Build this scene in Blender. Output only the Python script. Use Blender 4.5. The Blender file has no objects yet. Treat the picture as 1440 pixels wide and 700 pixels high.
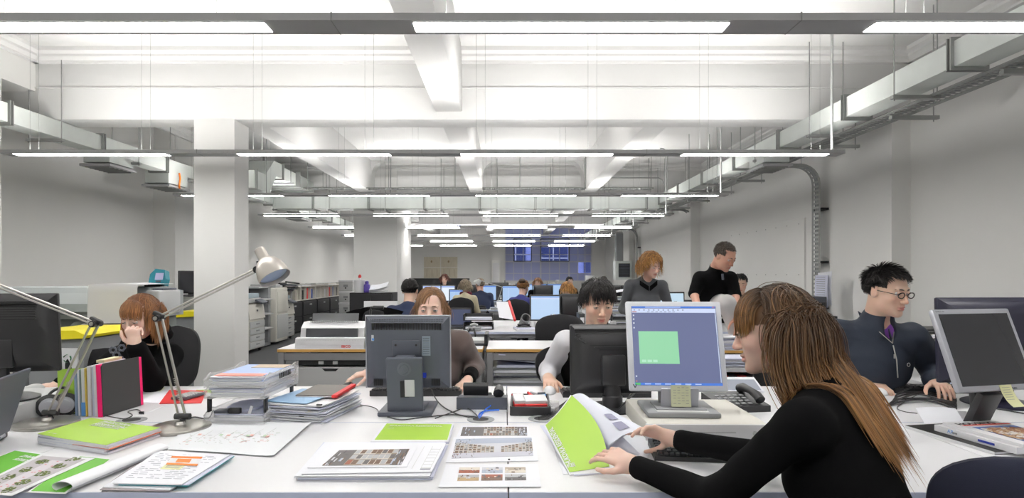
import bpy, bmesh, math, random
import numpy as np
from mathutils import Vector, Matrix, Euler
random.seed(7)
R = math.radians
COL = bpy.context.scene.collection
H, F, CX, CY = 1.34, 830.0, 710.0, 387.0      # eye height; focal length and vanishing point in pixels of a 1440x700 frame
DT = 0.73                                     # desk height
def W(px, py, d):
    return Vector(((px-CX)*d/F, d, H-(py-CY)*d/F))
def D(px, py, h=DT):
    d = (H-h)*F/(py-CY)
    return Vector(((px-CX)*d/F, d, h))

# ---------------------------------------------------------------- materials
MATS = {}
def mat(name, col, rough=.5, metal=0.0, bump=0.0, bscale=200.0, var=0.0, vscale=8.0, spec=.5, trans=0.0, alpha=1.0, emit=None, estr=0.0, coat=0.0, sheen=0.0, stretch=None, ior=1.45, sss=0.0):
    if name in MATS: return MATS[name]
    m = bpy.data.materials.new(name); m.use_nodes = True
    nt = m.node_tree; b = nt.nodes['Principled BSDF']
    c = (*col, 1.0)
    b.inputs['Base Color'].default_value = c
    b.inputs['Roughness'].default_value = rough
    b.inputs['Metallic'].default_value = metal
    b.inputs['Specular IOR Level'].default_value = spec
    b.inputs['Transmission Weight'].default_value = trans
    b.inputs['IOR'].default_value = ior
    b.inputs['Alpha'].default_value = alpha
    b.inputs['Coat Weight'].default_value = coat
    b.inputs['Sheen Weight'].default_value = sheen
    if sss:
        b.inputs['Subsurface Weight'].default_value = sss
        b.inputs['Subsurface Radius'].default_value = (.012, .005, .003)
        b.inputs['Subsurface Scale'].default_value = 1.0
    if emit:
        b.inputs['Emission Color'].default_value = (*emit, 1); b.inputs['Emission Strength'].default_value = estr
    tc = None
    def co():
        nonlocal tc
        if tc is None:
            t = nt.nodes.new('ShaderNodeTexCoord'); tc = t.outputs['Object']
            if stretch:
                mp = nt.nodes.new('ShaderNodeMapping'); mp.inputs['Scale'].default_value = stretch
                nt.links.new(tc, mp.inputs['Vector']); tc = mp.outputs['Vector']
        return tc
    if var > 0:
        n = nt.nodes.new('ShaderNodeTexNoise'); n.inputs['Scale'].default_value = vscale; n.inputs['Detail'].default_value = 4
        nt.links.new(co(), n.inputs['Vector'])
        mx = nt.nodes.new('ShaderNodeMix'); mx.data_type = 'RGBA'
        mx.inputs['A'].default_value = tuple(min(1, v*(1+var)) for v in col)+(1,)
        mx.inputs['B'].default_value = tuple(v*(1-var) for v in col)+(1,)
        nt.links.new(n.outputs['Fac'], mx.inputs['Factor']); nt.links.new(mx.outputs['Result'], b.inputs['Base Color'])
    if bump > 0:
        n = nt.nodes.new('ShaderNodeTexNoise'); n.inputs['Scale'].default_value = bscale; n.inputs['Detail'].default_value = 3
        nt.links.new(co(), n.inputs['Vector'])
        bp = nt.nodes.new('ShaderNodeBump'); bp.inputs['Strength'].default_value = bump; bp.inputs['Distance'].default_value = .002
        nt.links.new(n.outputs['Fac'], bp.inputs['Height']); nt.links.new(bp.outputs['Normal'], b.inputs['Normal'])
    MATS[name] = m
    return m

# ---------------------------------------------------------------- mesh builder
_rb = {}
def _rbox(sx, sy, sz, bev, seg):
    key = (round(sx, 5), round(sy, 5), round(sz, 5), round(bev, 5), seg)
    if key in _rb: return _rb[key]
    bm = bmesh.new(); bmesh.ops.create_cube(bm, size=1.0)
    for v in bm.verts: v.co = Vector((v.co.x*sx, v.co.y*sy, v.co.z*sz))
    if bev > 0:
        bmesh.ops.bevel(bm, geom=list(bm.edges)+list(bm.verts), offset=min(bev, .49*min(sx, sy, sz)), segments=seg, profile=.5, affect='EDGES', clamp_overlap=True)
    bm.verts.index_update()
    r = ([v.co.copy() for v in bm.verts], [[v.index for v in f.verts] for f in bm.faces]); bm.free()
    _rb[key] = r
    return r
def rotm(rx=0, ry=0, rz=0):
    return Euler((R(rx), R(ry), R(rz)), 'XYZ').to_matrix().to_4x4()
def frame(loc, x=None, y=None, z=None):
    """a matrix from an origin and two axes"""
    if x is not None and y is not None:
        x = Vector(x).normalized(); z = x.cross(Vector(y)).normalized(); y = z.cross(x)
    elif y is not None and z is not None:
        y = Vector(y).normalized(); x = y.cross(Vector(z)).normalized(); z = x.cross(y)
    else:
        z = Vector(z).normalized(); x = Vector(x); x = (x-z*x.dot(z)).normalized(); y = z.cross(x)
    m = Matrix((x, y, z)).transposed().to_4x4(); m.translation = Vector(loc)
    return m
class MB:
    def __init__(s, M=None):
        s.v = []; s.f = []; s.m = []; s.s = []; s.mats = []; s.M = M or Matrix()
    def mi(s, m):
        if m not in s.mats: s.mats.append(m)
        return s.mats.index(m)
    def add(s, vs, fs, m, smooth=False, M=None):
        T = s.M @ M if M is not None else s.M
        o = len(s.v); i = s.mi(m)
        s.v += [T @ Vector(v) for v in vs]
        for f in fs:
            s.f.append([o+k for k in f]); s.m.append(i); s.s.append(smooth)
        return s
    def box(s, c, d, m, bev=0.0, seg=2, rot=None, M=None):
        vs, fs = _rbox(abs(d[0]), abs(d[1]), abs(d[2]), bev, seg)
        T = Matrix.Translation(Vector(c))
        if rot: T = T @ rotm(*rot)
        if M is not None: T = M @ T
        return s.add(vs, fs, m, bev > .004, T)
    def bb(s, x0, x1, y0, y1, z0, z1, m, bev=0.0, seg=2):
        return s.box(((x0+x1)/2, (y0+y1)/2, (z0+z1)/2), (x1-x0, y1-y0, z1-z0), m, bev, seg)
    def tube(s, pts, r, m, n=8, caps=True, flat=1.0, closed=False):
        pts = [Vector(p) for p in pts]; N = len(pts)
        rs = r if isinstance(r, (list, tuple)) else [r]*N
        vs = []; fs = []; up = None
        for i, p in enumerate(pts):
            if closed: t = (pts[(i+1) % N]-pts[i-1])
            else: t = (pts[min(i+1, N-1)]-pts[max(i-1, 0)])
            if t.length < 1e-9: t = Vector((0, 0, 1))
            t.normalize()
            if up is None:
                a = Vector((0, 0, 1)) if abs(t.z) < .9 else Vector((1, 0, 0))
                up = (a-t*a.dot(t)).normalized()
            else:
                up = up-t*up.dot(t)
                if up.length < 1e-6: up = t.orthogonal()
                up.normalize()
            b = t.cross(up)
            for k in range(n):
                a = 2*math.pi*k/n
                vs.append(p+up*(math.sin(a)*rs[i]*flat)+b*(math.cos(a)*rs[i]))
        M_ = N if closed else N-1
        for i in range(M_):
            for k in range(n):
                a = i*n+k; b_ = i*n+(k+1) % n; j = ((i+1) % N)*n
                fs.append([a, b_, j+(k+1) % n, j+k])
        if caps and not closed:
            fs.append(list(range(n))[::-1]); fs.append([(N-1)*n+k for k in range(n)])
        return s.add(vs, fs, m, n > 4)
    def cyl(s, p0, p1, r, m, r1=None, n=16):
        return s.tube([p0, p1], [r, r if r1 is None else r1], m, n)
    def lathe(s, prof, m, n=24, M=None, smooth=True):
        vs = []; fs = []
        for (r, z) in prof:
            for k in range(n):
                a = 2*math.pi*k/n; vs.append((r*math.cos(a), r*math.sin(a), z))
        for i in range(len(prof)-1):
            for k in range(n):
                fs.append([i*n+k, i*n+(k+1) % n, (i+1)*n+(k+1) % n, (i+1)*n+k])
        fs.append(list(range(n))[::-1]); fs.append([(len(prof)-1)*n+k for k in range(n)])
        return s.add(vs, fs, m, smooth, M)
    def prism(s, poly, z0, z1, m, M=None, smooth=False):
        n = len(poly)
        vs = [(p[0], p[1], z0) for p in poly]+[(p[0], p[1], z1) for p in poly]
        fs = [list(range(n))[::-1], list(range(n, 2*n))]+[[k, (k+1) % n, n+(k+1) % n, n+k] for k in range(n)]
        ar = sum(poly[i][0]*poly[(i+1) % n][1]-poly[(i+1) % n][0]*poly[i][1] for i in range(n))
        if ar < 0: fs = [f[::-1] for f in fs]
        return s.add(vs, fs, m, smooth, M)
    def sph(s, c, r, m, n=16, rot=None):
        if not isinstance(r, (tuple, list)): r = (r, r, r)
        vs = []; fs = []; h = max(6, n//2)
        T = rotm(*rot) if rot else Matrix()
        for i in range(h+1):
            t = math.pi*i/h
            for k in range(n):
                a = 2*math.pi*k/n
                vs.append(T @ Vector((r[0]*math.sin(t)*math.cos(a), r[1]*math.sin(t)*math.sin(a), r[2]*math.cos(t)))+Vector(c))
        for i in range(h):
            for k in range(n):
                fs.append([i*n+k, (i+1)*n+k, (i+1)*n+(k+1) % n, i*n+(k+1) % n])
        return s.add(vs, fs, m, True)
    def surf(s, fn, nu, nv, m, th=0.0, smooth=True):
        """a sheet fn(u,v) -> point, given a real thickness"""
        P = [[Vector(fn(i/nu, j/nv)) for j in range(nv+1)] for i in range(nu+1)]
        vs = [p for row in P for p in row]; K = nv+1; fs = []
        top = [[i*K+j, (i+1)*K+j, (i+1)*K+j+1, i*K+j+1] for i in range(nu) for j in range(nv)]
        if th == 0: return s.add(vs, top, m, smooth)
        n = len(vs); low = []
        for i in range(nu+1):
            for j in range(nv+1):
                a = P[min(i+1, nu)][j]-P[max(i-1, 0)][j]; b = P[i][min(j+1, nv)]-P[i][max(j-1, 0)]
                c = a.cross(b)
                if c.length < 1e-12: c = Vector((0, 0, 1))
                low.append(P[i][j]-c.normalized()*th)
        fs = top+[[n+k for k in f][::-1] for f in top]
        ring = [i*K for i in range(nu+1)]+[nu*K+j for j in range(1, K)]+[i*K+nv for i in range(nu-1, -1, -1)]+[j for j in range(nv-1, 0, -1)]
        L = len(ring)
        fs += [[ring[k], n+ring[k], n+ring[(k+1) % L], ring[(k+1) % L]] for k in range(L)]
        return s.add(vs+low, fs, m, smooth)
    def text(s, txt, size, m, M=None, align='LEFT', ext=.0002, bold=False):
        cu = bpy.data.curves.new('t', 'FONT'); cu.body = txt; cu.size = size; cu.extrude = ext; cu.align_x = align; cu.resolution_u = 2
        if bold: cu.offset = size*.026
        ob = bpy.data.objects.new('t', cu); COL.objects.link(ob)
        dg = bpy.context.evaluated_depsgraph_get(); me = bpy.data.meshes.new_from_object(ob.evaluated_get(dg))
        s.add([v.co.copy() for v in me.vertices], [list(p.vertices) for p in me.polygons], m, False, M)
        bpy.data.objects.remove(ob); bpy.data.curves.remove(cu); bpy.data.meshes.remove(me)
        return s
    def build(s, name, parent=None, loc=None, rot=None, fix=True, **kw):
        me = bpy.data.meshes.new(name)
        if parent is None and loc is None and kw.get('kind') != 'structure' and s.v:
            xs = [v.x for v in s.v]; ys = [v.y for v in s.v]; zs = [v.z for v in s.v]
            loc = Vector(((min(xs)+max(xs))/2, (min(ys)+max(ys))/2, min(zs))); s.v = [v-loc for v in s.v]
        me.from_pydata([tuple(v) for v in s.v], [], s.f)
        for m in s.mats: me.materials.append(m)
        me.polygons.foreach_set('material_index', s.m); me.polygons.foreach_set('use_smooth', s.s)
        me.update()
        if any(s.s):
            try: me.set_sharp_from_angle(angle=R(38))
            except Exception: pass
        o = bpy.data.objects.new(name, me); COL.objects.link(o)
        if parent is not None: o.parent = parent
        if loc is not None: o.location = loc
        if rot is not None: o.rotation_euler = tuple(R(a) for a in rot)
        tag(o, **kw)
        return o
def tag(o, label=None, cat=None, group=None, kind=None):
    if label: o['label'] = label
    if cat: o['category'] = cat
    if group: o['group'] = group
    if kind: o['kind'] = kind
    return o
def thing(name, label, cat, loc=(0, 0, 0), rz=0.0, group=None):
    o = bpy.data.objects.new(name, None); COL.objects.link(o); o.empty_display_size = .05
    o.location = loc; o.rotation_euler = (0, 0, R(rz))
    return tag(o, label, cat, group)
KIDS = {}
def copy_tree(o, parent=None, loc=None, rz=None, label=None, group=None):
    c = o.copy(); COL.objects.link(c)
    if parent is not None: c.parent = parent
    for ch in [x for x in COL.objects if x.parent == o]: copy_tree(ch, c)
    if loc is not None: c.location = loc
    if rz is not None: c.rotation_euler = (0, 0, R(rz))
    if label: c['label'] = label
    if group: c['group'] = group
    return c
def struct(mb, name, **k):
    return mb.build(name, kind='structure', **k)
def smoothpath(pts, n=8):
    """Catmull-Rom through points"""
    P = [Vector(p) for p in pts]; P = [P[0]*2-P[1]]+P+[P[-1]*2-P[-2]]; out = []
    for i in range(1, len(P)-2):
        for k in range(n):
            t = k/n; a, b, c, d = P[i-1], P[i], P[i+1], P[i+2]
            out.append(.5*((2*b)+(c-a)*t+(2*a-5*b+4*c-d)*t*t+(3*b-a-3*c+d)*t**3))
    out.append(P[-2]); return out

# palette
wallw = mat('wall_paint', (.885, .88, .86), .85, var=.03, vscale=1.2, bump=.15, bscale=60)
ceilw = mat('ceiling_paint', (.89, .885, .875), .9, var=.02, vscale=1.0, bump=.15, bscale=50)
carpet = mat('carpet', (.055, .056, .06), .95, bump=.8, bscale=600, var=.3, vscale=300)
alu = mat('anodised_aluminium', (.52, .52, .53), .45, .35)
galv = mat('galvanised_sheet', (.80, .84, .81), .42, .25, var=.09, vscale=5, bump=.1, bscale=10)
galvd = mat('galvanised_strut', (.36, .37, .36), .5, .7)
deskw = mat('white_laminate', (.83, .83, .85), .28, bump=.02, bscale=900)
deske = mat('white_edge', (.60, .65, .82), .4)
black = mat('black_plastic', (.018, .018, .02), .38, bump=.05, bscale=800)
blackm = mat('black_matt', (.012, .012, .013), .7)
dgrey = mat('dark_grey_plastic', (.075, .083, .105), .42, bump=.05, bscale=900)
grey = mat('grey_plastic', (.28, .29, .30), .5)
lgrey = mat('light_grey_plastic', (.55, .56, .56), .45)
silver = mat('silver_plastic', (.52, .53, .58), .35, .35)
white = mat('white_plastic', (.82, .82, .84), .4)
paper = mat('white_paper', (.88, .89, .94), .8)
paper2 = mat('cool_paper', (.70, .72, .86), .8)
steel = mat('brushed_steel', (.60, .58, .54), .3, .95, bump=.1, bscale=300)
cream = mat('cream_plastic', (.70, .68, .62), .5)
wood = mat('plywood_edge', (.72, .42, .12), .5, var=.2, vscale=30, stretch=(.1, 1, 6))
lime = mat('lime_print', (.38, .60, .075), .5)
red = mat('red_card', (.62, .03, .03), .5)
pink = mat('pink_card', (.86, .01, .16), .5)
yellow = mat('yellow_plastic', (.9, .78, .02), .45)
blackfab = mat('black_fabric', (.010, .010, .012), .95, bump=.5, bscale=900, sheen=.1)
knit = mat('black_knit', (.0035, .0035, .004), 1.0, bump=.4, bscale=500, spec=.12)
# ================================================================ THE ROOM
CE = 3.70
XR, XRP = 4.26, 4.06
struct(MB().bb(-6.2, 4.6, -5, 25.3, -.1, 0, carpet), 'floor')
struct(MB().bb(-6.2, 4.6, -5, 25.3, CE, CE+.1, ceilw), 'ceiling')
m = MB(); m.bb(XR, XR+.2, -5, 25.3, 0, CE, wallw); struct(m, 'wall_right')
for i, y in enumerate((6.2, 12.9, 19.3)):
    struct(MB().bb(XRP, XR+.05, y-.004, y+.68, 0, 2.98 if i == 0 else CE, wallw, .0), 'trim_%d' % (i+1))
m = MB(); m.bb(-5.2, -4.93, -5, 5.78, 0, CE, wallw); m.bb(-5.9, -5.6, 5.7, 9.5, 0, CE, wallw); m.bb(-5.7, -4.93, 5.78, 6.2, 3.27, CE, wallw)
m.bb(-5.9, -5.19, 5.6, 5.78, 0, CE, wallw)
m.bb(-5.9, -5.25, 9.4, 25.3, 0, CE, wallw); struct(m, 'wall_left')
struct(MB().bb(-6.2, 4.6, -5.2, -5, 0, CE, wallw), 'wall_back')
# end wall with the opening for the steel window
m = MB(); wx0, wx1, wz0, wz1 = 0.0, 3.68, 1.10, 3.36
m.bb(-6, wx0, 25, 25.3, 0, CE, wallw); m.bb(wx1, 4.6, 25, 25.3, 0, CE, wallw)
m.bb(wx0, wx1, 25, 25.3, 0, wz0, wallw); m.bb(wx0, wx1, 25, 25.3, wz1, CE, wallw)
# the wall left of the window stands one step nearer
m.bb(-.60, -.02, 24.75, 25.02, 0, CE, wallw)
struct(m, 'wall_end')
# transverse beams
for y0, y1 in ((6.2, 6.53), (12.55, 13.0), (18.9, 19.3)):
    struct(MB().bb(-5.7, 4.3, y0, y1, 2.976, CE+.02, ceilw, .008), 'beam')
# longitudinal beams
struct(MB().bb(-.73, -.45, -5, 6.25, 3.06, CE+.02, ceilw, .01), 'beam')
for x in (-3.02, -.72, 1.61):
    m = MB(); m.bb(x, x+.27, 6.5, 25.02, 3.06, CE+.02, ceilw, .01)
    struct(m, 'beam')
# haunches: curved fillets where ceiling meets the second beam, bay by bay
def haunch(x0, x1, y, r=.30):
    m = MB()
    for (xa, s) in ((x0, 1), (x1, -1)):
        poly = [(xa, CE+.01)]+[(xa+s*r-s*r*math.sin(R(a)), CE-r+r*math.cos(R(a))) for a in range(0, 91, 15)]
        poly = [(px, pz) for px, pz in poly]
        T = Matrix(((1, 0, 0, 0), (0, 0, 1, 0), (0, 1, 0, 0), (0, 0, 0, 1)))
        m.prism(poly, y-.40, y+.02, ceilw, M=T)
    struct(m, 'cornice')
for x0, x1 in ((-2.75, -.72), (-.45, 1.61)): haunch(x0, x1, 12.55)
# columns
m = MB(); m.bb(-3.265, -2.84, 6.197, 6.54, 0, 2.985, wallw, .0); struct(m, 'column')
m = MB(); m.bb(-3.20, -2.29, 12.497, 14.4, 0, CE, wallw, .0); struct(m, 'column')
# cornices
def cornice(p, q, z=3.56):
    m = MB(); v = Vector((q[0]-p[0], q[1]-p[1], 0)); L = v.length
    prof = [(0, 0), (.05, 0), (.05, .02), (.085, .05), (.085, .075), (.12, .10), (.12, .15), (0, .15)]
    u = v.normalized(); nrm = Vector((-u.y, u.x, 0))
    T = Matrix(((nrm.x, 0, u.x, p[0]), (nrm.y, 0, u.y, p[1]), (0, 1, 0, z), (0, 0, 0, 1)))
    m.prism(prof, 0, L, ceilw, M=T); struct(m, 'cornice')
cornice((4.26, -5), (4.26, 6.2)); cornice((-4.93, 6.2), (-4.93, -5)); cornice((4.26, 6.2), (-4.93, 6.2))
cornice((4.26, 6.5), (4.26, 12.55)); cornice((-5.25, 12.55), (-5.25, 6.5)); cornice((4.26, 12.55), (-5.25, 12.55))
# string course on the first beam
m = MB(); m.bb(-4.93, 4.26, 6.185, 6.205, 3.30, 3.312, ceilw); struct(m, 'trim_9')
# blanked board on the right wall
m = MB(); m.bb(4.235, 4.27, 8.35, 11.1, .55, 2.16, wallw, .004)
for k in range(8):
    y = 8.5+k*.36; m.cyl((4.23, y, 2.08), (4.24, y, 2.08), .008, galvd, n=6); m.cyl((4.23, y, 1.35), (4.24, y, 1.35), .008, galvd, n=6)
struct(m, 'trim_10')
for s, (x, y0, y1) in enumerate(((XR-.012, -5, 6.2), (XR-.012, 6.88, 12.9))):
    struct(MB().bb(x, x+.02, y0, y1, 0, .12, white, .003), 'baseboard_right')
struct(MB().bb(-5.25, -5.235, 9.4, 25, 0, .12, white), 'baseboard_left')

# end window: steel glazing bars, frosted panes, two opening lights
frost = mat('frosted_glass', (.60, .63, .84), .35, trans=.35, ior=1.1)
clear = mat('window_glass', (.85, .88, 1.0), .03, trans=.95, ior=1.05)
m = MB(); cols = [0, .37, .78, 1.12, 1.52, 1.90, 2.32, 2.72, 3.10, 3.40, 3.68]; rows = [1.10, 1.42, 1.92, 2.22, 2.55, 2.90, 3.36]
for x in cols: m.bb(x-.014, x+.014, 25.05, 25.10, wz0, wz1, white)
for x in (1.52, 2.72, 0, 3.68): m.bb(x-.028, x+.028, 25.03, 25.12, wz0, wz1, white)
for z in rows: m.bb(wx0, wx1, 25.05, 25.10, z-.014, z+.014, white)
for z in (1.10, 1.92, 3.36): m.bb(wx0, wx1, 25.03, 25.12, z-.025, z+.025, white)
fr = struct(m, 'window_1')
m = MB()
for i in range(10):
    for j in range(6):
        opening = (i in (1, 2) and j in (2, 3)) or (i in (4, 5, 6) and j in (2, 3))
        g = clear if (opening or (i >= 8 and j == 1)) else frost
        m.bb(cols[i]+.014, cols[i+1]-.014, 25.072, 25.078, rows[j]+.014, rows[j+1]-.014, g)
m.build('glazing', fr)
m = MB()   # dark frames of the two open lights
for x0, x1 in ((.37, 1.12), (1.52, 2.72)):
    for z in (1.94, 2.88): m.bb(x0, x1, 25.0, 25.03, z-.02, z+.02, dgrey)
    for x in (x0, x1): m.bb(x-.02, x+.02, 25.0, 25.03, 1.94, 2.88, dgrey)
m.build('opening_light', fr)
# high side window on the left of the end wall: a shallow box window with three lights
m = MB(); m.bb(-2.75, -1.45, 24.9, 25.0, 3.30, 3.68, white, .01)
hw = struct(m, 'window_2')
bluep = mat('dusk_glass', (.10, .17, .50), .15, spec=.6)
m = MB()
for x0, x1 in ((-2.72, -2.40), (-2.34, -2.12), (-2.09, -1.86)): m.bb(x0, x1, 24.885, 24.9, 3.36, 3.64, bluep)
m.build('glazing', hw)
# buildings outside the end window
brick = mat('outside_wall', (.30, .34, .55), .9, var=.3, vscale=2)
darkb = mat('outside_window', (.03, .045, .12), .3)
b = thing('building', 'blue-grey building seen through the end window', 'building', (1.8, 33, 0))
m = MB(); m.bb(-6, 8, 0, .4, -2, 9, brick); m.build('facade', b)
for x, z, w, h in ((-1.2, 2.5, 1.1, 1.3), (.9, 2.3, 1.6, 1.2), (3.2, 2.2, 1.2, 1.4), (-3.2, 2.6, 1.0, 1.3), (2.4, .3, 2.2, 1.0), (-1.2, .2, 1.0, 1.1)):
    m = MB(); m.bb(x-w/2, x+w/2, -.06, .02, z-h/2, z+h/2, darkb); m.bb(x-.03, x+.03, -.09, 0, z-h/2, z+h/2, lgrey); m.bb(x-w/2, x+w/2, -.09, 0, z-.03, z+.03, lgrey)
    m.build('window', b)

# ---------------------------------------------------------------- linear lights
EM = mat('light_diffuser', (.9, .9, .9), .5, emit=(1, .98, .95), estr=39.0)
EMU = mat('uplight_diffuser', (.9, .9, .9), .5, emit=(1, .98, .95), estr=50.0)
fixg = 'suspended linear lights across the room'
LX0, LX1 = -4.56, 3.07
def fixture(y, label):
    t = thing('linear_light', label, 'ceiling light', (0, y, 2.44), 0, fixg)
    m = MB()
    poly = [(-.09, 0), (-.088, .045), (.088, .045), (.09, 0)]
    T = Matrix(((0, 0, 1, 0), (1, 0, 0, 0), (0, 1, 0, 0), (0, 0, 0, 1)))
    m.prism([(-.075, .0), (.075, .0), (.070, .034), (-.070, .034)], LX0, LX1, alu, M=T)
    for k in range(4):      # joint lines
        x = LX0+.06+2.03*k+1.72
        if x < LX1: m.bb(x-.002, x+.002, -.0765, .0765, -.0015, .036, galvd)
    m.build('housing', t)
    for k in range(4):
        x0 = -4.46+2.03*k; x1 = x0+1.38
        if k == 3: x0, x1 = 1.62, 2.94
        m = MB(); m.bb(x0, x1, -.047, .047, -.0015, .001, EM); m.build('diffuser', t)
        m = MB(); m.bb(x0, x1, -.05, .05, .0345, .0365, EMU); m.build('uplight', t)
    m = MB()
    for x in [-4.3+1.02*k for k in range(8)]:
        if x > LX1: continue
        m.cyl((x-.04, 0, .05), (x-.04, 0, CE-2.44), .0011, galvd, n=4); m.cyl((x+.04, 0, .05), (x+.04, 0, CE-2.44), .0011, galvd, n=4)
    m.build('suspension_wire', t)
    m = MB(); x = 2.99
    m.tube([(x, 0, .04), (x, 0, CE-2.44-.12), (x-.01, 0, CE-2.44-.05), (x-.05, 0, CE-2.44-.015), (x-.11, 0, CE-2.44-.01)], .012, lgrey, 8)
    m.build('conduit', t)
    return t
for i in range(7, -3, -1):
    y = 2.62+2.775*i
    if i == 0: lab = 'suspended aluminium linear light nearest the camera, running across the top of the picture'
    elif i < 0: continue
    else:
        o = ['', 'second', 'third', 'fourth', 'fifth', 'sixth', 'seventh', 'eighth', 'ninth'][i]
        lab = 'suspended aluminium linear light, %s from the camera' % o
    fixture(y, lab)
for i in (-1, -2): fixture(2.62+2.775*i, 'suspended aluminium linear light behind the camera, row %s' % ('one' if i == -1 else 'two'))

# ---------------------------------------------------------------- air ducts
def duct_run(label, x0, x1, z0, z1, ys, ye, y_first, step, side):
    t = thing('air_duct', label, 'air duct', (0, 0, 0))
    m = MB(); m.bb(x0, x1, ys, ye, z0, z1, galv, .004); m.build('duct_body', t)
    y = y_first; k = 0
    while y < ye-.1:
        f = MB()
        for dy in (-.022, .012):
            f.bb(x0-.025, x1+.025, y+dy, y+dy+.010, z0-.025, z1+.025, galvd)
        f.build('flange', t)
        y += step; k += 1
    y = y_first+.55; 
    while y < ye-.1:
        f = MB(); xa, xb = (x0-.06, x1+.10)
        f.bb(xa, xb, y-.02, y+.02, z0-.055, z0-.028, galvd)
        for x in (xa+.02, xb-.02): f.cyl((x, y, z0-.07), (x, y, CE), .005, galvd, n=6)
        f.build('hanger', t)
        y += step
    return t
dr = duct_run('square galvanised air duct along the right wall', 3.12, 3.34, 2.79, 2.97, -5, 24.9, .22, 1.30, 1)
dl = duct_run('square galvanised air duct along the left wall', -4.92, -4.70, 2.79, 2.97, -5, 24.9, .40, 1.30, -1)
def drop(parent, x0, x1, y0, y1, zb):
    m = MB(); m.bb(x0+.03, x1-.03, y0+.03, y1-.03, zb+.05, 2.80, galv); m.bb(x0, x1, y0, y1, zb, zb+.03, alu, .004)
    for k in range(6):
        y = y0+.05+(y1-y0-.1)*k/5; m.bb(x0+.04, x1-.04, y-.006, y+.006, zb-.012, zb, galvd)
    m.build('air_diffuser', parent)
drop(dr, 3.06, 3.42, 7.0, 7.5, 2.64); drop(dr, 3.06, 3.42, 14.3, 14.8, 2.64)
drop(dl, -5.05, -4.68, 7.0, 7.5, 2.64); drop(dl, -5.05, -4.66, 8.2, 8.75, 2.58); drop(dl, -5.05, -4.68, 13.6, 14.2, 2.64)
# transverse duct and its shoulder pieces
t = thing('air_duct', 'wide galvanised air duct crossing the room under the second beam', 'air duct')
m = MB(); m.bb(-4.72, 3.14, 12.0, 12.4, 2.70, 2.97, galv, .004); m.build('duct_body', t)
for k in range(7):
    x = -3.9+1.13*k; m = MB()
    for dx in (-.02, .01): m.bb(x+dx, x+dx+.01, 11.975, 12.42, 2.68, 2.99, galvd)
    m.build('flange', t)
    m = MB(); x += .35; m.bb(x-.015, x+.015, 11.9, 12.5, 2.65, 2.675, galvd)
    for y in (11.93, 12.47): m.cyl((x, y, 2.65), (x, y, CE), .006, galvd, n=6)
    m.build('hanger', t)
t = thing('air_duct', 'swan-neck galvanised duct rising beside the column at left', 'air duct')
m = MB()
T = Matrix(((0, 0, 1, 0), (1, 0, 0, 0), (0, 1, 0, 0), (0, 0, 0, 1)))
m.prism([(9.3, 2.72), (9.3, 3.0), (9.75, 3.0), (10.1, 3.30), (10.5, 3.30), (10.5, 3.05), (10.2, 3.05), (9.9, 2.72)], -4.66, -3.95, galv, M=T)
m.bb(-4.6, -4.0, 10.5, 12.35, 3.06, 3.29, galv, .004)
m.build('duct_body', t)
m = MB(); 
for y in (9.35, 10.48, 11.3): 
    z0, z1 = (2.70, 3.02) if y < 10 else (3.03, 3.32)
    m.bb(-4.69, -3.92, y-.015, y+.015, z0, z1, galvd)
m.build('flange', t)
m = MB()
for y in (9.6, 10.7, 11.6):
    for x in (-4.75, -3.88): m.cyl((x, y, 2.68 if y < 10 else 3.02), (x, y, CE), .006, galvd, n=6)
    m.bb(-4.8, -3.83, y-.02, y+.02, (2.68 if y < 10 else 3.02)-.02, (2.68 if y < 10 else 3.02), galvd)
m.build('hanger', t)
# orange tie hanging on left duct
m = MB(); m.tube(smoothpath([(-4.66, 8.45, 2.80), (-4.64, 8.43, 2.72), (-4.66, 8.45, 2.64), (-4.63, 8.4, 2.58)]), .012, mat('orange_tape', (.9, .22, .02), .6), 6)
m.build('orange_strap', label='short orange strap tied to the left air duct', cat='strap')

# ---------------------------------------------------------------- cable trays
def tray_run(m, pts, w, lat, m_=galvd):
    """perforated tray: two rails, a slotted bed drawn as rungs; lat = sideways axis"""
    pts = [Vector(p) for p in pts]; lat = Vector(lat)
    for s in (-1, 1):
        m.tube([p+lat*s*w/2 for p in pts], .014, m_, 4)
    for a, b in zip(pts, pts[1:]):
        L = (b-a).length; n = max(1, int(L/.055)); d = (b-a)/L
        for k in range(n):
            c = a+d*(k+.5)*L/n
            T = frame(c, x=lat, y=d); m.box((0, 0, 0), (w, .024, .003), m_, M=T)
m = MB(); tray_run(m, [(3.47, -5, 2.76), (3.47, 24.8, 2.76)], .20, (1, 0, 0))
for k in range(3): m.tube([(3.41+.05*k, -5, 2.775), (3.41+.05*k, 24.8, 2.775)], .011, [blackm, lgrey, grey][k], 5)
for k in range(22):
    y = .55+1.15*k; m.bb(3.365, 3.78, y-.02, y+.02, 2.70, 2.73, galvd); m.cyl((3.74, y, 2.68), (3.74, y, CE), .005, galvd, n=5)
m.build('cable_tray', label='perforated cable tray beside the right air duct near the wall', cat='cable tray')
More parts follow.
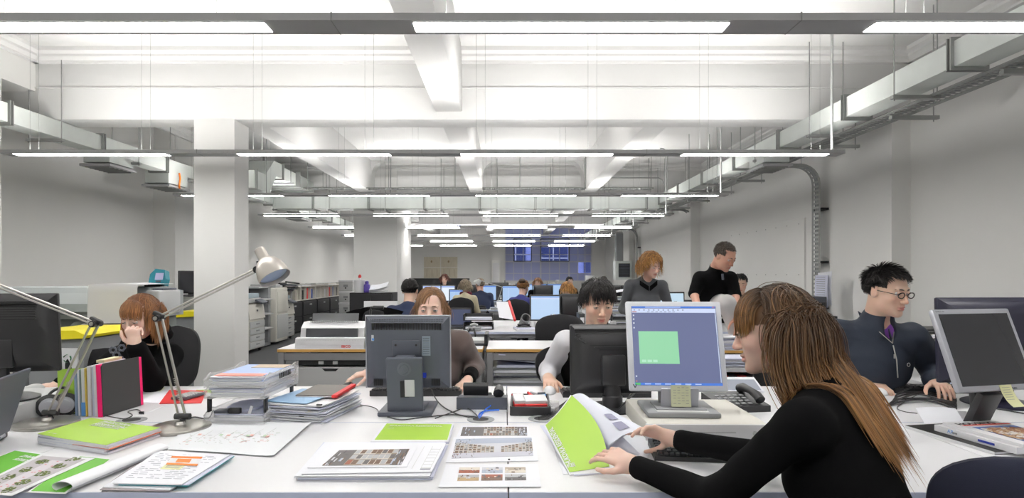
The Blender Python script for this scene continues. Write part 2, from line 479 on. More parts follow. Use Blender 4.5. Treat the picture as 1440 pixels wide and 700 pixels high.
for i, (y, lab) in enumerate(((7.87, 'vertical cable tray on the right wall, nearest of the three'), (13.1, 'vertical cable tray on the right wall, middle of the three'), (18.6, 'vertical cable tray on the right wall, farthest of the three'))):
    m = MB()
    arc = [(3.60, y, 2.80), (3.8, y, 2.80)]+[(3.9+.25*math.sin(R(a)), y, 2.55+.25*math.cos(R(a))) for a in range(0, 91, 15)]+[(4.15, y, .75)]
    tray_run(m, arc, .17, (0, 1, 0))
    for k in range(4): m.tube([(p[0]+.012, y-.05+.03*k, p[2]) for p in arc], .009, [galvd, grey][k % 2], 5)
    m.bb(4.16, 4.255, y-.12, y+.12, 1.5, 1.53, blackm); m.bb(4.16, 4.255, y-.12, y+.12, 2.2, 2.23, blackm)
    if i == 0: m.bb(4.16, 4.255, y-.12, y+.12, .9, .93, blackm)
    m.build('cable_tray', label=lab, cat='cable tray', group='vertical cable trays on the right wall')
m = MB(); tray_run(m, [(-4.4, 11.8, 3.07), (2.95, 11.8, 3.07)], .18, (0, 1, 0))
for k in range(6): 
    x = -3.6+1.3*k; m.cyl((x, 11.68, 3.05), (x, 11.68, CE), .006, galvd, n=5); m.cyl((x, 11.9, 3.05), (x, 11.9, CE), .006, galvd, n=5)
m.tube([(1.75, 12.3, 3.0), (1.75, 12.3, 3.33), (1.78, 12.3, 3.37), (3.2, 12.3, 3.37), (3.27, 12.3, 3.33), (3.3, 12.3, 3.25)], .014, galvd, 6)
m.build('cable_tray', label='perforated cable tray crossing above the wide transverse duct', cat='cable tray')
# fan unit and duct at the far right
t = thing('wall_fan_unit', 'grey box with dark louvred grille on the far right wall', 'air handling unit', (3.82, 19.2, 1.5))
m = MB(); m.bb(-.28, .24, -.3, .1, -.30, .30, galv, .01); m.build('casing', t)
m = MB(); m.bb(-.18, .18, -.325, -.295, -.22, .22, blackm)
for k in range(9): m.bb(-.17, .17, -.34, -.32, -.2+.048*k, -.18+.048*k, dgrey)
m.build('grille', t)
m = MB(); m.bb(-.22, .0, -.15, .1, .30, 1.2, grey, .005); m.build('duct', t)

# ---------------------------------------------------------------- camera, world, view
cam = bpy.data.cameras.new('camera'); co = bpy.data.objects.new('camera', cam); COL.objects.link(co)
co.location = (0, 0, H); co.rotation_euler = (R(90), 0, 0)
cam.sensor_width = 36; cam.lens = F/1440*36; cam.shift_x = (720-CX)/1440; cam.shift_y = (CY-350)/1440
cam.clip_start = .05; cam.clip_end = 200
sc = bpy.context.scene; sc.camera = co
sc.view_settings.view_transform = 'Standard'; sc.view_settings.look = 'None'; sc.view_settings.gamma = 1; sc.view_settings.use_curve_mapping = False
sc.view_settings.exposure = 0.0
w = bpy.data.worlds.new('sky'); sc.world = w; w.use_nodes = True
nt = w.node_tree; bg = nt.nodes['Background']; sky = nt.nodes.new('ShaderNodeTexSky'); sky.sky_type = 'HOSEK_WILKIE'; sky.sun_direction = (.3, -.8, .25)
hs = nt.nodes.new('ShaderNodeMix'); hs.data_type = 'RGBA'; hs.inputs['Factor'].default_value = .6; hs.inputs['B'].default_value = (.46, .50, .78, 1)
nt.links.new(sky.outputs[0], hs.inputs['A']); nt.links.new(hs.outputs['Result'], bg.inputs['Color']); bg.inputs['Strength'].default_value = 3.0
sc.cycles.max_bounces = 8; sc.cycles.diffuse_bounces = 5; sc.cycles.caustics_reflective = False; sc.cycles.caustics_refractive = False
sc.cycles.sample_clamp_indirect = 4
# ================================================================ PEOPLE: smooth signed-distance bodies
def n3(v): return np.array([v[0], v[1], v[2]], dtype=np.float32)
class SDF:
    def __init__(s): s.p = []
    def cap(s, a, b, ra, rb=None, k=.02, flat=None): s.p.append(('c', n3(a), n3(b), ra, ra if rb is None else rb, k, 1)); return s
    def ell(s, c, r, rot=None, k=.02, sign=1):
        s.p.append(('e', n3(c), n3(r), rot, None, k, sign)); return s
    def mesh(s, vx, cut=None, noise=0.0, nscale=20.0):
        lo = np.array([1e9]*3); hi = -lo
        for p in s.p:
            if p[0] == 'c':
                r = max(p[3], p[4]); l = np.minimum(p[1], p[2])-r; h = np.maximum(p[1], p[2])+r
            else:
                r = max(p[2]); l = p[1]-r; h = p[1]+r
            if p[6] > 0: lo = np.minimum(lo, l); hi = np.maximum(hi, h)
        lo = lo-3*vx-.01; n = np.ceil((hi+.01+3*vx-lo)/vx).astype(int)+1
        ax = [(lo[i]+vx*np.arange(n[i])).astype(np.float32) for i in range(3)]
        f = np.full(tuple(n), .08, dtype=np.float32)
        for p in s.p:
            k = max(p[5], 1e-4)
            if p[0] == 'c': r = max(p[3], p[4]); l = np.minimum(p[1], p[2])-r; h = np.maximum(p[1], p[2])+r
            else: r = max(p[2]); l = p[1]-r; h = p[1]+r
            mg = k+2*vx+.004
            i0 = np.maximum(0, np.floor((l-mg-lo)/vx).astype(int)); i1 = np.minimum(n, np.ceil((h+mg-lo)/vx).astype(int)+1)
            if (i1 <= i0).any(): continue
            X = ax[0][i0[0]:i1[0], None, None]; Y = ax[1][None, i0[1]:i1[1], None]; Z = ax[2][None, None, i0[2]:i1[2]]
            if p[0] == 'c':
                a, b = p[1], p[2]; ba = b-a; L = float(ba @ ba)+1e-9
                t = ((X-a[0])*ba[0]+(Y-a[1])*ba[1]+(Z-a[2])*ba[2])/L; t = np.clip(t, 0, 1)
                d = np.sqrt((X-a[0]-t*ba[0])**2+(Y-a[1]-t*ba[1])**2+(Z-a[2]-t*ba[2])**2)-(p[3]+(p[4]-p[3])*t)
            else:
                c, rr, rot = p[1], p[2], p[3]; x, y, z = X-c[0], Y-c[1], Z-c[2]
                if rot is not None:
                    q = np.array([[rot[i][j] for j in range(3)] for i in range(3)], dtype=np.float32)   # columns = local axes
                    x, y, z = (q[0, 0]*x+q[1, 0]*y+q[2, 0]*z, q[0, 1]*x+q[1, 1]*y+q[2, 1]*z, q[0, 2]*x+q[1, 2]*y+q[2, 2]*z)
                k0 = np.sqrt((x/rr[0])**2+(y/rr[1])**2+(z/rr[2])**2); k1 = np.sqrt((x/rr[0]**2)**2+(y/rr[1]**2)**2+(z/rr[2]**2)**2)+1e-6
                d = k0*(k0-1)/k1
            g = f[i0[0]:i1[0], i0[1]:i1[1], i0[2]:i1[2]]
            if p[6] > 0:
                h_ = np.maximum(k-np.abs(g-d), 0)/k; g[...] = np.minimum(g, d)-h_*h_*k*.25
            else:
                d = -d; h_ = np.maximum(k-np.abs(g-d), 0)/k; g[...] = np.maximum(g, d)+h_*h_*k*.25
        if noise:
            X = ax[0][:, None, None]; Y = ax[1][None, :, None]; Z = ax[2][None, None, :]
            f += noise*(np.sin(X*nscale*1.3+Z*nscale*2.1+1.7*np.sin(Y*nscale))*np.sin(Z*nscale*1.1+Y*nscale*.9+1.3*np.sin(X*nscale*.8)))
        if cut is not None:
            X = ax[0][:, None, None]; Y = ax[1][None, :, None]; Z = ax[2][None, None, :]
            for (c, nn) in cut:     # keep the side the normal points away from
                f = np.maximum(f, (X-c[0])*nn[0]+(Y-c[1])*nn[1]+(Z-c[2])*nn[2])
        ins = f < 0
        c = ins[:-1, :-1, :-1].astype(np.int8)
        tot = c.copy()
        for i, j, k in ((1,0,0),(0,1,0),(1,1,0),(0,0,1),(1,0,1),(0,1,1),(1,1,1)):
            tot += ins[i:ins.shape[0]-1+i, j:ins.shape[1]-1+j, k:ins.shape[2]-1+k]
        act = (tot > 0) & (tot < 8); idx = np.argwhere(act)
        ids = np.full(act.shape, -1, dtype=np.int32); ids[act] = np.arange(len(idx))
        acc = np.zeros((len(idx), 3), dtype=np.float64); cnt = np.zeros(len(idx))
        cor = [(i, j, k) for i in (0, 1) for j in (0, 1) for k in (0, 1)]
        val = {q: f[idx[:, 0]+q[0], idx[:, 1]+q[1], idx[:, 2]+q[2]] for q in cor}
        for q in cor:
            for a in range(3):
                if q[a]: continue
                q2 = list(q); q2[a] = 1; q2 = tuple(q2)
                va, vb = val[q], val[q2]; cr = (va < 0) != (vb < 0)
                t = np.where(cr, va/np.where(cr, va-vb, 1), 0)
                pt = np.zeros((len(idx), 3)); pt[:] = q; pt[:, a] += t
                acc[cr] += pt[cr]; cnt[cr] += 1
        V = lo+(idx+acc/cnt[:, None])*vx
        quads = []
        for a in range(3):
            b_, c_ = (a+1) % 3, (a+2) % 3
            sl0 = [slice(1, -1)]*3; sl1 = [slice(1, -1)]*3
            sl0[a] = slice(0, -1); sl1[a] = slice(1, None)
            A = ins[tuple(sl0)]; B = ins[tuple(sl1)]
            for flip, mask in ((False, A & ~B), (True, ~A & B)):
                e = np.argwhere(mask)
                if not len(e): continue
                e = e.copy(); e[:, b_] += 1; e[:, c_] += 1
                db = np.zeros(3, int); db[b_] = 1; dc = np.zeros(3, int); dc[c_] = 1
                q = np.stack([ids[tuple((e-db-dc).T)], ids[tuple((e-dc).T)], ids[tuple(e.T)], ids[tuple((e-db).T)]], 1)
                if flip: q = q[:, ::-1]
                quads.append(q)
        Q = np.concatenate(quads); Q = Q[(Q >= 0).all(1)]
        return V, Q
def mesh_obj(name, V, Q, mt, parent, attrs=None, smooth=True, extra=None):
    me = bpy.data.meshes.new(name)
    nv = len(V); ev = []; ef = []; emi = []
    mats = [mt]
    if extra is not None:
        ev = [tuple(v) for v in extra.v]; ef = extra.f; base = 1
        mats += extra.mats; emi = [i+1 for i in extra.m]
    verts = np.concatenate([V, np.array(ev)]) if ev else V
    if ef:
        me.from_pydata(verts.tolist(), [], Q.tolist()+[[nv+k for k in f] for f in ef])
        me.polygons.foreach_set('material_index', [0]*len(Q)+emi)
    else:
        me.vertices.add(len(verts)); me.vertices.foreach_set('co', verts.astype(np.float32).ravel())
        me.loops.add(4*len(Q)); me.loops.foreach_set('vertex_index', Q.astype(np.int32).ravel())
        me.polygons.add(len(Q)); me.polygons.foreach_set('loop_start', np.arange(0, 4*len(Q), 4, dtype=np.int32))
        try: me.polygons.foreach_set('loop_total', np.full(len(Q), 4, dtype=np.int32))
        except Exception: pass
        me.update(calc_edges=True)
    for x in mats: me.materials.append(x)
    me.polygons.foreach_set('use_smooth', [True]*len(me.polygons))
    if attrs is not None:
        a = me.color_attributes.new('zone', 'FLOAT_COLOR', 'POINT')
        c = np.zeros((len(verts), 4), dtype=np.float32); c[:, 3] = 1; c[:nv, :3] = attrs
        a.data.foreach_set('color', c.ravel())
    me.update()
    o = bpy.data.objects.new(name, me); COL.objects.link(o)
    if parent is not None: o.parent = parent
    return o

def skin_mat(name, col, hair, lip=(.55, .20, .17)):
    if name in MATS: return MATS[name]
    m = mat(name, col, .48, bump=.06, bscale=700, sss=.12)
    nt = m.node_tree; b = nt.nodes['Principled BSDF']
    at = nt.nodes.new('ShaderNodeVertexColor'); at.layer_name = 'zone'
    sp = nt.nodes.new('ShaderNodeSeparateColor'); nt.links.new(at.outputs['Color'], sp.inputs['Color'])
    x1 = nt.nodes.new('ShaderNodeMix'); x1.data_type = 'RGBA'; x1.inputs['A'].default_value = (*col, 1); x1.inputs['B'].default_value = (*lip, 1)
    x2 = nt.nodes.new('ShaderNodeMix'); x2.data_type = 'RGBA'; x2.inputs['B'].default_value = (*hair, 1)
    x0 = nt.nodes.new('ShaderNodeMix'); x0.data_type = 'RGBA'; x0.inputs['B'].default_value = (col[0]*.95, col[1]*.62, col[2]*.58, 1)
    nt.links.new(sp.outputs['Red'], x1.inputs['Factor']); nt.links.new(x1.outputs['Result'], x0.inputs['A']); nt.links.new(sp.outputs['Blue'], x0.inputs['Factor'])
    nt.links.new(x0.outputs['Result'], x2.inputs['A']); nt.links.new(sp.outputs['Green'], x2.inputs['Factor'])
    nt.links.new(x2.outputs['Result'], b.inputs['Base Color'])
    return m
def hair_mat(name, root, tip):
    if name in MATS: return MATS[name]
    m = mat(name, root, .42, spec=.5)
    nt = m.node_tree; b = nt.nodes['Principled BSDF']
    at = nt.nodes.new('ShaderNodeVertexColor'); at.layer_name = 'strand'
    sp = nt.nodes.new('ShaderNodeSeparateColor'); nt.links.new(at.outputs['Color'], sp.inputs['Color'])
    x1 = nt.nodes.new('ShaderNodeMix'); x1.data_type = 'RGBA'; x1.inputs['A'].default_value = (*root, 1); x1.inputs['B'].default_value = (*tip, 1)
    nt.links.new(sp.outputs['Green'], x1.inputs['Factor'])
    x2 = nt.nodes.new('ShaderNodeMix'); x2.data_type = 'RGBA'; x2.blend_type = 'MULTIPLY'; x2.inputs['Factor'].default_value = 1
    mr = nt.nodes.new('ShaderNodeMapRange'); mr.inputs['To Min'].default_value = .55; mr.inputs['To Max'].default_value = 1.45
    nt.links.new(sp.outputs['Red'], mr.inputs['Value'])
    nt.links.new(x1.outputs['Result'], x2.inputs['A']); nt.links.new(mr.outputs['Result'], x2.inputs['B'])
    nt.links.new(x2.outputs['Result'], b.inputs['Base Color'])
    b.inputs['Anisotropic'].default_value = .4
    return m
eyew = mat('eye_white', (.72, .70, .68), .2); eyeb = mat('iris_brown', (.05, .025, .015), .15); eyebl = mat('iris_grey_blue', (.13, .17, .20), .15); pup = mat('pupil', (.004, .004, .004), .1)

def head_frame(c, fwd, roll=0.0):
    f = Vector(fwd).normalized(); x = f.cross(Vector((0, 0, 1))).normalized(); z = x.cross(f)
    if roll: q = Matrix.Rotation(R(roll), 3, f); x = q @ x; z = q @ z
    M = Matrix((x, f, z)).transposed().to_4x4(); M.translation = Vector(c)
    return M
def add_head(S, M, s=1.0, fem=False, neck=None, wide=1.0, detail=True, ears=True):
    r3 = M.to_3x3(); P = lambda x, y, z: M @ Vector((x*s*wide, y*s, z*s))
    E = lambda x, y, z, a, b, c, k, sg=1: S.ell(P(x, y, z), (a*s*wide, b*s, c*s), r3, k*s, sg)
    E(0, -.014, .032, .074, .093, .082, .01)
    E(0, .022, -.022, .0625, .063, .082, .03)
    jw = .046 if fem else .052
    E(0, .032, -.068, jw, .048, .042 if fem else .046, .03)
    E(0, .074, -.099, .019 if fem else .023, .017, .015, .025)
    for q in (-1, 1):
        E(q*.040, .052, -.028, .020, .024, .020, .02)
        if ears: E(q*.073, -.006, -.008, .008, .018, .030, .004)
    if detail:
        S.cap(P(-.034, .076, .020), P(.034, .076, .020), .009*s, k=.012*s)
        for q in (-1, 1): E(q*.031, .095, .001, .017, .015, .0115, .008, -1)
        S.cap(P(0, .082, .004), P(0, .103, -.034), .0075*s, .0105*s, k=.010*s)
        for q in (-1, 1): E(q*.0105, .096, -.037, .0085, .010, .0075, .005)
        E(0, .087, -.0605, .0215, .0105, .0058, .004); E(0, .086, -.0725, .019, .0105, .0066, .004)
        E(0, .0985, -.0665, .022, .004, .0012, .003, -1)
    if neck is not None:
        S.cap(P(0, -.026, -.055), neck, (.043 if fem else .051)*s, (.048 if fem else .058)*s, k=.025)
def head_extras(M, s=1.0, hairc=None, brow=None, iris=None, half=.35, wide=1.0, lid=None):
    """eyes, lids and brows joined into the body mesh"""
    m = MB(M @ Matrix.Scale(s, 4))
    for q in (-1, 1):
        c = Vector((q*.031*wide, .0755, .001))
        m.sph(c, .0125, eyew, 12)
        m.sph(c+Vector((0, .0068, -.0008)), (.0062, .0062, .0062), iris or eyeb, 10)
        m.sph(c+Vector((0, .0108, -.0008)), (.0028, .0024, .0028), pup, 8)
        if lid is not None:       # upper and lower lid: shells round the eyeball
            for sg, a0 in ((1, 90-75*half), (-1, 68)):
                vs = []; fs = []; n = 12; r = .0138
                for i in range(6):
                    th = R(90-(90-a0)*0-0) if 0 else R(a0*(1-i/5)*.0+ (a0+(100-a0)*i/5))
                    for k in range(n+1):
                        ph = R(-62+124*k/n)
                        ed = math.cos(ph)**.7
                        el = R((90-math.degrees(th)))*1.0
                        e2 = (math.radians(90)-th) if 0 else th
                        # elevation measured from horizontal
                        e = (math.pi/2-(math.pi/2-R(20 if sg > 0 else 22)*(ed)*(1.0-half*1.0 if sg > 0 else .9)))
                        e = R(18*(1-half))*ed if sg > 0 else R(22)*ed
                        e = e+(R(85)-e)*i/5
                        v = Vector((math.sin(ph)*math.cos(e), math.cos(ph)*math.cos(e), sg*math.sin(e)))*r+c
                        vs.append(v)
                for i in range(5):
                    for k in range(n):
                        a = i*(n+1)+k; fs.append([a, a+1, a+n+2, a+n+1] if sg < 0 else [a+n+1, a+n+2, a+1, a])
                m.add(vs, fs, lid, True)
                if sg > 0:        # lash line
                    m.tube([vs[k]*1.0+Vector((0, .0006, 0)) for k in range(0, n+1)], .0009, brow or blackm, 4)
        if brow is not None:
            pts = [Vector((q*(.013+.0345*t)*wide, .0905-.016*t*t-.004*t, .0205+.0032*math.sin(math.pi*t)-.0015*t)) for t in (0, .2, .4, .6, .8, 1)]
            m.tube(pts, [.0026, .0034, .0034, .003, .0022, .001], brow, 6, flat=.8)
    return m
def add_hand(S, wr, d, nrm, side, curl=.35, spread=1.0, s=1.0, thumb=(.55, .5), curls=None, thin=1.0):
    """wr wrist point; d finger direction; nrm palm normal (out of the palm); side +1 puts the thumb on cross(d,nrm)"""
    d = Vector(d).normalized(); nrm = Vector(nrm); nrm = (nrm-d*nrm.dot(d)).normalized(); lat = d.cross(nrm)*side
    P = lambda a, b, c: Vector(wr)+(d*a+lat*b+nrm*c)*s
    for b, a1 in ((.027, .088), (.009, .091), (-.009, .087), (-.026, .078)):
        S.cap(P(.012, b*.55, 0), P(a1, b, -.002), .0125*s, .0105*s, k=.012)
    S.cap(P(-.03, 0, 0), P(.02, 0, 0), .023*s, .024*s, k=.02)
    L = [(.027, .088, (.040, .025, .020)), (.009, .091, (.044, .028, .021)), (-.009, .087, (.041, .026, .021)), (-.026, .078, (.032, .020, .018))]
    for i, (b, a1, segs) in enumerate(L):
        c = (curls[i] if curls else curl); ang = 0; p = P(a1, b, -.002); off = b*spread*.9
        for j, l in enumerate(segs):
            ang += c*(.9, 1.1, .7)[j]
            v = (d*math.cos(ang)+nrm*math.sin(ang)+lat*off*4).normalized()
            q = p+v*l*s; r0 = (.0088, .0080, .0072)[j]*s*thin; r1 = (.0080, .0072, .0060)[j]*s*thin
            S.cap(p, q, r0, r1, k=.003); p = q
    t0 = P(.022, .022, .004); v1 = (d*.62+lat*.75+nrm*thumb[0]*.6).normalized(); t1 = t0+v1*.040*s
    v2 = (d*.85+lat*.42+nrm*thumb[1]*.8).normalized(); t2 = t1+v2*.032*s; v3 = (d*1+lat*.15+nrm*thumb[1]).normalized(); t3 = t2+v3*.024*s
    S.cap(t0, t1, .014*s, .0105*s, k=.012); S.cap(t1, t2, .0100*s, .0088*s, k=.003); S.cap(t2, t3, .0088*s, .0070*s, k=.003)

def sim_hair(name, parent, HM, hm, s=1.0, n=700, region=None, length=None, comb=None, width=.0022, steps=12, grav=.25, off=(.004, .016), coll=(), wave=0.0, wfreq=30, seed=1, tipmix=1.0, sides=3, wide=1.0, stiff=0.0, rowfn=None, label=None, clump=0.0, cling=.5, lift=.12, g0=.35, gdir=(0, 0, -1)):
    """strand hair: roots on the skull, each strand walks along its combing direction, sags and slides over the colliders"""
    rg = np.random.default_rng(seed)
    c0 = np.array([0, -.014, .032])*s; r0 = np.array([.074*wide, .093, .082])*s
    roots = []; 
    while len(roots) < n:
        v = rg.normal(size=3); v /= np.linalg.norm(v)
        if region(v[0], v[1], v[2]): roots.append(v)
    U = np.array(roots)
    if clump: # draw near neighbours together
        pass
    p = c0+U*r0*.97
    M3 = np.array(HM.to_3x3()); T = np.array(HM.translation)
    d = np.array([comb(*u) for u in U], dtype=float); d += rg.normal(size=d.shape)*.03
    N0 = U/r0; N0 /= np.linalg.norm(N0, axis=1)[:, None]
    d -= N0*(d*N0).sum(1)[:, None]; d /= np.linalg.norm(d, axis=1)[:, None]+1e-6; d += N0*lift; d /= np.linalg.norm(d, axis=1)[:, None]
    Ls = np.array([length(*u) for u in U])*(1+rg.normal(size=n)*.08); Ls = np.maximum(Ls, .006)
    layer = rg.random(n); of = off[0]+(off[1]-off[0])*layer
    pw = p @ M3.T+T; dw = d @ M3.T; c0w = M3 @ c0+T
    ells = [(c0w, r0, M3), (M3 @ (np.array([0, .022, -.022])*s)+T, np.array([.0625*wide, .063, .082])*s, M3)]
    caps = []
    for q in coll:
        if q[0] == 'c': caps.append((np.array(q[1]), np.array(q[2]), q[3], q[4]))
        else: ells.append((np.array(q[1]), np.array(q[2]), np.array(q[3])))
    pts = [pw.copy()]; ph = rg.random(n)*6.28; wdir = rg.normal(size=(n, 3))
    gd = np.array(gdir, dtype=float); gd /= np.linalg.norm(gd)
    for i in range(steps):
        sl = (Ls/steps)[:, None]; t = (i+1)/steps
        sg = min(1, max(0, (t-.28)/.25)); g = np.array([0, 0, -1.])*(1-sg)+gd*sg; g /= np.linalg.norm(g)
        gr = min(.95, grav*(g0+1.3*t))
        dw = dw*(1-gr)+g*gr
        dw /= np.linalg.norm(dw, axis=1)[:, None]
        step = dw.copy()
        if wave: step = step+wdir*wave*np.cos(ph+t*Ls*wfreq*6.28)[:, None]
        new = pw+step*sl
        ofi = of*(.25+.75*min(1, t*2.2))
        for (c, r, m3) in ells:
            q = (new-c) @ m3; rr = r+ofi[:, None]; k0 = np.sqrt(((q/rr)**2).sum(1)); ins = k0 < 1
            if ins.any():
                q[ins] = q[ins]/k0[ins][:, None]; new[ins] = (q[ins] @ m3.T)+c
        if cling:
            c, r, m3 = ells[0]; q = (new-c) @ m3; rr = r+ofi[:, None]; k0 = np.sqrt(((q/rr)**2).sum(1)); wgt = np.clip(q[:, 2]/r[2]+.35, 0, 1)*cling*(k0 > 1)
            new = ((q/k0[:, None]*(1+(k0-1)*(1-wgt))[:, None]) @ m3.T)+c
        for (a, b, ra, rb) in caps:
            ba = b-a; tt = np.clip(((new-a) @ ba)/(ba @ ba), 0, 1); cc = a+tt[:, None]*ba; v = new-cc; L = np.linalg.norm(v, axis=1); rr = ra+(rb-ra)*tt+of*.9
            ins = L < rr
            if ins.any(): new[ins] = cc[ins]+v[ins]/L[ins][:, None]*rr[ins][:, None]
        dd = new-pw; ln = np.linalg.norm(dd, axis=1)[:, None]+1e-9; dd /= ln
        dw = dd if not stiff else dw*stiff+dd*(1-stiff)
        pw = pw+dd*np.minimum(ln, sl*1.2); pts.append(pw.copy())
    P = np.array(pts)      # steps+1, n, 3
    K = steps+1
    tan = np.zeros_like(P); tan[1:-1] = P[2:]-P[:-2]; tan[0] = P[1]-P[0]; tan[-1] = P[-1]-P[-2]
    tan /= np.linalg.norm(tan, axis=2)[:, :, None]+1e-9
    outw = P-c0w; outw -= tan*(outw*tan).sum(2)[:, :, None]; outw /= np.linalg.norm(outw, axis=2)[:, :, None]+1e-9
    side = np.cross(tan, outw)
    tt = np.linspace(0, 1, K); prof = np.minimum(1, .45+tt*4)*np.sqrt(np.maximum(.02, 1-tt**4))
    wd = width*(.7+.6*rg.random(n))
    rad = prof[:, None]*wd[None, :]
    V = np.zeros((n, K, sides, 3))
    for k in range(sides):
        a = 2*math.pi*k/sides+.5
        V[:, :, k] = (P+(side*math.cos(a)*1.0+outw*math.sin(a)*.45)*rad[:, :, None]).transpose(1, 0, 2)
    V = V.reshape(-1, 3)
    base = (np.arange(n)*K*sides)[:, None, None]; ii = (np.arange(K-1)*sides)[None, :, None]; kk = np.arange(sides)[None, None, :]
    a = base+ii+kk; b = base+ii+(kk+1) % sides
    Q = np.stack([a, b, b+sides, a+sides], -1).reshape(-1, 4)
    me = bpy.data.meshes.new(name); me.vertices.add(len(V)); me.vertices.foreach_set('co', V.astype(np.float32).ravel())
    me.loops.add(4*len(Q)); me.loops.foreach_set('vertex_index', Q.astype(np.int32).ravel())
    me.polygons.add(len(Q)); me.polygons.foreach_set('loop_start', np.arange(0, 4*len(Q), 4, dtype=np.int32))
    me.update(calc_edges=True); me.materials.append(hm); me.polygons.foreach_set('use_smooth', [True]*len(Q))
    at = me.color_attributes.new('strand', 'FLOAT_COLOR', 'POINT')
    c = np.zeros((n, K, sides, 4), dtype=np.float32); c[..., 3] = 1
    c[..., 0] = rg.random(n)[:, None, None]; c[..., 1] = (tt**1.3)[None, :, None]*tipmix*(.5+rg.random(n))[:, None, None]
    at.data.foreach_set('color', np.clip(c, 0, 1).ravel())
    o = bpy.data.objects.new(name, me); COL.objects.link(o)
    if parent is not None: o.parent = parent
    if label: o['label'] = label
    return o

def zones(V, HM, s, hairline=None, wide=1.0, stub=0.0):
    """lip, scalp and blush zones of the head skin"""
    inv = np.array(HM.inverted()); q = (np.concatenate([V, np.ones((len(V), 1))], 1) @ inv.T)[:, :3]/s
    x, y, z = q[:, 0]/wide, q[:, 1], q[:, 2]
    lip = np.exp(-((x/.020)**4))*np.exp(-(((z+.0665)/.0092)**4))*(y > .07)
    lip = lip*(np.abs(x) < .026)
    u = np.stack([x/.074, (y+.014)/.093, (z-.032)/.082], 1); L = np.linalg.norm(u, axis=1)[:, None]+1e-6; u = u/L
    sc = np.zeros(len(V))
    if hairline is not None:
        near = (L[:, 0] < 1.25)
        sc = np.array([1.0 if (near[i] and hairline(*u[i])) else 0.0 for i in range(len(V))]) if len(V) < 400000 else sc
    bl = .35*np.exp(-(((np.abs(x)-.040)/.02)**2+((z+.025)/.018)**2))*(y > .03)+.5*np.exp(-((x/.012)**2+((z+.035)/.012)**2))*(y > .09)
    if stub: bl = bl
    return np.stack([lip, sc, bl], 1)

def radial(cx=0, cy=.15, cz=1.0):
    c = np.array([cx, cy, cz]); c = c/np.linalg.norm(c)
    def f(x, y, z):
        u = np.array([x, y, z]); return u-c*(u @ c)
    return f
def swept(cx=0, cy=.15, cz=1.0, back=1.2, y0=.1):
    f = radial(cx, cy, cz)
    return lambda x, y, z: f(x, y, z)+np.array([0, -back if y > y0 else 0, 0])
def bob_region(x, y, z):
    if y > .30: return z > .52 or (abs(x) > .74 and z > -.1 and y < .6)
    return default_hair_region(x, y, z)
def default_hair_region(x, y, z):
    # unit direction from the skull centre; y forward, z up
    if y > .1: return z > .40+.25*(y-.1)-.0*abs(x) or (abs(x) > .80 and z > -.15)
    if y > -.15: return z > -.25
    return z > -.72
def torso_parts(S, pel, chest, shL, shR, g=0.0, fem=False, s=1.0, k=.05, bust=.0, low=True):
    pel, chest, shL, shR = map(Vector, (pel, chest, shL, shR))
    up = (chest-pel).normalized(); x = (shR-shL); x = (x-up*x.dot(up)).normalized(); f = up.cross(x)
    r3 = Matrix((x, f, up)).transposed()
    mid = (pel+chest)/2; w = .150 if fem else .170
    S.ell(chest-up*.02, ((w+g)*s, (.105+g)*s, (.17+g)*s), r3, k)
    S.ell(mid-up*.02, ((w-.028+g)*s, (.095+g)*s, (.19+g)*s), r3, k)
    if low: S.ell(pel, ((w+.005+g)*s, (.115+g)*s, (.12+g)*s), r3, k)
    S.cap(shL+(chest-shL)*.12, shR+(chest-shR)*.12, (.052+g)*s, k=k)
    nb = (shL+shR)/2+up*.05
    S.cap(shL*.75+shR*.25+up*.012, nb+up*.0, (.040+g)*s, (.045+g)*s, k=k*.8); S.cap(shR*.75+shL*.25+up*.012, nb, (.040+g)*s, (.045+g)*s, k=k*.8)
    if bust:
        for q in (-1, 1): S.ell(chest+f*.075*s+x*q*.068*s-up*.05, ((.060+g)*s, (.05*bust+g)*s, (.060+g)*s), r3, .04)
    return r3
def arm(S, sh, el, wr, g=0.0, s=1.0, fem=False, k=.03, end=1.0, r=None):
    a, b, c = (.046, .036, .024) if fem else (.052, .041, .028)
    sh, el, wr = Vector(sh), Vector(el), Vector(wr)
    S.cap(sh, el, (a+g)*s, (b+g)*s, k=k); S.cap(el, el+(wr-el)*end, (b+g)*s, (b+(c-b)*end+g)*s, k=k)
trous = mat('dark_trousers', (.02, .022, .03), .9, bump=.4, bscale=700)
shoe_m = mat('black_leather', (.015, .014, .013), .4)
def seated_legs(pel, fwd, side_w=.10, z_seat=None, mt=None, parent=None, vx=.012, thick=1.0, name='trousers'):
    pel = Vector(pel); f = Vector((fwd[0], fwd[1], 0)).normalized(); x = f.cross(Vector((0, 0, 1)))
    S = SDF(); S.ell(pel, (.155, .14, .11), Matrix((x, f, Vector((0, 0, 1)))).transposed(), .04)
    sh = MB()
    for q in (-1, 1):
        hip = pel+x*q*.085+Vector((0, 0, -.02)); kn = pel+x*q*.12+f*.42; kn.z = pel.z-.03; an = kn+f*.02; an.z = .10
        S.cap(hip, kn, .085*thick, .06*thick, k=.04); S.cap(kn, an, .056*thick, .040*thick, k=.03)
        T = frame((an.x+f.x*.05, an.y+f.y*.05, .04), x=f, y=(-f.y, f.x, 0))
        sh.box((0, 0, 0), (.25, .09, .075), shoe_m, .03, 3, M=T)
    V, Q = S.mesh(vx); o = mesh_obj(name, V, Q, mt or trous, parent)
    sh.build('shoes', parent)
    return o

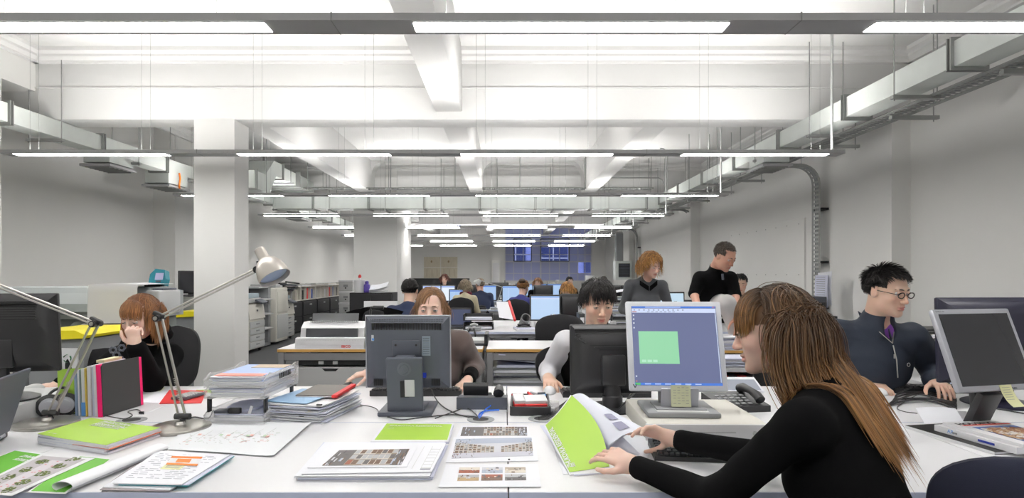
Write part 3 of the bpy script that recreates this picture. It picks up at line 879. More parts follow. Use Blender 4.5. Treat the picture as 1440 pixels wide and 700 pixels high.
# ================================================================ FURNITURE BUILDERS
legg = mat('painted_steel', (.50, .50, .52), .45, .3)
def desk(x0, x1, y0, y1, label, h=DT, top=deskw, edge=deske, group=None, th=.025, name='desk', legm=None, beam=True):
    cx, cy = (x0+x1)/2, (y0+y1)/2
    t = thing(name, label, 'desk', (cx, cy, 0), 0, group); w, d = x1-x0, y1-y0
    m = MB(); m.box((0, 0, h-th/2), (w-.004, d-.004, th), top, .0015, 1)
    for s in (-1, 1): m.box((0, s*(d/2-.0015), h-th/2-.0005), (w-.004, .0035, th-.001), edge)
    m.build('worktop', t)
    for s in (-1, 1):
        m = MB(); x = s*(w/2-.05)
        for q in (-1, 1): m.box((x, q*(d/2-.06), (h-th)/2), (.045, .045, h-th), legm or legg, .004)
        m.box((x, 0, .04), (.045, d-.12, .03), legm or legg, .004); m.box((x, 0, h-th-.02), (.045, d-.12, .035), legm or legg, .004)
        m.build('leg', t)
    if beam:
        m = MB(); 
        for q in (-1, 1): m.box((0, q*(d/2-.06), h-th-.025), (w-.14, .03, .045), legm or legg, .003)
        m.build('crossbar', t)
    return t
def chair(loc, rz, label, top=.96, w=.43, fab=None, group=None, name='office_chair'):
    """faces local +y; backrest behind"""
    fab = fab or blackfab
    t = thing(name, label, 'chair', (loc[0], loc[1], 0), rz, group)
    m = MB(); m.box((0, .02, .46), (.46, .44, .07), fab, .03, 3); m.build('seat', t)
    hb = top-.58; m = MB(); n = 20
    def f(u, v):
        # shield outline with round top, dished
        vv = v; half = w/2*min(1, (1-abs(2*vv-1)**3.2)**.5+.0)*(1-.10*(1-vv))
        x = (2*u-1)*max(half, .012); return (x, -.235-.05*vv+.06*(x/(w/2))**2, .58+hb*vv)
    def b(u, v):
        p = f(u, v); k = (1-abs(2*u-1)**4)*(1-abs(2*v-1)**4); return (p[0], p[1]-.018-.035*k, p[2])
    def a(u, v):
        p = f(u, v); k = (1-abs(2*u-1)**4)*(1-abs(2*v-1)**4); return (p[0], p[1]+.018*k, p[2])
    P = [[Vector(a(i/24, j/24)) for j in range(25)] for i in range(25)]; Q = [[Vector(b(i/24, j/24)) for j in range(25)] for i in range(25)]
    vs = [p for r in P for p in r]+[p for r in Q for p in r]; K = 25; n = K*K
    fs = [[i*K+j, i*K+j+1, (i+1)*K+j+1, (i+1)*K+j] for i in range(24) for j in range(24)]
    fs += [[n+k for k in q][::-1] for q in fs]
    ring = [i*K for i in range(K)]+[24*K+j for j in range(1, K)]+[i*K+24 for i in range(23, -1, -1)]+[j for j in range(23, 0, -1)]
    fs += [[ring[(k+1) % len(ring)], n+ring[(k+1) % len(ring)], n+ring[k], ring[k]] for k in range(len(ring))]
    m.add(vs, fs, fab, True); m.build('backrest', t)
    m = MB(); m.tube([(0, -.10, .42), (0, -.24, .43), (0, -.285, .50), (0, -.285, .72)], .018, black, 8); m.build('back_bracket', t)
    m = MB(); m.cyl((0, 0, .09), (0, 0, .42), .025, black); m.box((0, 0, .41), (.2, .2, .03), black, .01); m.build('gas_column', t)
    m = MB()
    for k in range(5):
        a_ = R(72*k+20); c, s_ = math.cos(a_), math.sin(a_); m.tube([(0, 0, .10), (.14*c, .14*s_, .095), (.28*c, .28*s_, .075)], [.028, .022, .015], black, 8)
    m.build('star_base', t)
    for k in range(5):
        a_ = R(72*k+20); m = MB(); x, y = .28*math.cos(a_), .28*math.sin(a_)
        m.cyl((x-.012*math.sin(a_), y+.012*math.cos(a_), .03), (x+.012*math.sin(a_), y-.012*math.cos(a_), .03), .03, black, n=12); m.build('castor', t)
    return t
scr_off = mat('dark_screen', (.022, .023, .028), .22, spec=.6)
def em(name, c=(0, 0, 0), s=1.0): return mat(name, (.012, .012, .014), .35, emit=c, estr=s)
scr_blue = em('screen_light_blue', (.42, .60, .88), .95)
scr_white = em('screen_white', (.80, .87, .96), 1.0)
def monitor(label, loc, rz, w=.37, h=.31, zb=.09, tilt=8, body=black, bez=None, screen=None, draw=None, base='rect', bw=.23, bd=.2, deep=.05, bezw=.018, style='box', col=None, extra=None, group=None, name='monitor', neck_w=.07, offz=0):
    """screen looks along local -y; origin at the foot"""
    bez = bez or body
    t = thing(name, label, 'monitor', loc, rz, group)
    m = MB()
    if base == 'rect':
        m.box((0, .02*(tilt > 10), .010), (bw, bd, .020), col or body, .006, 2); m.box((0, .01, .022), (bw*.7, bd*.6, .01), col or body, .004)
    else: m.lathe([(bw/2, 0), (bw/2, .006), (bw/2-.02, .014), (.045, .022), (.03, .03)], col or body, 32)
    m.build('base', t)
    m = MB(); m.box((0, .034+.13*math.sin(R(max(0, tilt))), (zb+.10)/2+.01), (neck_w, .028, zb+.10), col or body, .008, 2, rot=(-4, 0, 0)); m.build('stand', t)
    T = Matrix.Translation((0, 0, zb)) @ rotm(-tilt, 0, 0)
    m = MB(T)
    m.box((0, 0, h/2), (w, .022, h), bez, .007, 2)
    z0 = h/2
    # tapered back shell
    a, b_, dp = w/2-.004, h/2-.004, deep
    def ring(sx, sz, y): return [(-sx, y, z0-sz), (sx, y, z0-sz), (sx, y, z0+sz), (-sx, y, z0+sz)]
    vs = ring(a, b_, .010)+ring(a-.012, b_-.012, .022)+ring(a-.045, b_-.05, .010+dp*.8)+ring(a-.075, b_-.08, .010+dp)
    fs = [[4*i+k, 4*i+(k+1) % 4, 4*i+4+(k+1) % 4, 4*i+4+k] for i in range(3) for k in range(4)]+[[12, 13, 14, 15]]
    m.add(vs, [f[::-1] for f in fs], body)
    m.build('casing', t)
    m = MB(T)
    m.box((0, -.0118, h/2+offz), (w-2*bezw, .002, h-2*bezw), screen or scr_off)
    if draw: draw(m, w-2*bezw, h-2*bezw, h/2+offz)
    m.build('screen', t)
    if extra: extra(t, T, w, h)
    return t
def keyboard(label, loc, rz, body=black, keym=None, w=.44, d=.155, name='keyboard', group=None):
    t = thing(name, label, 'keyboard', loc, rz, group); keym = keym or body
    m = MB(); m.prism([(-d/2, 0), (d/2, 0), (d/2, .028), (-d/2, .014)], -w/2, w/2, body, M=Matrix(((0, 0, 1, 0), (1, 0, 0, 0), (0, 1, 0, 0), (0, 0, 0, 1)))); m.build('case', t)
    m = MB(); rows = 6; n = 21
    sl = math.atan2(.014, d)
    for r in range(rows):
        y = -d/2+.016+r*.0225+(.008 if r == 5 else 0); z = .0145+(y+d/2)*.0903+.004
        x = -w/2+.012
        while x < w/2-.02:
            kw = .0165
            if r == 0 and -.08 < x < .0: kw = .11
            elif (r in (1, 2)) and x < -w/2+.02: kw = .03
            if not (r == 5 and (int((x+w/2)/.019) % 6 == 5)):
                m.box((x+kw/2, y, z), (kw, .0165, .009), keym, .0022, 1, rot=(math.degrees(sl), 0, 0))
            x += kw+.0025
            if abs(x-.062) < .012 or abs(x-.128) < .012: x += .012
    m.build('keys', t)
    return t
def mouse(label, loc, rz, body=white, name='mouse', group=None):
    S = SDF(); S.ell((0, 0, .006), (.031, .056, .030), None, .01); V, Q = S.mesh(.003, cut=[((0, 0, 0), (0, 0, -1))])
    o = mesh_obj(name, V, Q, body, None); o.location = loc; o.rotation_euler = (0, 0, R(rz)); tag(o, label, 'mouse', group); return o
def quad(q, h=DT, hs=None):
    """four frame positions of a flat thing's corners -> points at height h"""
    return [D(p[0], p[1], (hs[i] if hs else h)) for i, p in enumerate(q)]
def bil(P, u, v): return P[0]*(1-u)*(1-v)+P[1]*u*(1-v)+P[2]*u*v+P[3]*(1-u)*v
def sheet(mb, P, th, m_):
    """flat quad with thickness th below its top"""
    P = [Vector(p) for p in P]; n = (P[1]-P[0]).cross(P[3]-P[0])
    if n.z < 0: P = [P[0], P[3], P[2], P[1]]
    n = Vector((0, 0, 1))
    vs = [p-n*th for p in P]+P
    mb.add(vs, [[3, 2, 1, 0], [4, 5, 6, 7]]+[[k, (k+1) % 4, 4+(k+1) % 4, 4+k] for k in range(4)], m_)
def patch(mb, P, u0, u1, v0, v1, m_, up=.0004, th=.0003):
    a = Vector((0, 0, up)); sheet(mb, [bil(P, u0, v0)+a, bil(P, u1, v0)+a, bil(P, u1, v1)+a, bil(P, u0, v1)+a], th, m_)
pm = {k: mat('print_'+k, c, .6) for k, c in dict(sky=(.42, .47, .58), stone=(.42, .35, .27), brown=(.17, .105, .075), dark=(.07, .065, .07), snow=(.62, .63, .68), rust=(.32, .10, .06), ochre=(.5, .36, .2), tree=(.13, .12, .12), green=(.10, .22, .05), grey=(.45, .46, .48), wall=(.72, .67, .60)).items()}
def facade_print(mb, P, nx=7, ny=4, seed=1, sky=.0, trees=True, u0=.0, u1=1.0):
    rg = random.Random(seed)
    patch(mb, P, 0, 1, 0, 1, pm['tree'] if not sky else pm['sky'], .0003)
    for i in range(nx):
        for j in range(ny):
            a = u0+(u1-u0)*i/nx; b = u0+(u1-u0)*(i+1)/nx; c = (1-sky)*j/ny+.03; d = (1-sky)*(j+1)/ny
            patch(mb, P, a, b, c, d, pm['stone'] if rg.random() < .25 else pm['wall'], .0006)
            patch(mb, P, a+(b-a)*.09, b-(b-a)*.04, c+(d-c)*.12, d-(d-c)*.06, pm[rg.choice(['brown', 'tree', 'brown', 'grey', 'rust'] if j == 0 else ['brown', 'tree', 'grey'])], .0009)
    if trees:
        for k in range(46):
            u = rg.choice([rg.random()*.2, 1-rg.random()*.14]); v = rg.random()*.85
            du = rg.uniform(-.03, .03); s_ = rg.uniform(.004, .012)
            c = bil(P, u, v); 
            patch(mb, P, max(0, u-s_), min(1, u+s_), max(0, v-.08), min(1, v+.12), pm[rg.choice(['tree', 'dark', 'snow', 'sky', 'brown'])], .0010+.00001*k)
def paper_pile(P, n, dz, z0, seed=1, jit=.012, mats=(None,), th=.004, rotj=3):
    """loose sheets in bundles, slightly turned against each other"""
    rg = random.Random(seed); m = MB(); c = sum((Vector(p) for p in P), Vector())/4
    for k in range(n):
        a = R(rg.uniform(-rotj, rotj)); dx, dy = rg.uniform(-jit, jit), rg.uniform(-jit, jit)
        q = []
        for p in P:
            v = Vector(p)-c; v = Vector((v.x*math.cos(a)-v.y*math.sin(a)+dx, v.x*math.sin(a)+v.y*math.cos(a)+dy, 0)); q.append(Vector((c.x, c.y, 0))+v)
        for p in q: p.z = z0+dz*(k+1)
        sheet(m, q, dz*.82, (mats[k % len(mats)] or paper))
    return m
def cable(mb, pts, r=.003, m_=black, n=6, z=None):
    mb.tube(smoothpath(pts, 8), r, m_, n)
clearp = mat('clear_plastic', (1, 1, 1), .15, alpha=.24, spec=.4)
def papers_lines(mb, P, n, m_, seed=1, u0=.08, u1=.9, v0=.1, v1=.9, th=.004):
    rg = random.Random(seed)
    for k in range(n):
        v = v1-(v1-v0)*k/n; u = u0
        while u < u1-.05:
            L = rg.uniform(.03, .14); 
            if rg.random() < .75: patch(mb, P, u, min(u1, u+L), v-th, v+th, m_, .0006)
            u += L+rg.uniform(.01, .05)
# ================================================================ THE NEAR BENCH AND WHAT LIES ON IT
gnear = 'white desks of the near bench'
nl = ['far left end', 'spiral booklets', 'opened green booklet', 'magazines']
seams = [-3.19, -1.59, .01, 1.61, 3.21]
near_lab = ['near white desk at the left edge, with laptop on it', 'near white desk under the green spiral booklets and drawings', 'near white desk under the opened green booklet and black keyboard', 'near white desk at right under the magazines and silver monitor']
far_lab = ['white desk behind the left black monitor, at the far left of the bench', 'white desk holding the grey monitor and clear letter trays', 'white desk of the man in black vest, with white desktop computer', 'white desk of the man with glasses']
for i in range(4):
    desk(seams[i], seams[i+1], 1.66, 2.448, near_lab[i], group=gnear)
    desk(seams[i], seams[i+1], 2.452, 3.25, far_lab[i], group=gnear)
Z = DT+.0004
# cable grommets
for px, py, lab in ((185, 591, 'dark round desk grommet beside the upright folders'), (676, 590, 'round desk grommet with black and blue cables'), (762, 589, 'round desk grommet behind the opened green booklet')):
    p = D(px, py); m = MB(Matrix.Translation((p.x, p.y, Z)))
    m.lathe([(.058, 0), (.058, .002), (.05, .004), (.035, .003), (.034, .0015)], grey, 28); m.lathe([(.033, .0016), (.033, .0030)], blackm, 24)
    m.build('desk_grommet', label=lab, cat='grommet')

# ---- grey monitor seen from behind (round maker's mark above the hinge)
def lg_extra(t, T, w, h):
    m = MB(T); y = .012+.05
    for k in range(44): m.box((-.150+.0070*k, .040, h-.042), (.0028, .02, .030), blackm)
    for k in range(44):
        for j in range(3): m.box((-.158+.0074*k, .0245, h-.013-.0075*j), (.003, .003, .003), blackm)
    for q in (-1, 1):
        for j in range(13):
            for k in range(3): m.box((q*(.146-.009*k), .026+.006*k, h*.30+j*.010-.03), (.0035, .012, .0035), blackm)
    for q in (-1, 1):
        for j in range(8): m.box((q*(.110+.005*j), .045, .035), (.0026, .012, .03), blackm)
    m.build('vent_slots', t)
    m = MB(T); m.box((0, .062, .19), (.12, .010, .07), dgrey, .003)
    for q in (-1, 1): m.cyl((q*.045, .066, .205), (q*.045, .069, .205), .005, blackm, n=10)
    m.box((0, .080, .145), (.085, .05, .035), dgrey, .006); m.build('hinge_block', t)
    m = MB(); x = T @ Vector((0, .088, 0))
    m.box((0, .105, .135), (.155, .022, .245), dgrey, .004, 2, rot=(-9, 0, 0))
    m.add([(-.04, .124, .15), (.04, .124, .15), (.04, .124, .15), (-.04, .124, .15)], [[0, 1, 2, 3]], blackm)
    m.build('stand_column', t)
    T2 = Matrix.Translation((0, .105, .135)) @ rotm(-9, 0, 0)
    m = MB(T2); m.lathe([(.030, 0), (.030, .0016), (.027, .0016), (.027, .0004)], mat('grey_mark', (.11, .12, .15), .4), 28, M=Matrix.Translation((0, .0112, .075)) @ rotm(-90, 0, 0))
    Tm = Matrix.Translation((0, .0124, .075)) @ rotm(90, 0, 180)
    m.tube([(.019*math.cos(R(a)), .0132, .075+.019*math.sin(R(a))) for a in range(0, 300, 15)], .0016, mat('grey_mark', (0, 0, 0)), 5)
    m.box((0, .0132, .075), (.003, .002, .018), mat('grey_mark', (0, 0, 0))); m.box((-.005, .0132, .067), (.010, .002, .003), mat('grey_mark', (0, 0, 0)))
    m.build('round_emblem', t)
    m = MB(T2); m.box((0, .011, -.015), (.038, .004, .075), blackm, .004); m.build('cable_opening', t)
    m = MB(T2); m.box((-.022, .0135, -.010), (.042, .002, .075), white); m.build('white_sticker', t, label='white sticker on the stand')
    m = MB(T); m.box((.135, .0415, .232), (.042, .003, .026), white); m.box((.135, .0435, .226), (.036, .002, .010), mat('sticker_blue', (.12, .35, .75), .5)); m.build('asset_sticker', t, label='white and blue sticker')
    m = MB(T); m.box((-.088, .058, .20), (.036, .012, .085), mat('sticker_grey', (.30, .35, .42), .5))
    for k in range(9): m.box((-.088, .0645, .235-.0085*k), (.028, .001, .002), dgrey)
    m.build('rating_label', t)
    m = MB(T); m.box((-.075, .05, .07), (.024, .03, .022), mat('vga_blue', (.02, .05, .5), .4), .003); m.build('blue_plug', t)
    m = MB(T); m.tube([(-w/2, .004, 0), (-w/2, .004, h), (w/2, .004, h), (w/2, .004, 0)], .0055, silver, 6); m.build('silver_rim', t)
c = D(573, 579); c.z = Z
monitor('dark grey monitor seen from behind, in front of the woman with grey-brown sweater', (W(574, 0, 2.64).x, 2.66, Z), 180, w=.375, h=.325, zb=.105, tilt=4, body=dgrey, bez=dgrey, base='rect', bw=.235, bd=.24, deep=.048, extra=lg_extra)
# ---- black monitor seen from behind (man in the vest)
def dell_extra(t, T, w, h):
    m = MB(T)
    for k in range(10):
        z = h-.022-.010*k; hw = .17-.0013*k*k
        m.box((0, .026+.0035*k, z), (2*hw, .012, .0045), blackm if k % 2 else black)
    m.tube([(x, .047, h-.055-.062*(1-(x/.17)**2)) for x in [-.17+.017*k for k in range(21)]], .004, black, 6)
    m.build('vent_slots', t)
    m = MB(T); m.box((-.105, .046, h-.165), (.040, .003, .030), white)
    for k in range(10): m.box((-.120+.0033*k, .0478, h-.160), (.0016, .001, .013), blackm)
    m.box((-.105, .0478, h-.176), (.036, .001, .005), mat('sticker_blue', (0, 0, 0))); m.build('asset_sticker', t, label='barcode sticker')
    m = MB(T); m.box((-.165, .040, .09), (.018, .003, .05), white); m.build('rating_label', t)
    m = MB(T); m.box((-.165, .045, .045), (.022, .03, .018), mat('vga_blue', (0, 0, 0)), .003); m.build('blue_plug', t)
    m = MB(); m.lathe([(.045, 0), (.045, .05), (.038, .055), (.036, .13)], black, 24, M=Matrix.Translation((0, .03, .015))); m.build('swivel_neck', t)
    m = MB(T); m.box((0, .055, .11), (.11, .03, .14), black, .01); m.build('mount', t)
monitor('black monitor seen from behind, in front of the man in black vest', (W(862, 0, 2.62).x+.005, 2.70, Z), 183, w=.375, h=.315, zb=.07, tilt=-3, body=black, base='round', bw=.25, deep=.045, extra=dell_extra)
# ---- white lit monitor on the slim white computer
wm = mat('white_gloss', (.80, .82, .88), .3)
m = MB(); m.bb(-.22, .22, -.215, .215, 0, .068, cream, .006); m.bb(-.225, .225, -.218, -.20, .004, .066, white, .004)
m.bb(-.20, .10, -.2195, -.2175, .035, .037, grey); m.bb(-.20, -.05, -.2195, -.2175, .018, .020, grey); m.cyl((.17, -.221, .034), (.17, -.217, .034), .009, lgrey)
m.build('desktop_computer', loc=(.745, 2.37, Z), rot=(0, 0, -1), label='slim white desktop computer lying under the lit white monitor', cat='computer')
dv = em('desk_violet', (.125, .15, .30), .95)
def draw_win(m, w, h, zc):
    T = lambda x, z, sx, sz, mm, e=.0: m.box((x*w/2, -.0130-e, zc+z*h/2), (sx*w, .0006, sz*h), mm)
    tb = em('title_blue', (.05, .20, .75), .9); pal = em('toolbar_pale', (.62, .70, .92), 1.0)
    T(0, .975, .99, .022, tb); T(-.25, .975, .42, .010, em('title_text', (.55, .68, .95), 1), .0003)
    T(0, .885, .99, .055, pal)
    for k in range(11): T(-.93+.115*k, .90+.0*k, .018, .014, em('icon_grey', (.28, .33, .5), .8), .0003)
    for k in range(7): T(-.60+.10*k, .855, .03, .008, em('icon_grey', (0, 0, 0), 0), .0003)
    T(-.93, .855, .05, .012, em('icon_red', (.6, .2, .2), .8), .0003)
    T(.94, .975, .03, .012, em('icon_red', (.6, .2, .2), .8), .0003)
    T(-.40, -.06, .46, .41, em('note_green', (.28, .66, .38), 1.0))
    for k in range(3): T(-.76+.13*k, -.40, .05, .03, em('note_pale', (.45, .78, .58), 1.0), .0003)
    for k, z in enumerate((.76, .66, .56, .44, -.78, -.90)): T(-.955, z, .015, .018, em('icon_white', (.75, .8, .9), .9) if k != 5 else em('icon_red', (0, 0, 0)), .0003)
    T(0, -.968, 1.0, .030, tb); T(-.93, -.968, .06, .026, em('start_green', (.10, .55, .12), .9), .0003)
    for k in range(6): T(-.70+.23*k, -.968, .07, .010, em('title_text', (0, 0, 0)), .0003)
    T(.975, -.04, .010, .88, em('edge_pale', (.6, .68, .85), .9))
def v_extra(t, T, w, h):
    m = MB(T); v = dgrey
    for a, b in ((-.010, 0), (.010, 0)): m.tube([(-.170+a*.7, -.0125, .026), (-.170, -.0125, .012)], .0022, v, 5)
    m.build('corner_emblem', t)
    m = MB(); m.box((0, -.02, .055), (.145, .012, .09), silver, .004, rot=(8, 0, 0)); m.box((0, -.028, .012), (.20, .11, .02), lgrey, .006); m.build('stand_front', t)
    m = MB(); m.surf(lambda u, v_: (-.038+.076*u, -.037-.012*(1-v_)**2, .032+.082*v_), 4, 6, mat('pale_note', (.78, .80, .55), .8), .0006)
    for k in range(7):
        for j in range(4): 
            if (k*3+j) % 5: m.box((-.024+.016*j, -.0395-.010*(k/7)**2*1.0, .105-.010*k), (.011, .0008, .0012), grey)
    m.build('note_on_stand', t, label='pale yellow handwritten note')
monitor('white monitor with lit blue screen and a green note window', (W(955, 0, 2.32).x, 2.33, Z+.069), -3, w=.385, h=.365, zb=.082, tilt=17, body=wm, bez=wm, screen=dv, draw=draw_win, base='rect', bw=.275, bd=.24, col=grey, deep=.04, bezw=.022, extra=v_extra, neck_w=.13)
# ---- left edge: black monitor on a white computer, laptop
def bk_extra(t, T, w, h):
    m = MB(T); m.box((0, .055, .09), (.13, .03, .12), black, .008)
    for k in range(8): m.box((0, .048+.002*k, h-.03-.01*k), (w-.12, .012, .004), blackm)
    m.build('vent_slots', t)
monitor('black monitor seen from behind at the left edge of the picture', (-2.115, 2.50, Z+.085), 192, w=.42, h=.335, zb=.115, tilt=4, body=black, base='round', bw=.24, deep=.055, extra=bk_extra)
m = MB(); m.bb(-.22, .22, -.2, .2, 0, .082, lgrey, .006); m.bb(-.2, .2, -.204, -.198, .02, .06, grey); m.build('desktop_computer', loc=(-2.20, 2.57, Z), label='grey-white desktop computer under the left black monitor', cat='computer')
t = thing('laptop', 'dark laptop seen from the side at the left edge of the bench', 'laptop', (-1.93, 2.03, Z), -70)
m = MB(); m.box((0, 0, .012), (.33, .24, .022), black, .005); m.build('base', t)
m = MB(); m.box((0, -.02, .0245), (.29, .11, .003), blackm); m.build('keys', t)
T = Matrix.Translation((0, .12, .02)) @ rotm(-16, 0, 0)
m = MB(T); m.box((0, 0, .125), (.33, .010, .245), dgrey, .004); m.build('lid', t)
m = MB(T); m.box((0, -.0055, .13), (.295, .001, .20), scr_off); m.build('screen', t)
m = MB(); 
for x in (-.1, .1): m.cyl((x-.02, .122, .018), (x+.02, .122, .018), .008, silver)
m.build('hinge', t)

# ---- desk lamps
def lamp(label, base, elbow, headp, aim, hs=1.0):
    t = thing('desk_lamp', label, 'lamp', base, 0, 'steel desk lamps'); b = Vector(base)
    L = lambda v: Vector(v)-b
    m = MB(); m.lathe([(.112, 0), (.114, .006), (.112, .012), (.10, .017), (.02, .019), (.016, .03)], steel, 40); m.build('base', t)
    foot = b+Vector((-.0, .02, .035)); e = Vector(elbow); h = Vector(headp)
    m = MB(); m.cyl(L(foot)-Vector((0, 0, .03)), L(foot)+Vector((0, 0, .012)), .011, black); m.cyl(L(foot)+Vector((-.03, 0, .01)), L(foot)+Vector((.03, 0, .01)), .012, black, n=14); m.build('foot_joint', t)
    d = (e-foot).normalized(); s_ = Vector((1, 0, 0)); s_ = (s_-d*s_.dot(d)).normalized()
    for q, dy in ((-1, .0), (1, .0), (0, .02)):
        m = MB(); off = s_*q*.014+Vector((0, dy, 0)); m.cyl(L(foot)+off, L(e)+off, .0042, steel, n=10); m.build('lower_arm_rod', t)
    for k in (.0,): 
        m = MB(); m.tube([L(foot)+d*(.06+.0018*i)+Vector((.006*math.cos(i*1.6), .006*math.sin(i*1.6)+.01, 0)) for i in range(60)], .0011, steel, 4); m.build('spring', t)
    m = MB(); m.cyl(L(e)+Vector((0, -.022, 0)), L(e)+Vector((0, .03, 0)), .013, black, n=18); m.cyl(L(e)+Vector((0, -.026, 0)), L(e)+Vector((0, -.022, 0)), .008, steel); m.box(L(e)+Vector((0, .005, .012)), (.05, .02, .018), black, .005, rot=(0, 25, 0)); m.build('elbow_joint', t)
    d2 = (h-e).normalized(); n2 = d2.cross(Vector((0, 1, 0))).normalized()
    for q in (-1, 1):
        m = MB(); m.cyl(L(e)+n2*q*.006, L(h)+n2*q*.006, .0040, steel, n=10); m.build('upper_arm_rod', t)
    a = Vector(aim).normalized(); hc = h+d2*.045
    m = MB(); m.cyl(L(h)+Vector((0, -.014, 0)), L(h)+Vector((0, .014, 0)), .014, black, n=18); m.cyl(L(h)+Vector((0, 0, 0)), L(h)+Vector((0, 0, .035)), .004, black); m.cyl(L(h), L(hc), .007, steel); m.build('head_joint', t)
    T = frame(L(hc)-a*.045, x=(0, 1, 0), z=a)
    m = MB(T); out = [(.018, -.035), (.021, -.032), (.022, 0), (.024, .018), (.042, .032), (.055, .055), (.063, .085), (.066, .115)]
    out = [(r*hs, z*hs) for r, z in out]
    vs = out+[(out[-1][0]-.002, out[-1][1])]+[(r-.002*1, z) for r, z in out[3:-1][::-1]]
    m.lathe(vs, mat('champagne_metal', (.66, .62, .57), .35, .6), 36); m.build('lamp_shade', t)
    m = MB(T); m.sph((0, 0, .05*hs), (.024, .024, .032), mat('lamp_bulb', (.75, .8, .9), .2, trans=.3), 14); m.lathe([(.058*hs, .0975*hs), (.058*hs, .0985*hs)], mat('lamp_inner', (.45, .55, .78), .35, .3), 30); m.build('bulb', t)
    return t
e1 = W(134, 455, 2.36); b1 = D(66, 597); b1.z = Z
lamp('steel desk lamp beside the upright folders, its head beyond the left edge', b1, e1, W(-78, 372, 2.30), (-.5, .1, -.85))
b2 = D(253, 603); b2.z = Z
lamp('steel desk lamp beside the clear letter trays, its shade held high', b2, W(223, 447, 2.36), W(362, 379, 2.42), (.53, -.22, -.80), .98)

# ---- headphones
t = thing('headphones', 'silver and black headphones standing against the left lamp', 'headphones', (D(67, 590).x, 2.50, Z), 15)
for x, lab in ((-.0, 1), (.05, 2)):
    m = MB(Matrix.Translation((x-.005, .02*lab, .052)) @ rotm(90, 0, 12)); m.lathe([(.045, -.012), (.05, -.006), (.05, .006), (.040, .012)], black, 28); m.build('ear_cushion', t)
    m = MB(Matrix.Translation((x-.005, .02*lab, .052)) @ rotm(90, 0, 12)); m.lathe([(.036, .010), (.034, .018), (.026, .0185), (.024, .021), (.005, .022)], silver, 28); m.build('ear_shell', t, label='silver round shell')
m = MB(); m.tube([(-.005+.005*0, .02, .10)]+[(.02+.03*math.cos(R(a)), .03+.04*math.sin(R(a)), .10+.02*math.sin(R(a))) for a in range(180, -1, -20)]+[(.045, .04, .10)], .006, black, 8); m.build('headband', t)
m = MB(); cable(m, [D(84, 584), D(105, 583), D(140, 585), D(170, 590), D(176, 590)], .0022); m.v = [v+Vector((0, 0, .005)) for v in m.v]; m.build('headphone_cord', label='black headphone cord running to the left grommet', cat='cable')
m = MB(); cable(m, [D(172, 592)+Vector((0, 0, .004)), D(186, 588)+Vector((0, 0, .012)), D(180, 580)+Vector((0, 0, .004)), D(193, 577)+Vector((0, 0, .004)), D(202, 583)+Vector((0, 0, .004))], .0022)
p = D(199, 582); m.box((p.x, p.y, Z+.006), (.02, .01, .01), black, .002); m.build('audio_cable', label='short black cable with plug beside the pink folder', cat='cable')

# ---- upright folders and books
def upright(x, th, y0, dep, hgt, m_, label, cat, name, lean=0, rz=0, edge=None, group='folders and books standing on the desk'):
    t = thing(name, label, cat, (x, y0, Z), rz, group)
    m = MB(rotm(0, lean, 0)); m.bb(0, th, 0, dep, 0, hgt, m_, min(.0015, th*.3), 1); m.build('cover', t)
    if edge: 
        m = MB(rotm(0, lean, 0)); m.bb(th*.15, th*.85, -.001, dep-.004, .003, hgt+.0015, edge); m.build('pages', t)
    return t
x = -1.925
m = MB(); gp = [W(80, 586, 2.56), W(106, 585, 2.60), W(103, 523, 2.60), W(79, 523, 2.54)]
t = thing('green_folder', 'lime green folder standing at the left end of the upright row', 'folder', (-1.935, 2.56, Z), 0, 'folders and books standing on the desk')
m = MB(); m.surf(lambda u, v: (.085*u-.006*v, .05*u*(1-u)+.05*u, .20*v), 8, 4, lime, .0015); m.build('cover', t)
m = MB(); m.surf(lambda u, v: (.085*u-.006*v-.004, .05*u*(1-u)+.05*u+.006, .197*v), 8, 4, paper, .004); m.build('pages', t)
items = [(-1.853, .010, .185, mat('blue_grey_card', (.25, .34, .48), .5), None, 'thin blue-grey book between the green folder and the grass-patterned book'),
 (-1.842, .010, .20, mat('slate_card', (.35, .42, .50), .5), paper, 'slate coloured book beside the grass-patterned book'),
 (-1.830, .020, .205, None, paper, 'book with a grass-green and blue spine'),
 (-1.808, .006, .21, mat('ochre_card', (.75, .55, .10), .5), None, 'thin ochre booklet beside the grass-patterned book'),
 (-1.800, .016, .215, white, paper, 'white book with dark top edge'),
 (-1.782, .011, .215, paper2, None, 'bluish white booklet in the middle of the upright row'),
 (-1.769, .014, .222, white, paper, 'white book beside the pink folder')]
grassm = mat('grass_print', (.06, .22, .03), .6, var=.7, vscale=160)
for i, (x, th, hh, m_, ed, lab) in enumerate(items):
    t = upright(x, th, 2.545+.004*(i % 3), .20, hh, m_ or grassm, lab, 'book', 'book', lean=-2, edge=ed)
    if i == 2: m = MB(rotm(0, -2, 0)); m.bb(.0005, .0195, -.002, 0, .002, .06, mat('sticker_blue', (0, 0, 0))); m.build('spine_base', t)
t = thing('pink_folder', 'bright pink folder with black side at the right end of the upright row', 'folder', (-1.748, 2.535, Z), -6, 'folders and books standing on the desk')
m = MB(rotm(0, -3, 0)); m.bb(0, .020, 0, .25, 0, .225, pink, .002); m.build('cover', t)
m = MB(rotm(0, -3, 0)); bc = mat('charcoal_card', (.035, .035, .035), .7)
m.prism([(.004, 0), (.228, 0), (.228, .228), (.015, .228), (.004, .215)], .0205, .0235, bc, M=Matrix(((0, 0, 1, 0), (1, 0, 0, 0), (0, 1, 0, 0), (0, 0, 0, 1)))); m.build('black_panel', t)
m = MB(); m.bb(-1.80, -1.765, 2.60, 2.72, Z+.225, Z+.236, mat('cream_card', (.72, .70, .45), .7)); m.bb(-1.79, -1.775, 2.60, 2.72, Z, Z+.226, cream); m.build('divider_card', label='cream index card sticking up out of the upright row', cat='card')

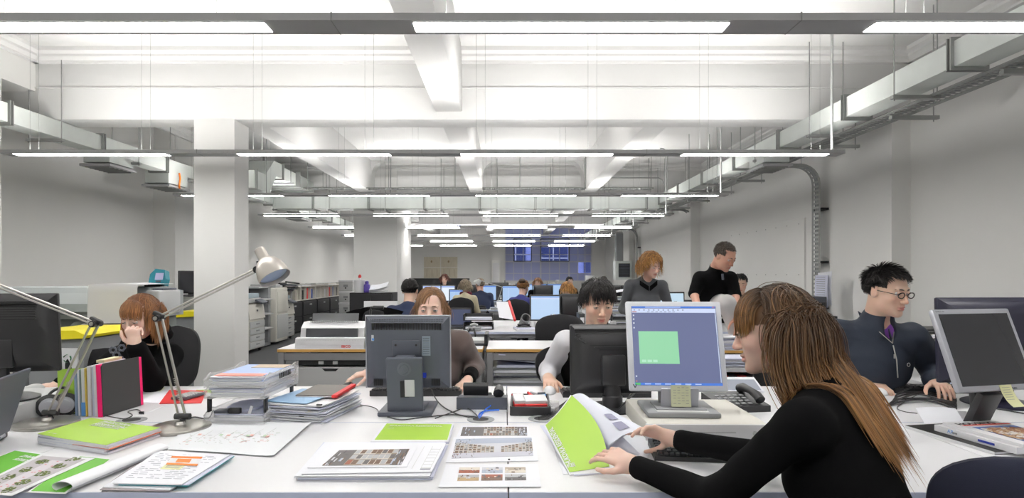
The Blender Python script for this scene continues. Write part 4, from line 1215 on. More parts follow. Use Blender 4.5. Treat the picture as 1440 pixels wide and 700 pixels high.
# ---- green spiral booklets, four in a stack
A_, B_, C_, D_ = Vector((-1.690, 2.135, 0)), Vector((-1.665, 2.375, 0)), Vector((-1.305, 2.235, 0)), Vector((-1.355, 2.005, 0))
c0 = (A_+B_+C_+D_)/4
blab = ['green spiral-bound booklet on top of the stack of four', 'second spiral-bound booklet from the top of the stack, orange back showing', 'third spiral-bound booklet from the top of the stack', 'lowest spiral-bound booklet of the stack']
for k in range(4):
    z = Z+.0085*(3-k); a = R([0, 1.5, -1, .8][k]); dx = [0, .002, -.003, .004][k]
    rot = lambda p: Vector((c0.x+(p.x-c0.x)*math.cos(a)-(p.y-c0.y)*math.sin(a)+dx, c0.y+(p.x-c0.x)*math.sin(a)+(p.y-c0.y)*math.cos(a), 0))
    P = [rot(p) for p in (A_, D_, C_, B_)]     # u along the near edge, v away from the camera
    t = thing('spiral_booklet', blab[k], 'booklet', (c0.x, c0.y, z), 0, 'stack of green spiral-bound booklets'); O = Vector((c0.x, c0.y, 0))
    def curl(u, v): return .010*max(0, .35-u)**1.0*(k == 0)
    m = MB(); m.surf(lambda u, v: bil(P, u, v)-O+Vector((0, 0, .0070+curl(u, v))), 8, 4, paper, .0066, False); m.build('pages', t)
    m = MB(); m.surf(lambda u, v: bil(P, u, v)-O+Vector((0, 0, .0082+curl(u, v))), 8, 4, lime if k == 0 else paper2, .0008, False)
    if k == 0:
        q = lambda u, v: bil(P, u, v)-O+Vector((0, 0, .0086+curl(u, v)))
        for txt, v, sz in (('ZHUKOVKA', .86, .030), ('RESIDENTIAL', .73, .030), ('ZHUKOVKA RESIDENTIAL', .66, .014)):
            o_ = q(.22, v); m.text(txt, sz, white, frame(o_, x=q(.9, v)-o_, y=q(.22, v+.1)-o_), bold=True)
        o_ = q(.06, .10); m.text('18 / 11 / 2007', .008, white, frame(o_, x=q(.4, .10)-o_, y=q(.06, .2)-o_))
    if k == 1: m.surf(lambda u, v: bil(P, .5+.51*u, v)-O+Vector((.003, -.004, .0010)), 2, 2, mat('orange_card', (.65, .13, .03), .6), .0006, False)
    m.build('cover', t)
    m = MB()
    for j in range(26):
        c_ = bil(P, -.004, .03+.94*j/25)-O; m.tube([c_+Vector((.005*math.cos(R(b)), 0, .0045+.006*math.sin(R(b)))) for b in range(0, 360, 40)], .0007, galvd, 4, closed=True)
    m.build('spiral', t)

# ---- printed papers at the bottom left
gdk = mat('leaf_print', (.13, .42, .04), .5)
t0 = thing('brochure', 'green brochure with white lettering at the left edge', 'brochure', (0, 0, 0))
P = quad([(-12, 693), (62, 640), (84, 636), (8, 690)], DT+.004); P = quad([(-60, 690), (40, 655), (105, 638), (20, 632)], DT+.004)
P = [D(-70, 668, DT+.004), D(20, 690, DT+.004), D(92, 642, DT+.004), D(22, 632, DT+.004)]
m = MB(); sheet(m, P, .0035, paper); m.build('pages', t0)
m = MB(); patch(m, P, .03, .97, .03, .96, gdk, .0006)
for v, s_ in ((.80, .022), (.68, .022)):
    o_ = bil(P, .30, v)+Vector((0, 0, .0012)); m.text('RESIDENTIAL' if s_ and v < .7 else 'ZHUKOVKA', .024, white, frame(o_, x=bil(P, .9, v)-bil(P, .3, v), y=bil(P, .3, v+.1)-bil(P, .3, v)), bold=True)
m.build('cover', t0)
P = [D(38, 692, DT+.006), D(92, 694, DT+.006), D(159, 645, DT+.006), D(112, 640, DT+.006)]
m = MB(); sheet(m, P, .0012, white); patch(m, P, .05, .93, .03, .97, gdk, .0004); m.build('printed_sheet', label='white-edged bright green sheet under the tree plan print', cat='sheet')
P = [D(-50, 690, DT+.0085), D(16, 697, DT+.0085), D(133, 644, DT+.0085), D(58, 638, DT+.0085)]
m = MB(); sheet(m, P, .0012, white); patch(m, P, .08, .90, .05, .95, mat('print_lilac', (.50, .47, .50), .6), .0004)
rg = random.Random(4); trm = [mat('tree_print%d' % k, c, .7) for k, c in enumerate(((.10, .14, .03), (.16, .20, .05), (.07, .09, .03)))]
patch(m, P, .40, .62, .10, .85, mat('print_pale', (.66, .62, .66), .6), .0006)
for (u, v) in ((.30, .16), (.28, .36), (.30, .56), (.30, .78), (.70, .28), (.72, .50), (.72, .72), (.70, .92), (.74, .10)):
    for j in range(34):
        a, r_ = rg.random()*6.28, math.sqrt(rg.random()); uu, vv = u+.105*r_*math.cos(a), v+.066*r_*math.sin(a)
        if uu > .9 or vv > .97: continue
        patch(m, P, uu-.016, uu+.016, vv-.012, vv+.012, trm[j % 3], .0008+.00002*j)
for j in range(14):
    uu, vv = rg.uniform(.42, .6), rg.uniform(.1, .85); patch(m, P, uu, uu+.03, vv, vv+.02, mat('print_red', (.7, .25, .28), .6), .0009)
m.build('printed_sheet', label='lilac plan print with dark green tree symbols', cat='sheet')
# roll of tracing paper
trc = mat('tracing_paper', (.93, .94, .97), .6)
a, b = D(88, 683, DT+.02), D(225, 628, DT+.02); m = MB()
n = 22; pts = []
for k in range(n+1):
    an = R(-60+400*k/n); r_ = .020+.004*k/n; pts.append((math.cos(an)*r_, math.sin(an)*r_))
dd = (b-a); L_ = dd.length; T = frame((a+b)/2+Vector((0, 0, .006)), y=dd, z=(0, 0, 1))
m.surf(lambda u, v: T @ Vector((pts[int(round(u*n))][0]*1.5, (v-.5)*L_, pts[int(round(u*n))][1]*.62-.008)), n, 2, trc, .0007)
m.build('paper_roll', label='rolled sheet of white tracing paper lying near the desk edge', cat='paper roll')
# pile of documents with orange sticker
P = [D(158, 688), D(255, 690), D(323, 647), D(222, 641)]
m = paper_pile([p+Vector((-.03, 0, 0)) for p in P], 3, .003, Z, 3, .02, (paper, mat('print_grey_tone', (.38, .34, .36), .7), paper)); m.build('paper_sheets', label='loose sheets with a grey print under the document pile', cat='paper')
P2 = [p+Vector((.0, 0, 0)) for p in P]
tl = mat('teal_print', (.02, .32, .38), .6)
m = paper_pile([p+Vector((.012, .002, 0)) for p in P2], 2, .0022, Z+.0095, 5, .004, (tl, paper2), rotj=1); m.build('paper_sheets', label='teal-edged sheets lying under the handwritten document', cat='paper')
m = MB(); Q = [Vector((p.x, p.y, Z+.018)) for p in P2]; sheet(m, Q, .003, paper); papers_lines(m, Q, 15, mat('ink', (.35, .35, .42), .8), 4); patch(m, Q, .38, .66, .42, .62, mat('postit', (.82, .82, .48), .8), .0010)
for k in range(5): patch(m, Q, .42, .62, .46+.03*k, .468+.03*k, mat('ink', (0, 0, 0)), .0014)
m.build('document', label='top document of the pile with a pale yellow note stuck on it', cat='document')
m = MB(); Q = [D(233, 653, DT+.0205), D(277, 655, DT+.0205), D(285, 642, DT+.0205), D(242, 641, DT+.0205)]; sheet(m, Q, .0008, white); patch(m, Q, .0, 1, .78, 1, mat('orange_print', (.85, .25, .05), .6)); patch(m, Q, .0, 1, .0, .2, mat('orange_print', (0, 0, 0))); patch(m, Q, .25, .7, .3, .7, mat('orange_print', (0, 0, 0)), .0005)
m.build('sticker_card', label='white card with orange bars on the document pile', cat='card')
# tracing plan print
P = [D(228, 632, DT+.001), D(385, 643, DT+.001), D(438, 597, DT+.001), D(276, 590, DT+.001)]
m = MB(); hgt = lambda u, v: .006*max(0, (u-.85)/.15)**2+.004*abs(math.sin(3*u+2*v))
m.surf(lambda u, v: bil(P, u, v)+Vector((0, 0, .001+hgt(u, v))), 14, 8, mat('film_paper', (.83, .85, .88), .6), .0007)
inkm = [mat('plan_ink', (.58, .58, .56), .8), mat('plan_green', (.52, .66, .50), .8), mat('plan_red', (.84, .50, .46), .8)]
rg = random.Random(9)
def pl(u0, v0, u1, v1, mm, r=.0006): m.tube([bil(P, u0, v0)+Vector((0, 0, .0022+hgt(u0, v0))), bil(P, (u0+u1)/2, (v0+v1)/2)+Vector((0, 0, .0024+hgt((u0+u1)/2, (v0+v1)/2))), bil(P, u1, v1)+Vector((0, 0, .0022+hgt(u1, v1)))], r, mm, 3)
for k in range(80):
    u = rg.uniform(.10, .82); v = .25+.35*u+rg.uniform(-.17, .17); s_ = rg.uniform(.01, .035); pl(u, v, u+s_, v+rg.uniform(-.02, .02), inkm[rg.choice([0, 0, 1, 2])])
for k in range(7): pl(.12+.1*k, .22+.05*k, .16+.1*k, .55+.04*k, inkm[0])
for k in range(7):
    u, v = rg.uniform(.15, .8), 0; v = .25+.35*u+rg.uniform(-.12, .12); a_ = R(rg.uniform(0, 180))
    patch(m, P, u, u+.03, v, v+.05, inkm[2] if k % 3 else inkm[1], .005, .0004)
m.build('plan_drawing', label='translucent site plan print in front of the letter trays', cat='drawing')

# ---- clear letter trays
t = thing('letter_trays', 'clear plastic letter trays on black risers, filled with papers', 'letter tray', (-1.10, 2.59, Z), -2)
def tray(zb, name='tray', hh=.035):
    m = MB(); w, d = .125, .18
    m.bb(-w, w, -d, d, zb, zb+.003, clearp)
    for s in (-1, 1):
        pts = [(-d, zb), (d, zb), (d, zb+hh+.012), (d-.05, zb+hh+.012), (d-.09, zb+hh), (-d+.09, zb+hh), (-d+.05, zb+hh+.010), (-d, zb+hh*.7)]
        m.prism(pts, s*w-.0015, s*w+.0015, clearp, M=Matrix(((0, 0, 1, 0), (1, 0, 0, 0), (0, 1, 0, 0), (0, 0, 0, 1))))
        m.tube([(s*w, -d, zb+hh*.7), (s*w, -d+.05, zb+hh+.010), (s*w, -d+.09, zb+hh), (s*w, d-.09, zb+hh), (s*w, d-.05, zb+hh+.012), (s*w, d, zb+hh+.012)], .003, clearp, 6)
    m.bb(-w, w, d-.002, d+.001, zb, zb+hh*.9, clearp); m.bb(-w, w, -d-.001, -d+.002, zb, zb+hh*.62, clearp)
    m.build(name, t)
tray(0, hh=.05); tray(.105, hh=.042); tray(.150, hh=.045)
for x in (-.118, .118):
    for y in (-.15, .12):
        m = MB(); m.bb(x-.005, x+.005, y-.012, y+.012, .045, .110, black, .002); m.bb(x-.005-.012*(x > 0), x+.005+.012*(x < 0), y-.012, y+.022, .098, .108, black, .002); m.build('riser', t)
m = MB()
for k in range(7): m.box((.127, -.03+.018*k, .175), (.002, .009, .022), blackm)
m.build('slot_row', t)
def stackbox(label, loc, w, d, n, dz, ms, seed, rz=0, jit=.006, name='paper_stack', group=None, top=None):
    rg = random.Random(seed); m = MB()
    for k in range(n):
        m.box((rg.uniform(-jit, jit), rg.uniform(-jit, jit), dz*(k+.5)), (w*rg.uniform(.97, 1), d*rg.uniform(.97, 1), dz*.86), ms[k % len(ms)], rot=(0, 0, rg.uniform(-2, 2)))
    if top: top(m, dz*n)
    return m.build(name, None, loc, (0, 0, rz), label=label, cat='paper stack', group=group)
bp = mat('bluish_print', (.42, .52, .78), .7); rp = mat('rosy_print', (.85, .35, .28), .7)
stackbox('papers with blue and red print in the top clear tray', (-1.10, 2.59, Z+.1535), .22, .32, 7, .0055, [paper, paper2, paper, bp], 2, -2, top=lambda m, z: (m.box((.0, .02, z+.001), (.21, .29, .002), bp), m.box((0, -.12, z+.0025), (.20, .06, .001), rp), m.box((.03, .11, z+.003), (.15, .09, .0015), mat('tan_print', (.55, .45, .35), .7))))
stackbox('white papers in the middle clear tray', (-1.10, 2.59, Z+.1085), .22, .32, 6, .0055, [paper, paper2], 4, -2)
stackbox('crumpled papers and a puncher in the lowest clear tray', (-1.10, 2.60, Z+.0035), .21, .30, 5, .006, [paper2, paper], 6, -2, top=lambda m, z: (m.sph((-.03, -.02, z+.004), (.075, .10, .022), paper2, 14), m.box((-.02, -.14, z+.012), (.05, .02, .024), black, .004), m.box((.045, -.14, z+.014), (.012, .004, .04), white, rot=(0, 20, 0)), m.box((-.08, -.12, z+.006), (.06, .05, .014), dgrey, .004)))
m = MB(); cable(m, [D(255, 597)+Vector((0, 0, .005)), D(272, 588)+Vector((0, 0, .005)), D(292, 590)+Vector((0, 0, .005)), D(300, 583)+Vector((0, 0, .02))], .003); m.build('cable', label='black cord between the lamp foot and the clear trays', cat='cable')

# ---- document stack right of the trays
rg = random.Random(12); m = MB()
nst = 15
for k in range(nst):
    ww, dd = .25*rg.uniform(.93, 1.04), .34*rg.uniform(.94, 1.03)
    zc = .0046*k+.0023; a_ = rg.uniform(-5, 5); cx, cy = rg.uniform(-.012, .012), rg.uniform(-.012, .012)
    T = Matrix.Translation((cx, cy, zc)) @ rotm(0, 0, a_); s1, s2 = rg.uniform(-.004, .004), rg.uniform(-.004, .004)
    m.surf(lambda u, v: T @ Vector(((u-.5)*ww, (v-.5)*dd, .0025+s1*abs(2*u-1)**3+s2*abs(2*v-1)**3)), 8, 6, [paper, paper2, paper, paper2, white][k % 5], .0038, False)
for k, (x, z, c_) in enumerate(((-.07, .062, mat('tab_olive', (.35, .33, .08), .6)), (.08, .060, black), (.06, .045, yellow), (.05, .040, black), (.10, .075, black), (-.09, .04, black), (.02, .022, black))):
    m.box((x, -.168, z), (.022, .01, .006), c_)
m.build('document_stack', None, (-.832, 2.62, Z), (0, 0, -11), label='uneven stack of stapled documents right of the clear trays', cat='document stack')
zt = Z+.0046*nst+.006
m = MB(); m.box((-.045, -.02, .0015), (.20, .28, .003), mat('soft_blue_card', (.32, .50, .72), .5)); m.build('blue_folder', None, (-.84, 2.62, zt), (0, 0, -14), label='light blue sheet folder on the document stack', cat='folder')
t = thing('report_folder', 'dark brown folder with red spine on top of the document stack', 'folder', (-.812, 2.69, zt+.0035), -3)
m = MB(); m.bb(-.10, .085, -.11, .14, .003, .0075, mat('umber_card', (.10, .085, .075), .45), .001, 1); m.build('cover', t)
m = MB(); m.bb(.068, .092, -.132, .142, .0, .0125, red, .002); m.build('spine', t, label='red spine')
m = MB(); m.bb(-.095, .066, -.118, .135, 0, .003, paper); m.build('pages', t)

# ---- green booklet, drawing pile, three photo sheets
def gb(P, t_, m_):
    pass
P = [D(521, 621, DT+.008), D(631, 621, DT+.008), D(638, 596, DT+.008), D(541, 595, DT+.008)]
t = thing('green_booklet', 'flat lime green booklet with white title in front of the grey monitor', 'booklet', (0, 0, 0))
m = MB(); sheet(m, P, .0075, paper2); m.build('pages', t)
m = MB(); m_P = [p+Vector((0, 0, .001)) for p in P]; sheet(m, m_P, .0009, paper); patch(m, m_P, .035, .975, .08, .97, lime, .0005)
o_ = bil(m_P, .10, .80)+Vector((0, 0, .0014)); m.text('ZHUKOVKA RESIDENTIAL', .0182, white, frame(o_, x=bil(P, .9, .8)-bil(P, .1, .8), y=bil(P, .1, .9)-bil(P, .1, .8)), bold=True)
o_ = bil(m_P, .10, .67)+Vector((0, 0, .0014)); m.text('2007', .012, white, frame(o_, x=bil(P, .9, .8)-bil(P, .1, .8), y=bil(P, .1, .9)-bil(P, .1, .8)))
m.build('cover', t)
P = [D(418, 676), D(608, 675), D(628, 627), D(458, 627)]
m = paper_pile(P, 6, .0026, Z, 21, .008, (paper2, paper), rotj=1.6); m.build('drawing_pile', label='thick pile of large drawings under the building photo print', cat='paper pile')
P = [D(424, 666, DT+.020), D(607, 663, DT+.020), D(627, 624, DT+.020), D(463, 622, DT+.020)]
m = MB(); sheet(m, P, .0018, paper)
for k in range(7): patch(m, P, .90, .975, .12+.11*k, .125+.11*k, mat('plan_ink', (0, 0, 0)), .0005)
for u in (.83, .9, .975): patch(m, P, u, u+.002, .1, .9, mat('plan_ink', (0, 0, 0)), .0005)
patch(m, P, .9, .98, .06, .10, mat('ink', (0, 0, 0)), .0006)
m.build('large_drawing', label='large drawing sheet with faint title block, topmost of the pile', cat='drawing')
P = [D(432, 657.5, DT+.0225), D(572, 656, DT+.0225), D(587, 627, DT+.0225), D(462, 628.5, DT+.0225)]
m = MB(); sheet(m, P, .0008, paper); PI = [D(453, 654.5, DT+.0232), D(564, 653.5, DT+.0232), D(576, 631, DT+.0232), D(477, 633, DT+.0232)]
facade_print(m, PI, 8, 3, 3, 0, True, .26, .86); m.build('photo_print', label='print of a gridded building facade on the pile of large drawings', cat='print')
for lab, PS, PIs, kind in (
    ('building elevation print, uppermost of the three on the desk', [(641, 616), (746, 615.5), (743, 597.5), (649, 598)], [(647.5, 612.8), (741.4, 612.3), (740.8, 600), (651, 600.3)], 0),
    ('street perspective print of two buildings, middle of the three on the desk', [(627, 650), (757, 647.5), (750, 613.8), (638, 614.5)], [(635, 644.5), (750, 640.5), (747.5, 615.2), (641.5, 617.2)], 1),
    ('sheet with six small photographs, lowest of the three on the desk', [(617, 684.5), (761, 684), (756, 652), (627, 653)], None, 2)):
    zz = DT+.0012+.0012*kind
    P = quad(PS, zz); m = MB(); sheet(m, P, .0008, paper)
    if kind == 0: facade_print(m, quad(PIs, zz+.0003), 11, 4, 5, 0, True, .34, .85)
    if kind == 1:
        Q = quad(PIs, zz+.0003); patch(m, Q, 0, 1, 0, 1, pm['snow'], .0002); patch(m, Q, 0, 1, .72, 1, pm['sky'], .0004); patch(m, Q, 0, 1, 0, .25, mat('print_snow2', (.58, .58, .66), .6), .0004)
        rg = random.Random(2)
        for i in range(9):     # left wing, falling towards the middle; right wing, rising
            for j in range(4):
                for (u, s_, hh) in ((.02+.055*i, .05, .62-.035*i), (.60+.045*i, .041, .34+.03*i)):
                    b0 = .24; dz_ = hh/4*.9
                    patch(m, Q, u, u+s_, b0+j*dz_, b0+(j+.86)*dz_, pm['stone'], .0006); patch(m, Q, u+.1*s_, u+.8*s_, b0+(j+.12)*dz_, b0+(j+.72)*dz_, pm[rg.choice(['brown', 'tree', 'grey'])], .0009)
        for k in range(90):
            u = rg.random()**1.5*.26; v = rg.random(); s_ = rg.uniform(.004, .010); patch(m, Q, u, min(1, u+s_), v*.94, min(1, v*.94+.05), pm[rg.choice(['tree', 'dark', 'snow', 'brown', 'rust'] if v < .3 else ['tree', 'dark', 'snow'])], .0012+.00001*k)
        for k in range(30): u = 1-rg.random()*.09; v = rg.random()*.9; patch(m, Q, u-.006, u, v, v+.06, pm[rg.choice(['tree', 'dark'])], .0012+.00001*k)
    if kind == 2:
        X = [(643, 676), (740, 675), (739, 657), (646, 657)]; Q = quad(X, zz+.0003); rg = random.Random(8)
        for i in range(3):
            for j in range(2):
                u0, u1, v0, v1 = i*.345, i*.345+.31, j*.56, j*.56+.44
                cs = [('ochre', 'grey'), ('brown', 'rust'), ('tree', 'grey'), ('rust', 'wall'), ('sky', 'snow'), ('wall', 'stone')][j*3+i]
                patch(m, Q, u0, u1, v0, v1, pm[cs[0]], .0004); patch(m, Q, u0, u1, v0+.22, v1, pm[cs[1]], .0006)
                for k in range(12):
                    u = rg.uniform(u0, u1-.05); v = rg.uniform(v0, v1-.1); patch(m, Q, u, u+rg.uniform(.01, .05), v, v+rg.uniform(.03, .1), pm[rg.choice(['brown', 'dark', 'wall', 'snow', 'tree', cs[0]])], .0008+.00002*k)
    m.build('photo_print', label=lab, cat='print', group='three prints laid out on the desk')
m = MB(); p = D(716, 646.5, DT+.003); m.sph((p.x, p.y, DT+.0050), (.004, .004, .0022), blackm, 8); m.build('push_pin', label='tiny black dot-like pin on the middle print', cat='pin')

# ---- desk phone, its display and handset
def deskphone(label, loc, rz, body=dgrey, disp=True, s=1.0, hx=.075):
    t = thing('desk_phone', label, 'telephone', loc, rz)
    m = MB(Matrix.Scale(s, 4)); m.prism([(-.10, 0), (.10, 0), (.10, .055), (-.10, .028)], -.115, .115, body, M=Matrix(((0, 0, 1, 0), (1, 0, 0, 0), (0, 1, 0, 0), (0, 0, 0, 1)))); m.build('base', t)
    if disp:
        m = MB(Matrix.Scale(s, 4)); m.box((-.4*hx, .055, .085), (.115, .03, .055), black, .004, rot=(-25, 0, 0)); m.build('display_housing', t)
    m = MB(Matrix.Scale(s, 4)); m.tube([(hx, -.085, .05), (hx, -.06, .066), (hx, .0, .078), (hx, .06, .082), (hx, .085, .07)], [.022, .020, .016, .020, .024], black, 12); m.build('handset', t)
    m = MB(Matrix.Scale(s, 4))
    for i in range(4):
        for j in range(5): m.box((-.09+.03*j, -.075+.025*i, .036+.0068*i), (.02, .014, .006), grey, .002, rot=(8, 0, 0))
    m.build('keys', t)
    return t
deskphone('dark grey desk phone with raised display right of the grey monitor', (D(679, 570).x, 2.78, Z), 179, dgrey, hx=-.075)
m = MB(); p = D(693, 552, .80); m.tube([D(690, 548, DT)+Vector((0, 0, .10)), D(702, 545)+Vector((0, 0, .10)), D(709, 548)+Vector((0, 0, .085))], .012, black, 8)
MATS_blue = mat('blue_cable', (.02, .16, .75), .4)

# ---- cables
def cab(label, pts, r=.003, m_=black, h=.006, hs=None, name='cable', group=None):
    mb = MB(); P = []
    for i, p in enumerate(pts):
        v = D(p[0], p[1]); v.z = DT+(p[2] if len(p) > 2 else h); P.append(v)
    cable(mb, P, r, m_); return mb.build(name, label=label, cat='cable', group=group)
gc = 'cables running into the round grommets'
cab('black cable looping in front of the grey monitor base to the grommet', [(597, 500, .22), (600, 540, .10), (612, 565, .02), (640, 583), (668, 588), (676, 591, .0)], group=gc)
cab('black cable on the desk left of the grommet', [(545, 588), (565, 592), (600, 588), (640, 585), (672, 590, .002)], .0028, group=gc)
cab('thin black cable crossing behind the phone to the grommet', [(612, 590), (640, 580), (655, 575), (668, 583), (674, 590, .002)], .0025, group=gc)
cab('blue network cable curving out of the grommet', [(702, 578), (685, 579), (675, 583), (672, 590, .0)], .0032, MATS_blue)
cab('blue network cable looped at the phone base', [(672, 591, .0), (682, 580, .012), (690, 576, .02), (680, 574, .012)], .0030, MATS_blue)
cab('thin mouse cable curling on the desk left of the grey monitor', [(493, 569), (520, 573), (530, 577), (533, 581), (542, 581)], .0018)
for k in range(5): cab('black cable of the bundle behind the opened booklet, strand %s' % ['nearest', 'second', 'middle', 'fourth', 'farthest'][k], [(758, 592-k, .002), (775, 588-2*k), (795, 575-2*k), (812, 560-2*k), (826, 556)], .0035, group='cable bundle behind the opened booklet')
cab('black cable from the white monitor to the round black base', [(905, 560, .07), (885, 575, .05), (868, 583, .02), (850, 588)], .004, h=.01)
cab('second black cable between the two middle monitors', [(915, 548, .08), (890, 568, .06), (872, 578, .015), (845, 581)], .0035)

# ---- keyboards and mice of the far side
keyboard('black keyboard behind the grey monitor', (D(590, 549).x, 3.05, Z), 180, w=.46, d=.15)
keyboard('black keyboard behind the black monitor of the man in the vest', (D(848, 552).x, 3.02, Z), 180, w=.44)
mouse('black mouse under the hand left of the grey monitor', (-.845, 3.17, Z), 160, black)
mouse('white mouse under the hand of the man in black vest', (D(773, 553).x, 3.06, Z), 180, white)
keyboard('black keyboard in front of the man with glasses', (D(1277, 541).x, 3.12, Z), 180, w=.46, d=.15)
mouse('white mouse beside the keyboard of the man with glasses', (D(1226, 551).x, 3.03, Z), 180, white)
mouse('grey mouse under the left woman\'s hand', (D(57, 547).x, 3.12, Z), 170, lgrey)

# ---- black tray with red and white packets
t = thing('desk_tray', 'black desk tray filled with red and white packets', 'tray', (D(744, 575).x+.005, 2.70, Z), -2)
m = MB(); m.bb(-.085, .085, -.14, .14, 0, .005, black)
for s in (-1, 1): m.bb(s*.085-.004, s*.085+.004, -.14, .14, 0, .042, black, .003); m.bb(-.085, .085, s*.14-.004, s*.14+.004, 0, .040, black, .003)
m.build('tray_body', t)
rg = random.Random(5); pk = [('red and white packet at the right of the black tray', .02, -.06, .10, .07, 1), ('small white and red carton at the left of the black tray', -.052, -.05, .05, .08, 1)]
for lab, x, y, w, d, _ in pk:
    m = MB(); m.box((0, 0, .032), (w, d, .050), white, .003, rot=(12, 0, 4)); m.box((.0, -.020, .020), (w*1.01, d*.65, .036), red, .003, rot=(12, 0, 4)); m.build('packet', None, (t.location.x+x, t.location.y+y, Z+.008), (0, 0, 3), label=lab, cat='packet')
cols_ = [red, white, mat('sticker_blue', (0, 0, 0)), red, lgrey, white, red, dgrey, red, white]
for k in range(10):
    m = MB(); L_ = rg.uniform(.03, .06)
    m.tube([(-L_/2, 0, 0), (L_/2, 0, rg.uniform(-.008, .01))], .006, cols_[k], 8)
    m.build('marker_pen', None, (t.location.x+rg.uniform(-.06, .06), t.location.y+.02+.011*k, Z+.040+.004*(k % 4)), (0, 0, rg.uniform(0, 180)), label='small odds and ends with red and white caps at the back of the black tray', cat='pen', group='pens and clips at the back of the black tray')
m = MB(); m.lathe([(.03, 0), (.032, .05), (.030, .05), (.028, .004)], clearp, 24); m.box((0, 0, .012), (.02, .02, .02), white); m.build('glass', None, (D(778, 585).x, 2.62, Z), None, label='small clear glass right of the black tray', cat='glass')

# ---- opened green booklet held by the woman
t = thing('opened_booklet', 'lime green booklet being leafed through, cover printed in white', 'booklet', (0, 0, 0))
A_, D__, C_, B_ = W(767, 598, 2.20), W(801, 664, 1.815), W(857, 656, 1.86), W(804, 556, 2.26)
M_ = W(856, 627, 1.99)
CP = [D__, C_, B_, A_]          # u: from D to C (bottom edge), v: away
def cov(u, v):
    p = bil(CP, u, v); s_ = M_-(C_+B_)/2*1.0
    p = p+Vector((.030, 0, .010))*math.sin(math.pi*v)*u*1.0-Vector((-.012, .0, 0))*math.sin(math.pi*u)*v*0-Vector((0, .035, 0))*math.sin(math.pi*u)*max(0, v-.3)
    return p
m = MB(); m.surf(lambda u, v: cov(-.03+1.03*u, -.04+1.06*v)-Vector((0, 0, .001)), 14, 14, paper, .003); m.build('pages', t)
m = MB(); m.surf(lambda u, v: cov(u, v)+Vector((0, 0, .0012)), 14, 14, lime, .0008)
T0 = cov(.06, .05)+Vector((0, 0, .003)); xd = cov(.06, .8)-cov(.06, .05); yd = cov(0, .4)-cov(.5, .4)
for txt, u, sz in (('ZHUKOVKA RESIDENTIAL', .13, .0265), ('2007', .20, .013)):
    o_ = cov(u, .06)+Vector((0, 0, .0045)); 
    tm = MB(); tm.text(txt, sz, white, None, bold=True)
    # wrap the letters on the curved cover
    Ltot = (cov(u, .95)-cov(u, .05)).length
    vs = [cov(u-v.y/((cov(.9, .4)-cov(.1, .4)).length/.8), .06+v.x/(Ltot/.9))+Vector((-.0015, 0, .0034+v.z)) for v in tm.v]
    m.add(vs, tm.f, white)
m.build('cover', t)
S1, S2 = B_, M_
for k in range(4):
    e1 = W(*[(832, 562), (842, 566), (850, 569), (822, 558)][k], 2.24+.02*k); e2 = W(*[(906, 606), (908, 602), (900, 598), (902, 636)][k], 1.98+.03*k-.08*(k == 3))
    PQ = [S2, e2, e1, S1]
    m = MB(); m.surf(lambda u, v: bil(PQ, u, v)+Vector((0, 0, .016*math.sin(math.pi*u)*(1-.3*k)-.003*k)), 10, 10, mat('thin_page', (.80, .82, .92), .7), .0004)
    if k == 0 or k == 3:
        for (u0, u1, v0, v1) in ((.45, .72, .30, .44), (.42, .72, .08, .24)):
            m.surf(lambda u, v: bil(PQ, u0+(u1-u0)*u, v0+(v1-v0)*v)+Vector((0, 0, .018*math.sin(math.pi*(u0+(u1-u0)*u))*(1-.3*k)-.004*k+.0012)), 6, 3, mat('page_print', (.30, .30, .42), .7), .0003)
    m.build('turning_page', t)
# loose sheets under the booklet
P = [D(800, 668), D(893, 652), D(905, 615), D(765, 600)]
m = paper_pile([D(806, 668), D(884, 663), D(850, 590), D(764, 598)], 3, .0012, Z, 31, .010, (paper, paper2), rotj=4); m.build('paper_sheets', label='white loose sheets under the opened green booklet', cat='paper')
P = [D(868, 655, DT+.006), D(905, 652, DT+.006), D(925, 616, DT+.006), D(880, 612, DT+.006)]
m = MB(); sheet(m, P, .001, paper); m.build('paper_sheet', label='white sheet sticking out beside the black keyboard', cat='paper')
keyboard('black keyboard between the opened booklet and the seated woman\'s arms', (.725, 2.00, Z), -6, w=.45, d=.165, body=black)

# ---- right of the white monitor: phone, glass, coiled lead, notebook
deskphone('black desk phone with grey keys beside the white monitor', (1.06, 2.72, Z), 8, black, False)
m = MB(); m.tube([(.93+.03*math.cos(k*.9)+.0006*k, 2.76+.02*math.sin(k*.9), Z+.012+.012*abs(math.sin(k*.37))) for k in range(70)], .004, black, 5); m.build('coiled_lead', label='coiled black handset lead behind the white monitor', cat='cable')
m = MB(); m.lathe([(.045, 0), (.048, .035), (.044, .035), (.040, .006)], clearp, 28); m.build('glass_dish', None, (D(1030, 585).x-.01, 2.50, Z), None, label='low clear glass dish beside the black phone', cat='dish')
P = [D(1008, 552), D(1075, 552), D(1060, 532), D(1015, 532)]
m = MB(); Q = [p+Vector((0, 0, .009)) for p in P]; sheet(m, Q, .0085, paper); patch(m, Q, .05, .95, .05, .8, mat('slate_print', (.30, .33, .40), .6)); m.build('notebook', label='open notebook with slate blue picture behind the phone', cat='notebook')

